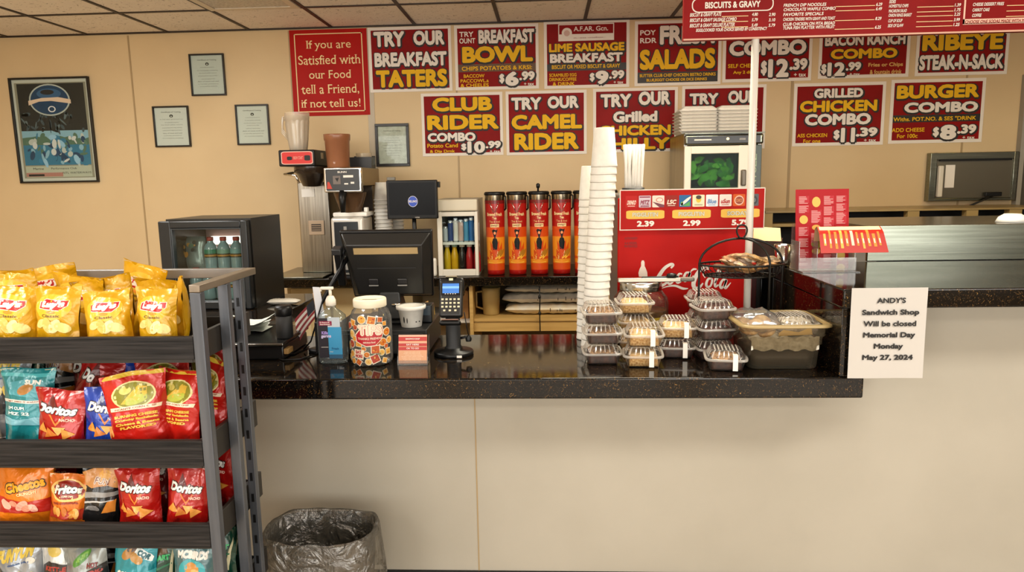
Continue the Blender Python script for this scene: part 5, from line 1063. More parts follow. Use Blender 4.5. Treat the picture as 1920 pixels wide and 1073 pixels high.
# straws standing in a dark holder on the dispenser, and a lid
hx = atY(1188, 340, 3.02).x; sh = thing('straw_holder', 'dark straw holder standing on the red dispenser', 'straw holder', (hx, 3.03, zt + .0005))
MB().lathe([(.001, .002), (.046, 0), (.047, .026), (.044, .026), (.043, .004), (.001, .004)], DGREY, 24, sy=.7).build('holder', sh)
stw = None; rr = random.Random(14); SWM = mat('#ece8df', .45, name='white_paper_straw')
for k in range(15):
    x = -.030 + .060 * (k % 8) / 7; y = -.012 + .018 * (k // 8)
    if stw is None: stw = MB().tube([(0, 0, .0), (0, 0, .197), (0, 0, .2)], [.0066, .0066, .0045], SWM, 10).build('straw'); o = stw
    else: o = stw.copy(); COL.objects.link(o)
    o.location = (hx + x, 3.03 + y, zt + .0055); o.rotation_euler = (rr.uniform(-.03, .03), (x + .005) * 1.8 + rr.uniform(-.07, .07), 0); tag(o, 'white wrapped drinking straw in the dark holder on the dispenser', 'straw', 'straws on the red dispenser')
o = MB().lathe([(.001, .006), (.05, .006), (.058, .003), (.06, 0), (.061, .008), (.052, .011), (.001, .011)], FOAM, 28).build('cup_cover', loc=(atY(1232, 352, 3.0).x, 3.03, zt + .0005)); tag(o, 'white foam cup cover lying on the dispenser beside the straws', 'cup cover')

# --- leaning columns of foam cups
def big_cup():
    b = MB(); b.lathe([(.001, .006), (.034, .005), (.035, 0), (.0365, .001), (.0478, .133), (.0486, .134), (.0488, .138), (.0482, .141), (.046, .138), (.034, .008), (.001, .008)], FOAM, 32); return b
bc_ = big_cup().build('foam_cup'); p0 = atY(1113, 550, 2.66)
ptop = atY(1131, 240, 2.66); n = 25
cup_stack(p0.x, 2.66, CZ, n, (ptop.z - CZ - .141) / (n - 1), 1., 'white foam cup, %s of the tall counter column before the straws', 'tall column of foam cups on the counter', bc_, lean=(ptop.x - p0.x) / (ptop.z - p0.z), h=.141)
p1 = atY(1103, 400, 2.80); n = 21
cup_stack(p1.x - .004, 2.79, CZ, n, .0275, .92, 'white foam cup, %s of the shorter column behind the tall one', 'shorter column of foam cups on the counter', bc_, lean=.02, h=.13)
bpy.data.objects.remove(bc_)

# --- clear hinged dessert boxes, each with a dessert in it
BXW = .066
CLAM = clear('clamshell_plastic', '#f8f5f0', .045, .08, .02); CLAMR = clear('clamshell_rim', '#f4f0ea', .14, .12, .30, '#f2ece2')  # whiter haze on rims and ribs paints their bright reflection lines
def clambox():
    a = BXW; B0 = MB(); tr = [(.76, .001), (.80, .0), (.93, .030), (.94, .034), (1.04, .034), (1.05, .036), (1.05, .038)]
    def sq(mb, prof, flip=False, ribs=0):
        n = 96; V = []
        for k, z in prof:
            for i in range(n):
                t = 2 * pi * i / n; c, s = cos(t), sin(t); q = 1 / (abs(c) ** 6 + abs(s) ** 6) ** (1 / 6)
                rb = 1 + (.015 * (1 if i % 4 < 2 else -1) if ribs and .044 < z < .062 else 0)
                V.append((a * k * q * c * rb, a * k * q * s * rb, z))
        F = [(j * n + i, j * n + (i + 1) % n, (j + 1) * n + (i + 1) % n, (j + 1) * n + i) for j in range(len(prof) - 1) for i in range(n)]
        nf = len(F) // n if False else None
        rim = [f for f in F if .033 < min(V[q][2] for q in f) and max(V[q][2] for q in f) < .0425]; rib = [f for k_, f in enumerate(F) if f not in rim and ribs and min(V[q][2] for q in f) > .044 and k_ % 4 == 1]; rest = [f for f in F if f not in rim and f not in rib]
        mb.add(V, rest, CLAM, True); mb.add(V, rim, CLAMR, True)
        if rib: mb.add(V, rib, CLAMR, True)
        return V, n
    V, n = sq(B0, tr); B0.add(V[:n], [tuple(range(n))[::-1]], CLAM)
    Ld = MB(); V, n = sq(Ld, [(1.055, .0385), (1.05, .041), (.94, .0415), (.91, .045), (.80, .061), (.74, .066), (.70, .067)], ribs=1); Ld.add(V[-n:], [tuple(range(n))], CLAM)
    for k in range(-3, 4): Ld.box(k * .012 - .002, k * .012 + .002, -a * .6, a * .6, .0672, .0690, CLAMR)
    Ld.tube([(-a * .5, a * 1.03, .040), (-a * .5, a * 1.09, .036), (a * .5, a * 1.09, .036), (a * .5, a * 1.03, .040)], .0022, CLAMR, 6)
    return B0, Ld
def cake(seed, m1, m2):
    b = MB(); n = 14; rr = random.Random(seed); V = []
    for j in range(n + 1):
        for i in range(n + 1):
            u, v = i / n * 2 - 1, j / n * 2 - 1; e = max(abs(u), abs(v)); z = .002 + .042 * (1 - e ** 6) ** .5 if e < 1 else .002
            z += (.006 * noise.noise(Vector((u * 5, v * 5, seed))) + .003 * noise.noise(Vector((u * 14, v * 14, seed)))) * (e < .95); k = .048 + .006 * (z / .04); V.append((u * k, v * k, max(.002, z)))
    F = [(j * (n + 1) + i, j * (n + 1) + i + 1, (j + 1) * (n + 1) + i + 1, (j + 1) * (n + 1) + i) for j in range(n) for i in range(n)]
    top = [f for f in F if min(V[q][2] for q in f) > .03]; side = [f for f in F if f not in top]
    o = b.add(V, top, m2, True); b.add(V, side, m1, True); return b
CHOC = noisy('chocolate_cake', '#2a150c', '#4a2614', (60, 60, 60), .5, bump=.6, dist=.004); CRUMB = noisy('golden_crumb', '#a8742f', '#e6c285', (130, 130, 130), .6, bump=.9, dist=.006); FUDGE = noisy('fudge', '#32160e', '#5e3020', (40, 40, 40), .3); NUTT = noisy('nut_topping', '#5a3018', '#d8b080', (150, 150, 150), .55, bump=1, dist=.006); CREAMT = noisy('cream_topping', '#d3a768', '#f4deb0', (90, 90, 90), .5, bump=.8, dist=.006)
B0, Ld = clambox(); box0 = None; TAPE = mat('#efe9de', .5)
ST_ = [  # pixel x of the stack, y-depth, number, kind, words, turn
    (1128, 2.435, 3, 'choc', 'the stack before the cup columns', .03, (CHOC, NUTT)), (1190, 2.615, 3, 'gold', 'the stack at the pickle jar', .02, (CRUMB, CREAMT)), (1205, 2.395, 2, 'gold', 'the taped front stack', -.05, (CRUMB, CREAMT)),
    (1267, 2.515, 2, 'mix', 'the taped middle stack', -.06, (CRUMB, CREAMT)), (1336, 2.487, 3, 'dark', 'the dark stack before the basket', .10, (CHOC, FUDGE)), (1320, 2.665, 3, 'dark', 'the dark stack behind the basket leg', -.04, (CHOC, FUDGE)), (1360, 2.345, 1, 'dark', 'front of the grey tub', -.12, (CHOC, NUTT))]
for si, (px, y, n, kd, wd, rz, mm) in enumerate(ST_):
    x = atZ(px, 690, CZ).x if False else atY(px, 660, y).x
    for k in range(n):
        z = CZ + k * .0705; nm = {1: ['single'], 2: ['lower', 'upper'], 3: ['lowest', 'middle', 'topmost']}[n][k]
        lab = ('single clear dessert box with white tape standing in %s' % wd) if n == 1 else '%s clear dessert box in %s' % (nm, wd)
        jx, jy = [(0, 0), (.002, .003), (-.003, .004)][k]
        if box0 is None:
            box0 = thing('dessert_box', lab, 'dessert box', (x + jx, y + jy, z), rz, 'clear dessert boxes on the counter'); B0.build('tray', box0); Ld.build('lid', box0); o = box0
        else: o = dup(box0, (x + jx, y + jy, z), rz + .03 * (k - 1), lab)
        if si in (2, 3, 6): MB().box(.018, .034, -BXW * 1.075, -BXW * 1.065, .006, .058, TAPE).box(.018, .034, -BXW * 1.064, -BXW * .7, .0571, .058, TAPE).build('tape', o)
        m1, m2 = mm if not (si == 3 and k == 0) else (CHOC, FUDGE)
        ck = cake(si * 5 + k, m1, m2).build('dessert', loc=(x + jx, y + jy, z + .0015)); ck.rotation_euler = (0, 0, rz)
        tag(ck, '%s dessert in %s' % ({'choc': 'brown nut topped', 'gold': 'golden crumb', 'mix': ['dark', 'golden crumb'][k % 2], 'dark': 'dark chocolate'}[kd], ('the single taped box in front of the grey tub' if n == 1 else 'the %s box of %s' % (nm, wd))), 'dessert', 'desserts in clear boxes')

# --- wide pickle jar with a steel lid, tongs lying on it
xc, w = span(1149, 1252, 580, 2.775); jz = atY(1200, 548, 2.775 - .08).z - CZ
pj_ = thing('pickle_jar', 'wide glass jar with a steel lid behind the golden dessert boxes', 'jar', (xc, 2.765, CZ)); r = w
JG = clear('jar_glass', '#f3e6dd', .07, .03, .03, '#e3c9b5')
MB().lathe([(.001, .002), (r * .9, 0), (r, .012), (r, jz * .72), (r * .96, jz * .85), (r * .76, jz * .98), (r * .70, jz)], JG, 40).build('glass_body', pj_)
MB().lathe([(r * .72, jz - .002), (r * .755, jz), (r * .755, jz + .03), (r * .73, jz + .034), (r * .6, jz + .0335), (.001, jz + .031)], mat('#b7b4ac', .2, 1.), 40).build('lid', pj_)
pk = MB(); pk.lathe([(.001, .004), (r * .88, .004), (r * .95, .014), (r * .95, jz * .6), (.001, jz * .6)], noisy('pickle_brine', '#3a2c12', '#5c4a1c', (20, 20, 20), .2), 32); pk.build('brine', pj_)
lbm = MB(); lbm.lathe([(r * 1.003, jz * .30), (r * 1.003, jz * .52)], mat('#b3992f', .5), 40); lbm.build('label_band', pj_)
tg = MB(); zz = CZ + jz + .0345; ax = atY(1158, 524, 2.74).x; bx = atY(1300, 524, 2.74).x
tg.box(ax, bx - .05, 2.715, 2.735, zz, zz + .016, mat('#b9b2a2', .3, .7), .003); tg.box(bx - .055, bx, 2.712, 2.738, zz + .001, zz + .017, mat('#6b665c', .35, .5), .005); tg.tube([(ax + .09, 2.725, zz + .017), (bx - .06, 2.725, zz + .019)], .004, DGREY, 8); tg.lathe([(.012, 0), (.02, .006), (.018, .014), (.001, .018)], BLACK, 16, (atY(1258, 515, 2.74).x, 2.725, zz + .0165), cap0=True)
tag(tg.build('tongs'), 'steel bar shaped tongs with a black knob lying across the jar lid', 'tongs')

# --- wire snack basket on a stand
bx, by = atY(1389, 500, 2.58).x, 2.58; RX, RYb = .148, .088; zr = atY(1389, 495, 2.58).z - CZ; zl = zr - .045
wb = thing('wire_basket', 'black wire basket stand full of wrapped snacks beside the white pole', 'basket', (bx, by, CZ)); WIRE = mat('#15130f', .4, .5, name='black_wire')
el = lambda k, z, rx=1., n=40: [(RX * rx * cos(2 * pi * i / n), RYb * rx * sin(2 * pi * i / n), z) for i in range(n)]
MB().tube(el(1, zr), .0036, WIRE, 8, True).tube(el(1, zl + .004, .86), .003, WIRE, 8, True).build('rim', wb)
ms = MB()
for i in range(36): a = 2 * pi * i / 36; ms.tube([(RX * cos(a), RYb * sin(a), zr), (RX * .95 * cos(a + .08), RYb * .95 * sin(a + .08), zr - .024), (RX * .86 * cos(a), RYb * .86 * sin(a), zl + .004)], .0013, WIRE, 5)
for i in range(-5, 6): x = RX * .86 * i / 6; y = RYb * .86 * math.sqrt(1 - (i / 6) ** 2); ms.tube([(x, -y, zl + .004), (x, y, zl + .004)], .0013, WIRE, 5)
for i in range(-3, 4): y = RYb * .86 * i / 4; x = RX * .86 * math.sqrt(1 - (i / 4) ** 2); ms.tube([(-x, y, zl + .004), (x, y, zl + .004)], .0013, WIRE, 5)
ms.build('wire_mesh', wb)
zp = atY(1389, 447, 2.58).z - CZ
arc = [(-RX, 0, .003)] + [(-RX, 0, zr * .5), (-RX, 0, zr)] + [(-RX * cos(pi * i / 16), 0, zr + (zp - zr) * sin(pi * i / 16)) for i in range(1, 9)]
MB().tube(arc, .0042, WIRE, 8).build('leg', wb)
arc2 = [(RX * .55, -RYb * .8, .003), (RX * .55, -RYb * .83, zr)] + [(RX * .55 * cos(pi / 2 * i / 8), -RYb * .83 * cos(pi / 2 * i / 8), zr + (zp - zr) * sin(pi / 2 * i / 8)) for i in range(1, 9)]
MB().tube(arc2, .0042, WIRE, 8).build('leg', wb)
arc3 = [(RX, 0, .003), (RX, 0, zr)] + [(RX * cos(pi / 2 * i / 8), .0, zr + (zp - zr) * sin(pi / 2 * i / 8)) for i in range(1, 9)]
MB().tube(arc3, .0042, WIRE, 8).build('leg', wb)
MB().tube([(.018 * cos(a) * (1 + .2 * sin(a)), 0, zp + .024 + .024 * sin(a)) for a in [2 * pi * i / 20 for i in range(20)]], .0032, WIRE, 8, True).build('loop', wb)
SN = [('#5b3f26', 'chocolate brown'), ('#86694a', 'sand coloured'), ('#84643f', 'hazel'), ('#8f8674', 'ivory'), ('#4a3322', 'deep brown'), ('#7a5a3a', 'brown'), ('#5d3f26', 'dark brown'), ('#7d6246', 'tan'), ('#6f5a42', 'pale tan'), ('#8c2a20', 'red'), ('#3d2c20', 'very dark brown'), ('#94876f', 'cream'), ('#6d5138', 'mid brown'), ('#7b6240', 'straw coloured'), ('#94785a', 'dull brown'), ('#8d826f', 'off white')]
rr = random.Random(31)
for k, (c, n) in enumerate(SN):
    a = k * 2.39; q = .95 * ((k % 9) / 9) ** .5; lay = k // 6
    lx, ly = RX * (.74 - .16 * lay) * q * cos(a) + .012, RYb * (.45 - .1 * lay) * q * sin(a)
    b = pillow(12, 8, rr.uniform(.085, .11), rr.uniform(.055, .07), .024, k * 3.1, noisy('packet_film', c, '#%02x%02x%02x' % tuple(min(255, int(int(c[i:i + 2], 16) * 1.7)) for i in (1, 3, 5)), (70, 25, 60), .4, spec=.3, lo=.45, hi=.6)); o = b.build('snack_packet', loc=(bx + lx, by + ly, CZ + zl + .014 + .017 * lay + .005 * (k % 3))); o.rotation_euler = (rr.uniform(-.35, .5), rr.uniform(-.3, .3), rr.uniform(0, 3))
    tag(o, '%s wrapped snack packet in the black wire basket' % n, 'snack packet', 'snack packets in the wire basket')

# --- grey deli pan with bagged baked goods
qx0, qx1 = atY(1405, 690, 2.31).x, atY(1536, 690, 2.31).x; xc, w = (qx0 + qx1) / 2, (qx1 - qx0) / 2; zf = atY(1480, 614, 2.30).z - CZ
dp = thing('food_pan', 'translucent grey food pan with a tan rim beside the granite bar end', 'food pan', (xc, 2.30, CZ)); D = .235
def panprof(mb, prof, m, base=None):
    V = []; n = 0
    for k, dz in prof:
        P = rrect(-w - k, w + k, .012 - k, D - .012 + k, .028 + max(0, k) * .5, 5); n = len(P); V += [(x, y, dz) for x, y in P]
    mb.add(V, [(j * n + i, j * n + (i + 1) % n, (j + 1) * n + (i + 1) % n, (j + 1) * n + i) for j in range(len(prof) - 1) for i in range(n)], m, True)
    if base: mb.add(V[:n], [tuple(range(n))[::-1]], m)
    return mb
SMOKE = clear('smoky_plastic', '#cfc6b5', .08, .12, .12, '#8f8672')
panprof(MB(), [(-.004, .0), (.0, .004), (.006, zf * .55), (.012, zf * .58), (.014, zf * .76), (.019, zf * .78), (.02, zf)], SMOKE, True).build('pan', dp)
panprof(MB(), [(.02, zf), (.038, zf + .001), (.039, zf + .004), (.036, zf + .009), (.02, zf + .010), (.017, zf + .002)], mat('#a58e5e', .35, alpha=.92)).build('rim', dp)
o = panprof(MB(), [(-.02, .006), (-.012, .01), (-.006, zf * .40), (-.1, zf * .40)], mat('#3b2c22', .4), True).build('dark_filling', dp)
pb = MB(); V = []; n = 16
for j in range(n + 1):
    for i in range(n + 1): u, v = i / n * 2 - 1, j / n * 2 - 1; V.append((u * (w - .006), D / 2 + v * (D / 2 - .02), zf * .66 + .03 * noise.noise(Vector((u * 3, v * 3, 2))) + .012 * noise.noise(Vector((u * 9, v * 9, 5)))))
pb.add(V, [(j * (n + 1) + i, j * (n + 1) + i + 1, (j + 1) * (n + 1) + i + 1, (j + 1) * (n + 1) + i) for j in range(n) for i in range(n)], noisy('milky_bag', '#c2bcab', '#e0dccf', (25, 25, 25), .3, coat=.4, bump=.6, dist=.01), True)
for s in range(2):
    Vs = [(-w + .004 + (2 * w - .008) * i / 20, .006 - .006 * (s == 0) * .0 + .002 * sin(i * 2.1) + .004, zf * (.45 + .30 * s) + .004 * sin(i * 1.3 + s)) for i in range(21)]
    if s == 0: lo_ = Vs
pb.add(lo_ + Vs, [(i, i + 1, 22 + i, 21 + i) for i in range(20)], noisy('milky_bag_side', '#bdb6a4', '#e3decf', (60, 60, 60), .3, coat=.3, bump=.6, dist=.006), True); pb.build('bag_lining', dp)
# wrapped goods lying in the pan
bk = thing('cookie_bag', 'clear bag of tan cookies heaped in the grey food pan', 'cookie bag', (atY(1420, 600, 2.38).x, 2.41, CZ + zf * .72))
ckm = noisy('cookie', '#9a6a30', '#d9b47a', (40, 40, 40), .6, bump=.6, dist=.004); rr = random.Random(3)
for k in range(6): o = MB().lathe([(.001, 0), (.03, .002), (.034, .008), (.028, .015), (.001, .017)], ckm, 20).build('cookie', bk); o.location = (-.028 + .028 * (k % 3), -.03 + .045 * (k // 3), .012 + .012 * (k % 2)); o.rotation_euler = (rr.uniform(.2, .9), rr.uniform(-.4, .4), 0)
b = pillow(16, 14, .135, .15, .085, 7, SKINNY); b.build('bag_film', bk)
pbx = dup(box0, (atY(1489, 600, 2.41).x, 2.41, CZ + zf * .74), .05, 'clear box of white coconut pastry lying in the grey food pan', 'clear dessert boxes on the counter'); pbx.scale = (1.0, 1.0, .9)
tag(cake(77, noisy('coconut', '#b5a88f', '#f0e9da', (110, 110, 110), .6), noisy('coconut_top', '#8f8578', '#f4eee2', (120, 120, 120), .6, bump=.8, dist=.005)).build('dessert', loc=(pbx.location.x, 2.41, pbx.location.z + .0015)), 'white coconut pastry in the clear box lying in the grey food pan', 'dessert', 'desserts in clear boxes')
yw = MB(); yw.solid([(-.055, 0, 0), (.055, 0, .004), (.05, .0006, .03), (.01, .0006, .012), (-.04, .0006, .02), (-.055, .0001, .01)], [(0, 1, 2, 3, 4, 5)], mat('#d3ae55', .5)); tag(yw.build('paper_scrap', loc=(atY(1495, 622, 2.31).x, 2.325, CZ + zf * .76)), 'yellow paper scrap showing through the front of the food pan', 'paper scrap')

# --- dark dispenser, brown paper box and steel cup between pole and bar
nb = thing('napkin_dispenser', 'tall dark napkin dispenser standing between the pole and the granite bar', 'napkin dispenser', (.905, 3.0, CZ))
MB().box(-.07, .09, 0, .22, 0, atY(1440, 491, 3.0).z - CZ, mat('#17120e', .3), .006).build('body', nb)
for i in range(3): MB().box(-.06 + i * .05, -.028 + i * .05, -.006, -.0003, .02, .22, [mat('#4a1512', .3), BLACKG, DGREY][i], .003).build('slot_panel', nb)
zt2 = atY(1440, 491, 3.0).z + .0005
bb = thing('paper_box', 'open brown paper box with a tan flap on the dark napkin dispenser', 'paper box', (.925, 3.105, zt2), rz=radians(-20))
BR = mat('#4d2c20', .4, name='brown_card'); TANF = mat('#c2a670', .6)
b = MB(); a = .082; c = .052; hb = .085
for q in ((-a, a, -a, -a + .002, 0, hb), (-a, a, a - .002, a, 0, hb), (-a, -a + .002, -a + .002, a - .002, 0, hb), (a - .002, a, -a + .002, a - .002, 0, hb), (-a, a, -a, a, -.0004, .0)): b.box(*q, BR)
b.build('tray', bb)
b = MB(); b.solid([(-a, -a, hb), (a, -a, hb), (a * .9, -a * .2, hb + .05), (-a * .6, -a * .1, hb + .055), (-a, -a + .0015, hb), (a, -a + .0015, hb), (a * .9, -a * .2 + .0015, hb + .05), (-a * .6, -a * .1 + .0015, hb + .055)], [(0, 1, 2, 3), (7, 6, 5, 4)], TANF); b.build('flap', bb)
scp = MB(); scp.lathe([(.001, .002), (.026, 0), (.028, .003), (.032, .085), (.029, .085), (.025, .005), (.001, .005)], CHROME, 28); tag(scp.build('steel_cup', loc=(atZ(1478, 505, 1.19).x + .005, 2.80, 1.1905)), 'small shiny steel cup at the rear corner of the granite bar', 'cup')

# --- acrylic menu holder on the bar
mx = atY(1490, 430, 2.70).x
mh = thing('menu_holder', 'clear acrylic brochure holder on the rear corner of the granite bar', 'menu holder', (mx + .1, 2.70, 1.1905))
b = MB()
b.box(-.098, .105, -.10, .05, 0, .003, PLASTIC)
for x in (-.1, -.035, .035, .1): b.box(x - .0015, x + .0015, -.06, .03, .0032, .11, PLASTIC)
b.box(-.1, .105, .03, .033, .003, .17, PLASTIC); b.box(-.1, .105, -.062, -.0605, .003, .05, PLASTIC); b.build('acrylic', mh)
MR = mat('#a8141c', .5, spec=.2, name='menu_red'); PKM = mat('#d7a3a0', .6, spec=.2)
def menu_print(b, f2, seed, cols):
    rr = random.Random(seed); b.rect(f2, 0, 1, 0, 1, .0004, MR)
    for c_ in range(cols):
        x = .05 + c_ * .94 / cols; y = .93
        while y > .07:
            hh_ = rr.uniform(.08, .17)
            if rr.random() < .78:
                b.rect(f2, x, x + .8 / cols, max(.04, y - hh_), y - .012, .0009, mat('#b5323a', .6, spec=.2))
                for q in range(int(hh_ / .016)): yy = y - .02 - q * .016; b.rect(f2, x + .01, x + (.8 / cols) * rr.uniform(.55, .95), yy - .008, yy, .0013, PKM) if yy > .05 else None
            else: b.poly(f2, ellipse(x + .4 / cols, y - hh_ * .55, .32 / cols, hh_ * .4, 14), .0012, mat('#d8b24a', .5))
            y -= hh_ + .015
xa = atY(1592, 400, 2.705).x - mx; za = atY(1540, 357, 2.705).z - 1.1905
b = MB(); ln = radians(6); f2 = Frame((-.1 + .004, .026 - .04, .004), V=(0, sin(ln), cos(ln)), w=xa - .004, h=za / cos(ln)); b.prism([(0, 0), (1, 0), (1, 1), (0, 1)], f2, -.003, MR); menu_print(b, f2, 3, 4)
for i in range(9): b.poly(f2, ellipse(.48 + .035 * (i - 4), .30 + .01 * (i % 3), .03, .05, 8, .5 * (i - 4)), .0016 + i * .0001, mat(['#8f9a3a', '#c8b04a', '#6d7a2a'][i % 3], .5))
tag(b.build('menu_sheet', loc=(mx + .1, 2.70, 1.1905)), 'tall red printed menu sheet standing in the acrylic holder', 'menu')
# folded brochure drooping forward over the front pocket
b = MB(); P = [(-.045, .11), (-.055, .155), (-.075, .165), (-.10, .145), (-.135, .075)]; n = len(P); L0 = [0]
for i in range(1, n): L0.append(L0[-1] + math.dist(P[i], P[i - 1]))
xw = (-.045, .17)
def bro(u, v, o):
    s = (1 - v) * L0[-1]; i = max(j for j in range(n - 1) if L0[j] <= s + 1e-9); t = (s - L0[i]) / (L0[i + 1] - L0[i]); y = P[i][0] + (P[i + 1][0] - P[i][0]) * t; z = P[i][1] + (P[i + 1][1] - P[i][1]) * t
    dy, dz = P[i + 1][0] - P[i][0], P[i + 1][1] - P[i][1]; l = math.hypot(dy, dz); return Vector((xw[0] + (xw[1] - xw[0]) * u + .02 * (1 - v) * (u - .3), y + o * dz / l, z - o * dy / l))
nv = 28
def strip(u0, u1, v0, v1, o, m):
    k = max(1, int((v1 - v0) * nv)); V = []
    for j in range(k + 1):
        for u in (u0, u1): V.append(bro(u, v0 + (v1 - v0) * j / k, o))
    b.add(V, [(2 * j, 2 * j + 1, 2 * j + 3, 2 * j + 2) for j in range(k)], m, True)
strip(0, 1, 0, 1, 0., mat('#c9a27a', .6)); strip(0, 1, 0, 1, .0012, mat('#b3200f', .4)); strip(.02, .98, .50, .60, .0018, mat('#e3cf9a', .5)); rr = random.Random(8)
for i in range(11): u = .06 + i * .083; strip(u, u + rr.uniform(.03, .055), rr.uniform(.08, .16), rr.uniform(.40, .5), .002, mat(rr.choice(['#e0b04a', '#d98a2a', '#e9d9b4', '#c9862a']), .5)); strip(u + .01, u + .03, .2, .3, .0026, mat('#e9dcc2', .5))
b.V = [(x, y, z) for x, y, z in b.V]
tag(b.build('brochure', loc=(mx + .1, 2.70, 1.1905)), 'red and yellow printed brochure drooping forward from the acrylic holder', 'brochure')
o = MB().lathe([(.001, .035), (.03, .034), (.05, .02), (.06, .0), (.058, 0), (.048, .018), (.001, .031)], WHITE, 28).build('foam_bowl', loc=(atZ(1918, 418, 1.333).x, 3.05, 1.3325)); tag(o, 'white upturned foam bowl on the steel unit at the photo edge', 'bowl')

# ================================================================== snack rack at the left
RXR, RXL, RYF, RYB, RTOP = -.860, -1.62, 1.70, 2.045, 1.302
rk = thing('snack_rack', 'grey metal snack rack with four dark wood trays of chip bags', 'snack rack', (-1.24, 1.88, 0))
def rb(mb, x0, x1, y0, y1, z0, z1, m, bev=0.): return mb.box(x0 + 1.24, x1 + 1.24, y0 - 1.88, y1 - 1.88, z0, z1, m, bev)
P_ = .028
for xa, xb in ((RXR - P_, RXR), (RXL, RXL + P_)):
    for y in (RYF, RYF + .15): rb(MB(), xa, xb, y, y + P_ * .85, 0, RTOP - .02, POSTM, .002).build('post', rk)
    b = MB(); y = RYF + .235; rb(b, xa + .004, xb, y, y + .022, 0, RTOP - .02, POSTM, .002)
    for k in range(18): rb(b, xa + .012, xb - .008, y - .0006, y, .1 + k * .065, .125 + k * .065, BLACK)
    b.build('slotted_post', rk)
    rb(MB(), xa, xb, RYF, RYB + .0, RTOP - .0195, RTOP, noisy('rail_top', '#7b6f5f', '#8d8070', (30, 3, 30), .4, .5), .002).build('side_rail', rk)  # brown of the rail is a reflection put into its colour
rb(MB(), RXL + P_ + .0005, RXR - P_ - .0005, RYB - .02, RYB, RTOP - .028, RTOP, mat('#8e8c8a', .35, .7), .002).build('back_rail', rk)
SHZ = (1.112, .829, .604, .355); LIPH = (.058, .068, .064, .066)
for z, lh in zip(SHZ, LIPH):
    s_ = rb(MB(), RXL + P_ + .001, RXR - P_ - .014, RYF + .0165, RYB - .05, z - .012, z, LAMSIDE).build('shelf', rk)
    rb(MB(), RXL + P_ + .001, RXR - P_ - .001, RYF, RYF + .016, z - .0, z + lh, LAMINATE, .001).build('front_lip', s_)
    rb(MB(), RXR - P_ - .0135, RXR - P_ - .001, RYF + .0165, RYB - .0, z - .012, z + lh, LAMSIDE, .001).build('side_lip', s_)
    rb(MB(), RXL + P_ + .001, RXR - P_ - .0, RYB - .0495, RYB - .046, z - .012, z + lh * .9, LAMSIDE).build('back_lip', s_)

# ------------------------------------------------------------------ chip bags
NU, NV = 18, 22
_K = {}
def crinkle(c, rough=.32, metal=.0, coat=.3):
    if (c, rough, metal) in _K: return _K[c, rough, metal]
    m = bpy.data.materials.new('printed_foil'); m.use_nodes = True; N, L = nodes(m); b = N['Principled BSDF']
    b.inputs['Base Color'].default_value = (*lin(c), 1); b.inputs['Roughness'].default_value = rough; b.inputs['Metallic'].default_value = metal; b.inputs['Coat Weight'].default_value = coat; b.inputs['Coat Roughness'].default_value = .1
    tc = N.new('ShaderNodeTexCoord'); oi = N.new('ShaderNodeObjectInfo'); ad = N.new('ShaderNodeVectorMath'); ad.operation = 'ADD'
    mu = N.new('ShaderNodeMath'); mu.operation = 'MULTIPLY'; mu.inputs[1].default_value = 37; L.new(oi.outputs['Random'], mu.inputs[0])
    L.new(tc.outputs['Object'], ad.inputs[0]); L.new(mu.outputs[0], ad.inputs[1])
    nz = N.new('ShaderNodeTexNoise'); nz.inputs['Scale'].default_value = 15; nz.inputs['Detail'].default_value = 2.5; nz.inputs['Distortion'].default_value = .8; L.new(ad.outputs[0], nz.inputs['Vector'])
    vr = N.new('ShaderNodeTexVoronoi'); vr.inputs['Scale'].default_value = 17; L.new(ad.outputs[0], vr.inputs['Vector'])
    sm = N.new('ShaderNodeMath'); sm.operation = 'MULTIPLY_ADD'; sm.inputs[1].default_value = .55; L.new(vr.outputs['Distance'], sm.inputs[0]); L.new(nz.outputs['Fac'], sm.inputs[2])
    bp = N.new('ShaderNodeBump'); bp.inputs['Strength'].default_value = .75; bp.inputs['Distance'].default_value = .014; L.new(sm.outputs[0], bp.inputs['Height']); L.new(bp.outputs[0], b.inputs['Normal'])
    L.new(bp.outputs[0], b.inputs['Coat Normal'])
    _K[c, rough, metal] = m; return m
def foil(c, rough=.28, metal=.12): return crinkle(c, rough, metal, .4)
def cut(V, F):
    bm = bmesh.new(); vs = [bm.verts.new((q[0], q[1], q[2] if len(q) > 2 else 0)) for q in V]
    for f in F:
        try: bm.faces.new([vs[i] for i in f])
        except ValueError: pass
    x0, x1 = min(q[0] for q in V), max(q[0] for q in V); y0, y1 = min(q[1] for q in V), max(q[1] for q in V)
    for k in range(NU + 1):
        x = -.5 + k / NU
        if x0 < x < x1: bmesh.ops.bisect_plane(bm, geom=bm.verts[:] + bm.edges[:] + bm.faces[:], plane_co=(x, 0, 0), plane_no=(1, 0, 0), dist=1e-6)
    for k in range(NV + 1):
        y = k / NV
        if y0 < y < y1: bmesh.ops.bisect_plane(bm, geom=bm.verts[:] + bm.edges[:] + bm.faces[:], plane_co=(0, y, 0), plane_no=(0, 1, 0), dist=1e-6)
    bm.verts.index_update(); r = ([v.co[:] for v in bm.verts], [[v.index for v in f.verts] for f in bm.faces]); bm.free(); return r
LO = .30                  # the lowest part of each bag is plain and sits behind the tray lip
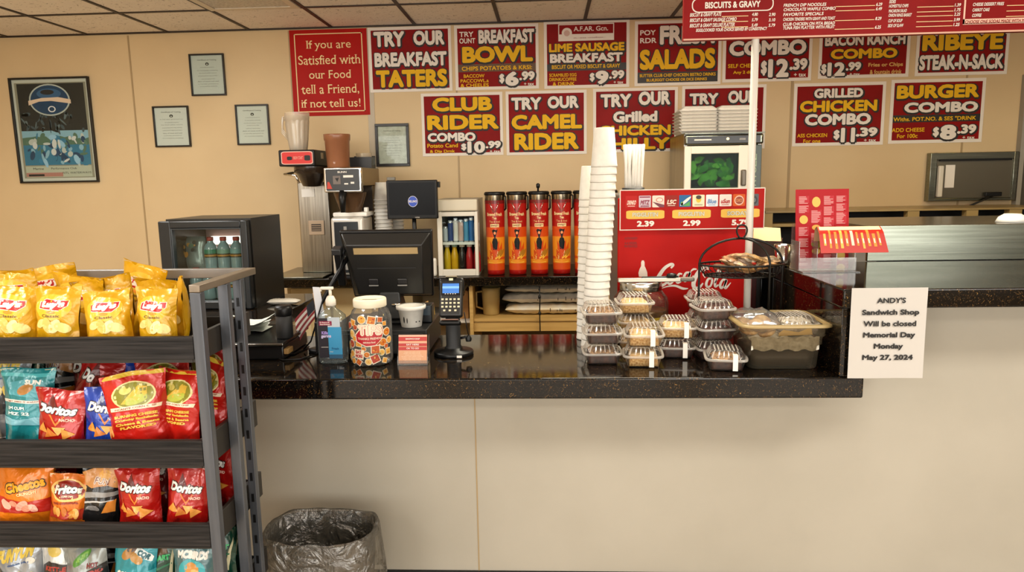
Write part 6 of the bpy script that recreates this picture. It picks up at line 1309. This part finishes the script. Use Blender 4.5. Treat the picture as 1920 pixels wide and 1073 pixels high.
class Design:
    def __init__(s, base): s.base = base; s.d = []; s.k = 0
    def P(s, pts, m):
        s.k += 1; pts = [(x, LO + (1 - LO) * y) for x, y in pts]; V, F = cut(pts, [tuple(range(len(pts)))]); s.d.append((V, F, m, .0007 + s.k * .00008)); return s
    def T(s, t, x0, x1, y0, y1, m, bold=.05, shear=0., rot=0., asp=1.35):
        s.k += 1; V0, F, _ = text2d(t, bold, 2); cx, cy = (x0 + x1) / 2, (y0 + y1) / 2; V = []
        for u, v, lz in V0:
            x = (x0 + (x1 - x0) * u - cx) + shear * (v - .5) * (y1 - y0) * asp; y = (y0 + (y1 - y0) * v - cy) * asp
            V.append((max(-.49, min(.49, cx + x * cos(rot) - y * sin(rot))), LO + (1 - LO) * (cy + (x * sin(rot) + y * cos(rot)) / asp), lz))
        V, F = cut(V, F); s.d.append((V, F, m, .0007 + s.k * .00008)); s.k += 3; return s
    def OT(s, t, x0, x1, y0, y1, m, mo, sh=0., rot=0.): return s.T(t, x0 - .015, x1 + .015, y0 - .015, y1 + .015, mo, .11, sh, rot).T(t, x0, x1, y0, y1, m, .06, sh, rot)
C_ = lambda c, r=.4, **k: crinkle(c, r)
CH1, CH2, CH3 = C_('#d28a35', .5), C_('#c06d22', .5), C_('#e0a555', .5)
def tri(cx, cy, r, a): return [(cx + r * cos(a + i * 2.094), cy + .75 * r * sin(a + i * 2.094)) for i in range(3)]
def chips(d, seed, n=5, ms=(CH1, CH2, CH3), y0=.08, y1=.3, r=(.12, .2), shape=tri):
    rr = random.Random(seed)
    for i in range(n): d.P(shape(-.34 + .68 * (i + .5) / n + rr.uniform(-.04, .04), rr.uniform(y0, y1), rr.uniform(*r), rr.uniform(0, 6)), ms[i % len(ms)])
    return d
def rnd(cx, cy, r, a): return ellipse(cx, cy, r, r * .62, 14, a)
DS = {}
d = Design(foil('#cb980f', .3)); d.P(ellipse(0, .58, .40, .27, 24), C_('#d9b02a', .35)); d.P([(-.32, .53), (.18, .50), (.33, .60), (.34, .72), (-.16, .75), (-.31, .68)], C_('#ead9c8', .4)); d.P([(-.30, .545), (.18, .515), (.31, .605), (.32, .71), (-.16, .735), (-.29, .67)], C_('#b3161c', .35)); d.T("Lay's", -.25, .27, .545, .71, C_('#f1ebe0', .4), .08, .15, .06); d.P(ellipse(0, .475, .10, .035, 14), C_('#dd8a25', .4)); d.T('Classic', -.2, .2, .37, .43, C_('#6a4a10', .5), .03, .1)
chips(d, 2, 4, (C_('#e9cf7d', .5), C_('#d9b65a', .5), C_('#f0dc9a', .5)), .1, .24, (.13, .19), rnd); DS['lays'] = d
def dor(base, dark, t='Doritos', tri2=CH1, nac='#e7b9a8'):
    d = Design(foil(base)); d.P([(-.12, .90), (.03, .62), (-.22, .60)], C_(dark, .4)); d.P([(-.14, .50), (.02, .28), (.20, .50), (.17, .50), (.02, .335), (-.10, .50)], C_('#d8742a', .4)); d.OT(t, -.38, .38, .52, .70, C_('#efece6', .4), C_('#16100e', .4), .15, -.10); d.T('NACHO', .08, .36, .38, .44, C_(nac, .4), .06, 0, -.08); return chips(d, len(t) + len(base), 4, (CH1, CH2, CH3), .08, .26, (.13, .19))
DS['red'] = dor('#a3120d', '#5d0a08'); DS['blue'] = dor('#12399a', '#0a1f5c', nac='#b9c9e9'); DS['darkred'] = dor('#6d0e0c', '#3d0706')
d = Design(foil('#b81a10')); d.P([(-.5, .93), (.5, .93), (.5, 1.), (-.5, 1.)], C_('#d9b53a', .35)); d.P(ellipse(.0, .64, .37, .21, 26), C_('#d8c98a', .4)); d.P(ellipse(0, .64, .34, .19, 26), C_('#7d7a1c', .35)); d.P([(-.22, .52), (.1, .78), (.26, .74), (.24, .64), (-.05, .50)], C_('#cfa938', .35)); d.P(ellipse(.05, .56, .2, .07, 16, .2), C_('#a8b03a', .4)); d.P(ellipse(-.12, .72, .10, .06, 14), C_('#c9b95a', .4))
d.P([(-.42, .42), (.42, .40), (.44, .46), (-.42, .48)], C_('#e3d3b4', .4)); d.T('PICANTE CORN CHIP', -.34, .36, .425, .455, C_('#8f2015', .4), .03)
for i, t in enumerate(('BURNING CHEESE', 'Crunchy Enchilada', 'Cheese & Beans', 'FLAVORED')): d.T(t, -.36 + .06 * (i == 3), .36 - .06 * (i == 3), .30 - i * .065, .345 - i * .065, C_('#e6b640', .4), .06)
DS['chili'] = d
d = Design(foil('#1c7f86')); d.P([(-.5, .86), (.5, .86), (.5, .92), (-.5, .92)], C_('#4fb0b5', .3)); d.P([(-.33, .56), (.30, .52), (.36, .76), (.1, .84), (-.30, .76)], C_('#4aa0ac', .35)); d.P(ellipse(0, .66, .16, .08, 14, .4), C_('#b07a3a', .45)); d.T('SUN', -.02, .28, .74, .82, C_('#f0ece2', .4), .06); d.P([(-.48, .44), (.48, .42), (.48, .47), (-.48, .49)], C_('#d9d5c8', .4)); d.T('NET WEIGHT SNACKS', -.36, .3, .445, .465, C_('#8a4a3a', .4))
d.T('EM CUM', -.36, .0, .32, .37, C_('#d3dfdc', .4), .05); d.T('MIZ 22', -.36, .1, .23, .28, C_('#d3dfdc', .4), .05); d.P([(-.5, .06), (.5, .06), (.5, .16), (.2, .2), (-.1, .15), (-.5, .2)], C_('#6fa9b5', .4)); DS['teal'] = d
d = Design(foil('#d87312')); d.P([(-.5, .03), (.5, .03), (.5, .30), (.1, .24), (-.5, .34)], C_('#a81e12', .35)); d.OT('Cheetos', -.30, .42, .46, .64, C_('#efa51c', .4), C_('#1a120c', .4), .1, .28); d.T('CRUNCHY', -.06, .3, .38, .43, C_('#efd9a0', .4), .04, 0, .22); chips(d, 5, 5, (C_('#e0a08a', .5), C_('#d8866a', .5)), .10, .22, (.08, .13), rnd); DS['cheese'] = d
d = Design(foil('#cf6d1b')); d.P(ellipse(0, .66, .46, .24, 26), C_('#e8b86a', .4)); d.P(ellipse(0, .67, .40, .20, 26), C_('#8a1f14', .35)); d.OT('Fritos', -.34, .36, .60, .78, C_('#efe9df', .4), C_('#17110f', .4), .15, .10); d.T('CORN CHIPS', -.10, .16, .52, .56, C_('#efe0c0', .4), .04); d.T('THE ORIGINAL', -.34, .3, .37, .42, C_('#8c2218', .4), .05, 0, .08); d.P([(-.5, .03), (.5, .03), (.5, .3), (0, .2), (-.5, .33)], C_('#a8301c', .35)); chips(d, 6, 5, (CH1, CH3, CH2), .08, .24, (.09, .14), rnd); DS['corn'] = d
d = Design(foil('#1b1a1b', .25)); d.P([(-.5, .62), (-.2, .5), (.2, .58), (.5, .5), (.5, .78), (.2, .95), (-.5, .8)], C_('#c98a4a', .4)); d.P(ellipse(.12, .76, .16, .11, 18), C_('#dba148', .4)); d.T('FUN', -.14, .26, .58, .72, C_('#e9dccb', .4), .1, .2); d.T('FUN', -.12, .24, .59, .71, C_('#7d2a22', .4), .0, .2); d.P([(-.5, .30), (.5, .38), (.5, .46), (-.5, .42)], C_('#8d8a86', .35)); d.P([(-.4, .2), (.4, .28), (.4, .3), (-.4, .24)], C_('#b8b5b0', .35)); d.P([(.15, .05), (.45, .05), (.45, .3), (.25, .26)], C_('#cf7f2c', .4)); d.P(ellipse(-.1, .12, .2, .05, 16), C_('#6d6a68', .35)); DS['black'] = d
d = Design(foil('#9aa0a6', .28, .35)); d.T('FUNYUN', -.44, .34, .66, .88, C_('#d9bd4a', .4), .08, .4, .28); d.T('onion rings', -.2, .3, .58, .63, C_('#3a5a8c', .4), .04, .2, .2); d.P(ellipse(.28, .66, .1, .06, 14), C_('#d9d6c8', .4)); d.P([(-.5, .0), (.5, .0), (.5, .3), (-.5, .5)], C_('#2a2a2c', .35)); chips(d, 9, 4, (C_('#d9b84a', .5), C_('#e6d08a', .5)), .2, .5, (.1, .16), rnd); DS['silver'] = d
d = Design(foil('#c9ccca', .3, .2)); d.P([(-.5, .2), (.5, .2), (.5, .56), (-.2, .62), (-.5, .5)], C_('#241c1a', .35)); d.P(ellipse(-.1, .80, .22, .10, 18), C_('#d3b95a', .4)); d.T('KETTLE', -.3, .3, .46, .54, C_('#b0382c', .4), .06); d.T('COOKED', -.3, .3, .34, .42, C_('#b0382c', .4), .06); DS['white'] = d
d = Design(foil('#8f9593', .3, .25)); d.P([(-.5, .0), (.5, .0), (.5, .62), (-.1, .45), (-.5, .3)], C_('#1b1a1b', .35)); d.P(ellipse(-.02, .74, .22, .08, 18, .5), C_('#4d8a34', .4)); d.P(ellipse(.0, .76, .14, .04, 18, .5), C_('#7db04a', .4)); d.T('JALAPENO', -.2, .44, .42, .5, C_('#a8383a', .4), .05, 0, .12); d.T('HOT', .1, .36, .55, .64, C_('#7a2428', .4), .06); DS['pepper'] = d
d = Design(foil('#1f8a97')); d.P(ellipse(-.1, .80, .18, .09, 16, .4), C_('#b07c36', .45)); d.P(ellipse(.1, .70, .16, .08, 16, -.4), C_('#c08f4a', .45)); d.P(ellipse(-.05, .86, .10, .05, 14), C_('#4a2f1a', .45)); d.P([(.02, .80), (.42, .62), (.46, .72), (.08, .90)], C_('#dfe8e6', .4)); d.T('CQR', .08, .4, .70, .80, C_('#1f5f6a', .4), .06, 0, -.5); d.P([(-.5, .3), (.5, .5), (.5, .2), (-.5, .1)], C_('#4fb6c2', .35)); d.T('GO!', -.36, -.1, .40, .5, C_('#e9e4d0', .4), .08); DS['aqua'] = d
d = Design(foil('#0f3a2c')); d.P([(-.3, .84), (.2, .92), (.3, .70), (-.2, .64)], C_('#5a3f22', .45)); d.T('SMART', -.2, .36, .58, .68, C_('#3fae6a', .4), .07); d.P([(.3, .2), (.38, .2), (.46, .8), (.42, .82)], C_('#c9c3a0', .4)); d.P([(-.5, .3), (.4, .5), (.4, .53), (-.5, .36)], C_('#1f6a4a', .35)); DS['green'] = d
d = Design(foil('#4d6d70')); d.T('MCBIRDS', -.36, .36, .72, .86, C_('#e9e6dd', .4), .08, .1); d.P(ellipse(.0, .52, .34, .20, 22), C_('#2fa0a8', .4)); d.P(ellipse(.0, .56, .18, .11, 16), C_('#c98a3c', .45)); d.P(ellipse(.08, .50, .12, .07, 16), C_('#e0b06a', .45)); DS['bird'] = d
def bag_mesh(ds, w, h, dep, seed, fold=0.):
    b = MB(); z_ = Vector((0, 0, seed * 3.7)); rr = random.Random(seed); k1, k2 = rr.uniform(-1, 1), rr.uniform(-1, 1)
    def surf(x, v, side, o=0.):
        u = 2 * x; sv = max(0., sin(pi * min(1, max(0, (v - .035) / .93)))); wf = 1 - .11 * sv ** .7
        t = dep / 2 * sv ** .55 * max(0., 1 - abs(u) ** 2.6) ** .75 * (1.12 - .3 * v)
        e = (abs(v - .5) * 2) ** 1.5
        n = (.0095 * noise.noise(Vector((u * 1.9, v * 2.6, side)) + z_) + .009 * abs(noise.noise(Vector((u * 3.2 + v * 2, v * 4 - u * 2, side * 2)) + z_)) - .0035) * (.25 + .75 * min(1, 1.6 * abs(v - .6) + .9 * u * u)) * 1.2 + .0035 * e * sin(u * 7 + k1 * 3 + 4 * v) * (.3 + .7 * sv)
        y = -(t + n) - o if side > 0 else t * .9 - n * .5
        bend = fold * max(0, v - .6) ** 2 * 1.2; tw = .02 * k2 * u * v
        return (u * w / 2 * wf, y - bend * h + tw * w, v * h + .012 * h * sin(u * 3 + k1 * 4) * v + .01 * h * k2 * u * v)
    for side in (1, -1):
        V = [surf(-.5 + i / NU, j / NV, side) for j in range(NV + 1) for i in range(NU + 1)]; F = []
        for j in range(NV):
            for i in range(NU):
                a = j * (NU + 1) + i; f = (a, a + 1, a + NU + 2, a + NU + 1); F.append(f if side > 0 else f[::-1])
        b.add(V, F, ds.base, True)
    seal = []
    for V, F, m, o in ds.d: b.add([surf(q[0], q[1], 1, o + q[2]) for q in V], F, m, True)
    for j0, j1 in ((.965, .972), (.98, .987), (.012, .019)):   # crimp lines of the heat seal
        V = [surf(-.49 + .98 * i / NU, j, 1, .0008) for j in (j0, j1) for i in range(NU + 1)]; b.add(V, [(i, i + 1, NU + 2 + i, NU + 1 + i) for i in range(NU)], mat('#d9cfae', .3, .3), True)
    return b
SHELFN = ['top', 'second', 'third', 'bottom']
def bag(ds, tier, px, Y, w, h, dep, lean, roll, turn, seed, label, dz=0., fold=0., X=None):
    z = SHZ[tier] + .001 + dz; x = X if X is not None else atY(px, [600, 790, 940, 1060][tier], Y).x
    o = bag_mesh(DS[ds], w, h, dep, seed, fold).build('chip_bag', loc=(x, Y, z)); o.rotation_euler = (radians(-lean), radians(roll), radians(turn))
    return tag(o, label, 'chip bag', 'chip bags on the %s tray of the rack' % SHELFN[tier])
# top tray: yellow bags
L_ = 'yellow classic chip bag '
bag('lays', 0, 22, 1.765, .135, .180, .062, 5, 2, 4, 1, L_ + 'cut off by the photo edge, front of the top tray')
bag('lays', 0, 103, 1.765, .130, .178, .06, 6, 1, -2, 2, L_ + 'second from the photo edge in the front of the top tray')
bag('lays', 0, 203, 1.762, .128, .168, .058, 9, -4, 6, 3, L_ + 'third from the photo edge, front of the top tray')
bag('lays', 0, 292, 1.762, .118, .172, .06, 4, 1, -3, 4, L_ + 'nearest the grey front post in the front of the top tray')
bag('lays', 0, 338, 1.845, .10, .19, .05, 3, -6, -58, 5, L_ + 'turned sideways beside the grey front post')
bag('lays', 0, 38, 1.87, .15, .205, .06, 10, -10, 12, 6, L_ + 'leaning behind the one cut by the photo edge', fold=.5)
bag('lays', 0, 128, 1.865, .165, .195, .06, 14, 8, -6, 7, L_ + 'leaning in the second row behind the second front bag', fold=.8)
bag('lays', 0, 205, 1.87, .16, .185, .06, 16, -8, 8, 8, L_ + 'slumped in the second row behind the third front bag', fold=.9)
bag('lays', 0, 285, 1.875, .15, .178, .06, 14, 5, -8, 9, L_ + 'slumped in the second row behind the bag by the post', fold=1.)
bag('lays', 0, 110, 1.965, .18, .208, .05, 6, -9, 10, 10, L_ + 'lying highest in the rear row above the second front bag', fold=.4)
bag('lays', 0, 245, 1.965, .155, .218, .05, 8, 14, -14, 11, L_ + 'with a pointed corner standing up in the rear row', fold=.3)
bag('lays', 0, 20, 1.965, .15, .198, .05, 8, 6, 8, 12, L_ + 'in the rear row at the photo edge', fold=.5)
# second tray
bag('teal', 1, 52, 1.80, .145, .232, .055, 5, 2, 6, 21, 'teal chip bag with a pale band on the second tray')
bag('red', 1, 108, 1.757, .145, .186, .058, 5, 3, 0, 22, 'red nacho chip bag standing in front of the teal one')
bag('blue', 1, 195, 1.76, .125, .188, .055, 5, 4, 8, 23, 'blue tortilla chip bag on the second tray')
bag('chili', 1, 268, 1.762, .165, .232, .06, 4, -5, 14, 24, 'red and yellow corn chip bag next to the blue bag')
bag('chili', 1, 330, 1.80, .15, .225, .06, 4, 5, -16, 25, 'red and yellow corn chip bag beside the grey front post', dz=.003)
bag('red', 1, 145, 1.87, .145, .255, .055, 10, 20, 0, 26, 'red nacho chip bag tilted behind the front red one on the second tray', dz=.002)
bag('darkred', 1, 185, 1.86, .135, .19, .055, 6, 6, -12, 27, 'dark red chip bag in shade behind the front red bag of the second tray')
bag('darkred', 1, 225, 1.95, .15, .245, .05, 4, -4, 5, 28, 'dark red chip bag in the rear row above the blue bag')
bag('blue', 1, 252, 1.88, .13, .225, .05, 8, 10, 0, 29, 'blue tortilla chip bag behind the other blue one')
bag('chili', 1, 320, 1.89, .16, .25, .055, 3, -4, 4, 30, 'red and yellow corn chip bag in the second row of the second tray')
bag('chili', 1, 372, 1.90, .13, .235, .05, 3, 4, -24, 31, 'red and yellow corn chip bag seen between the two grey posts', X=-.965)
bag('chili', 1, 360, 1.97, .14, .265, .045, 2, 3, 0, 32, 'red and yellow corn chip bag in the rear row by the posts', X=-1.0)
bag('green', 1, 60, 1.92, .15, .235, .05, 6, -8, 0, 33, 'dark green chip bag in the rear row behind the teal one')
bag('silver', 1, 8, 1.90, .14, .25, .05, 5, 5, 0, 34, 'silver chip bag at the photo edge in the rear of the second tray')
for k, (X_, Y_, ds_, w_) in enumerate(((-1.34, 1.975, 'darkred', .16), (-1.21, 1.978, 'green', .15), (-1.09, 1.978, 'darkred', .15), (-1.47, 1.975, 'black', .16))):  # added bags closing the gaps so the tray's back looks dark
    bag(ds_, 1, 0, Y_, w_, .262, .04, 2, 0, 0, [35, 36, 37, 81][k], ['dark red chip bag at the very back of the second tray beside the black one', 'green chip bag at the very back of the second tray', 'dark red chip bag at the very back of the second tray nearest posts', 'black chip bag at the very back of the second tray'][k], X=X_)
# third tray
bag('cheese', 2, 42, 1.77, .165, .208, .06, 5, 3, 6, 41, 'orange cheese snack bag on the third tray')
bag('corn', 2, 122, 1.758, .118, .172, .056, 5, 6, 6, 42, 'orange corn chip bag with a dark red oval, third tray')
bag('black', 2, 178, 1.775, .105, .200, .05, 4, 8, 10, 43, 'black and tan snack bag in the middle of the third tray')
bag('red', 2, 260, 1.762, .128, .192, .056, 4, -1, -2, 44, 'red nacho chip bag in the middle of the third tray')
bag('red', 2, 345, 1.768, .118, .188, .056, 5, 5, 8, 45, 'red nacho chip bag next to the grey front post on the third tray')
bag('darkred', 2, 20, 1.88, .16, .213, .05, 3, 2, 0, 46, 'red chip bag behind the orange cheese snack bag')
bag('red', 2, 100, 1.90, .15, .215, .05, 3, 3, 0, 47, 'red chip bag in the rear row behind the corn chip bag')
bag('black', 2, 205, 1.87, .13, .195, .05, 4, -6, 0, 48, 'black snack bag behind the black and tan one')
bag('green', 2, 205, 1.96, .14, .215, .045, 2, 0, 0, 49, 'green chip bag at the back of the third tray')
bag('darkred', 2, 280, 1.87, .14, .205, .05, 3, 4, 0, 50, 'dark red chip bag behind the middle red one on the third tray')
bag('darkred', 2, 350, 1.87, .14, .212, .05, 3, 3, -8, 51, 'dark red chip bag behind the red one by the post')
bag('red', 2, 0, 1.93, .12, .213, .045, 2, 2, -30, 52, 'red chip bag seen between the posts on the third tray', X=-.965)
for k, (X_, ds_) in enumerate(((-1.32, 'corn'), (-1.2, 'black'), (-1.06, 'darkred'), (-1.46, 'darkred'))):  # filler bags added to keep the third tray's back dark
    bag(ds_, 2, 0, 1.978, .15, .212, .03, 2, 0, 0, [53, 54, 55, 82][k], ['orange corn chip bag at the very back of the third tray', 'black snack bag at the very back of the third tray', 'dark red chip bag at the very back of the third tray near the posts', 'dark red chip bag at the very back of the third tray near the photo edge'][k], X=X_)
# bottom tray
bag('silver', 3, 30, 1.77, .14, .222, .056, 4, 3, 4, 61, 'silver onion snack bag with yellow lettering on the bottom tray')
bag('white', 3, 104, 1.775, .10, .222, .05, 4, 2, 2, 62, 'white and black chip bag next to the silver onion snack bag')
bag('pepper', 3, 165, 1.765, .13, .220, .054, 4, -4, 2, 63, 'grey and black chip bag with a green pepper picture')
bag('aqua', 3, 243, 1.77, .125, .224, .056, 4, 4, 0, 64, 'bright teal chip bag on the bottom tray')
bag('green', 3, 298, 1.80, .11, .222, .05, 4, 0, 4, 65, 'dark green chip bag between the two teal ones on the bottom tray')
bag('bird', 3, 356, 1.765, .12, .222, .054, 4, 3, 4, 66, 'grey teal chip bag by the grey front post on the bottom tray')
bag('black', 3, 200, 1.88, .14, .22, .05, 3, 0, 0, 67, 'black snack bag in the rear row of the bottom tray')
bag('green', 3, 0, 1.87, .13, .228, .05, 2, 2, -20, 68, 'dark green chip bag seen between the posts on the bottom tray', X=-.96)
bag('green', 3, 0, 1.965, .15, .232, .05, 2, 0, -34, 69, 'dark green chip bag at the rear post of the bottom tray', X=-.965)

for k, (X_, ds_) in enumerate(((-1.34, 'black'), (-1.2, 'green'), (-1.07, 'black'), (-1.48, 'green'))):  # bags put in to darken the bottom tray's rear gaps
    bag(ds_, 3, 0, 1.95, .15, .226, .04, 2, 0, 0, [73, 74, 75, 83][k], ['black snack bag at the very back of the bottom tray beside two green ones', 'dark green chip bag at the very back of the bottom tray', 'black snack bag at the very back of the bottom tray near the posts', 'dark green chip bag at the back of the bottom tray at the photo edge'][k], X=X_)

# ================================================================== waste bin under the counter edge
bx, by, bh = -.765, 2.20, .40
wbn = thing('waste_bin', 'black waste bin standing before the tan counter front', 'waste bin', (bx, by, 0))
def binring(k, z, seed=0., amp=0., n=72):
    o = []
    for i in range(n):
        a = 2 * pi * i / n; c, s = cos(a), sin(a); q = 1 / (abs(c) ** 3.4 + abs(s) ** 3.4) ** (1 / 3.4)
        r = 1 + amp * noise.noise(Vector((3 * c, 3 * s, seed))) + amp * .6 * noise.noise(Vector((9 * c, 9 * s, seed * 2 + z * 4)))
        o.append((.182 * k * q * c * r, .128 * k * q * s * r, z))
    return o
def binloft(mb, rings, m, caps=False):
    n = len(rings[0]); V = [p for r in rings for p in r]
    mb.add(V, [(j * n + i, j * n + (i + 1) % n, (j + 1) * n + (i + 1) % n, (j + 1) * n + i) for j in range(len(rings) - 1) for i in range(n)], m, True)
    if caps: mb.add(rings[0], [tuple(range(n))[::-1]], m)
    return mb
binloft(MB(), [binring(.80, 0), binring(.95, bh - .04), binring(.99, bh - .035), binring(.995, bh - .004), binring(.98, bh), binring(.955, bh - .004), binring(.935, bh - .04), binring(.78, .006), binring(.01, .006)], mat('#131313', .4), True).build('body', wbn)
def liner_mat():
    m = clear('bin_liner_film', '#cfcdc8', .16, .14, .11, '#c9c0ae'); N, L = nodes(m)
    tc = N.new('ShaderNodeTexCoord'); nz = N.new('ShaderNodeTexNoise'); nz.inputs['Scale'].default_value = 16; nz.inputs['Detail'].default_value = 5; nz.inputs['Distortion'].default_value = 1.2
    L.new(tc.outputs['Object'], nz.inputs['Vector']); bp = N.new('ShaderNodeBump'); bp.inputs['Strength'].default_value = 1; bp.inputs['Distance'].default_value = .03; L.new(nz.outputs['Fac'], bp.inputs['Height'])
    for q in N:
        if q.type in ('BSDF_GLOSSY', 'BSDF_DIFFUSE'): L.new(bp.outputs[0], q.inputs['Normal'])
    return m
R_ = [binring(1.10, bh - .20, 1, .07), binring(1.09, bh - .15, 1.2, .06), binring(1.075, bh - .10, 1.4, .05), binring(1.05, bh - .05, 1.7, .035), binring(1.03, bh - .005, 2, .015), binring(1.0, bh + .008, 2.2, .012), binring(.945, bh + .004, 2.4, .012), binring(.90, bh - .05, 2.6, .03), binring(.86, bh - .12, 2.8, .05), binring(.78, bh - .22, 3, .06), binring(.70, .05, 3.2, .05), binring(.05, .03, 3.2, .05)]
R_ = [[(x, y, z + .012 * noise.noise(Vector((x * 14, y * 14, 5))) * (1 if z > .1 else 0)) for x, y, z in r] for r in R_]
tag(binloft(MB(), R_, liner_mat()).build('bin_liner', loc=(bx, by, 0)), 'clear grey plastic liner draped over the waste bin rim', 'bin liner')
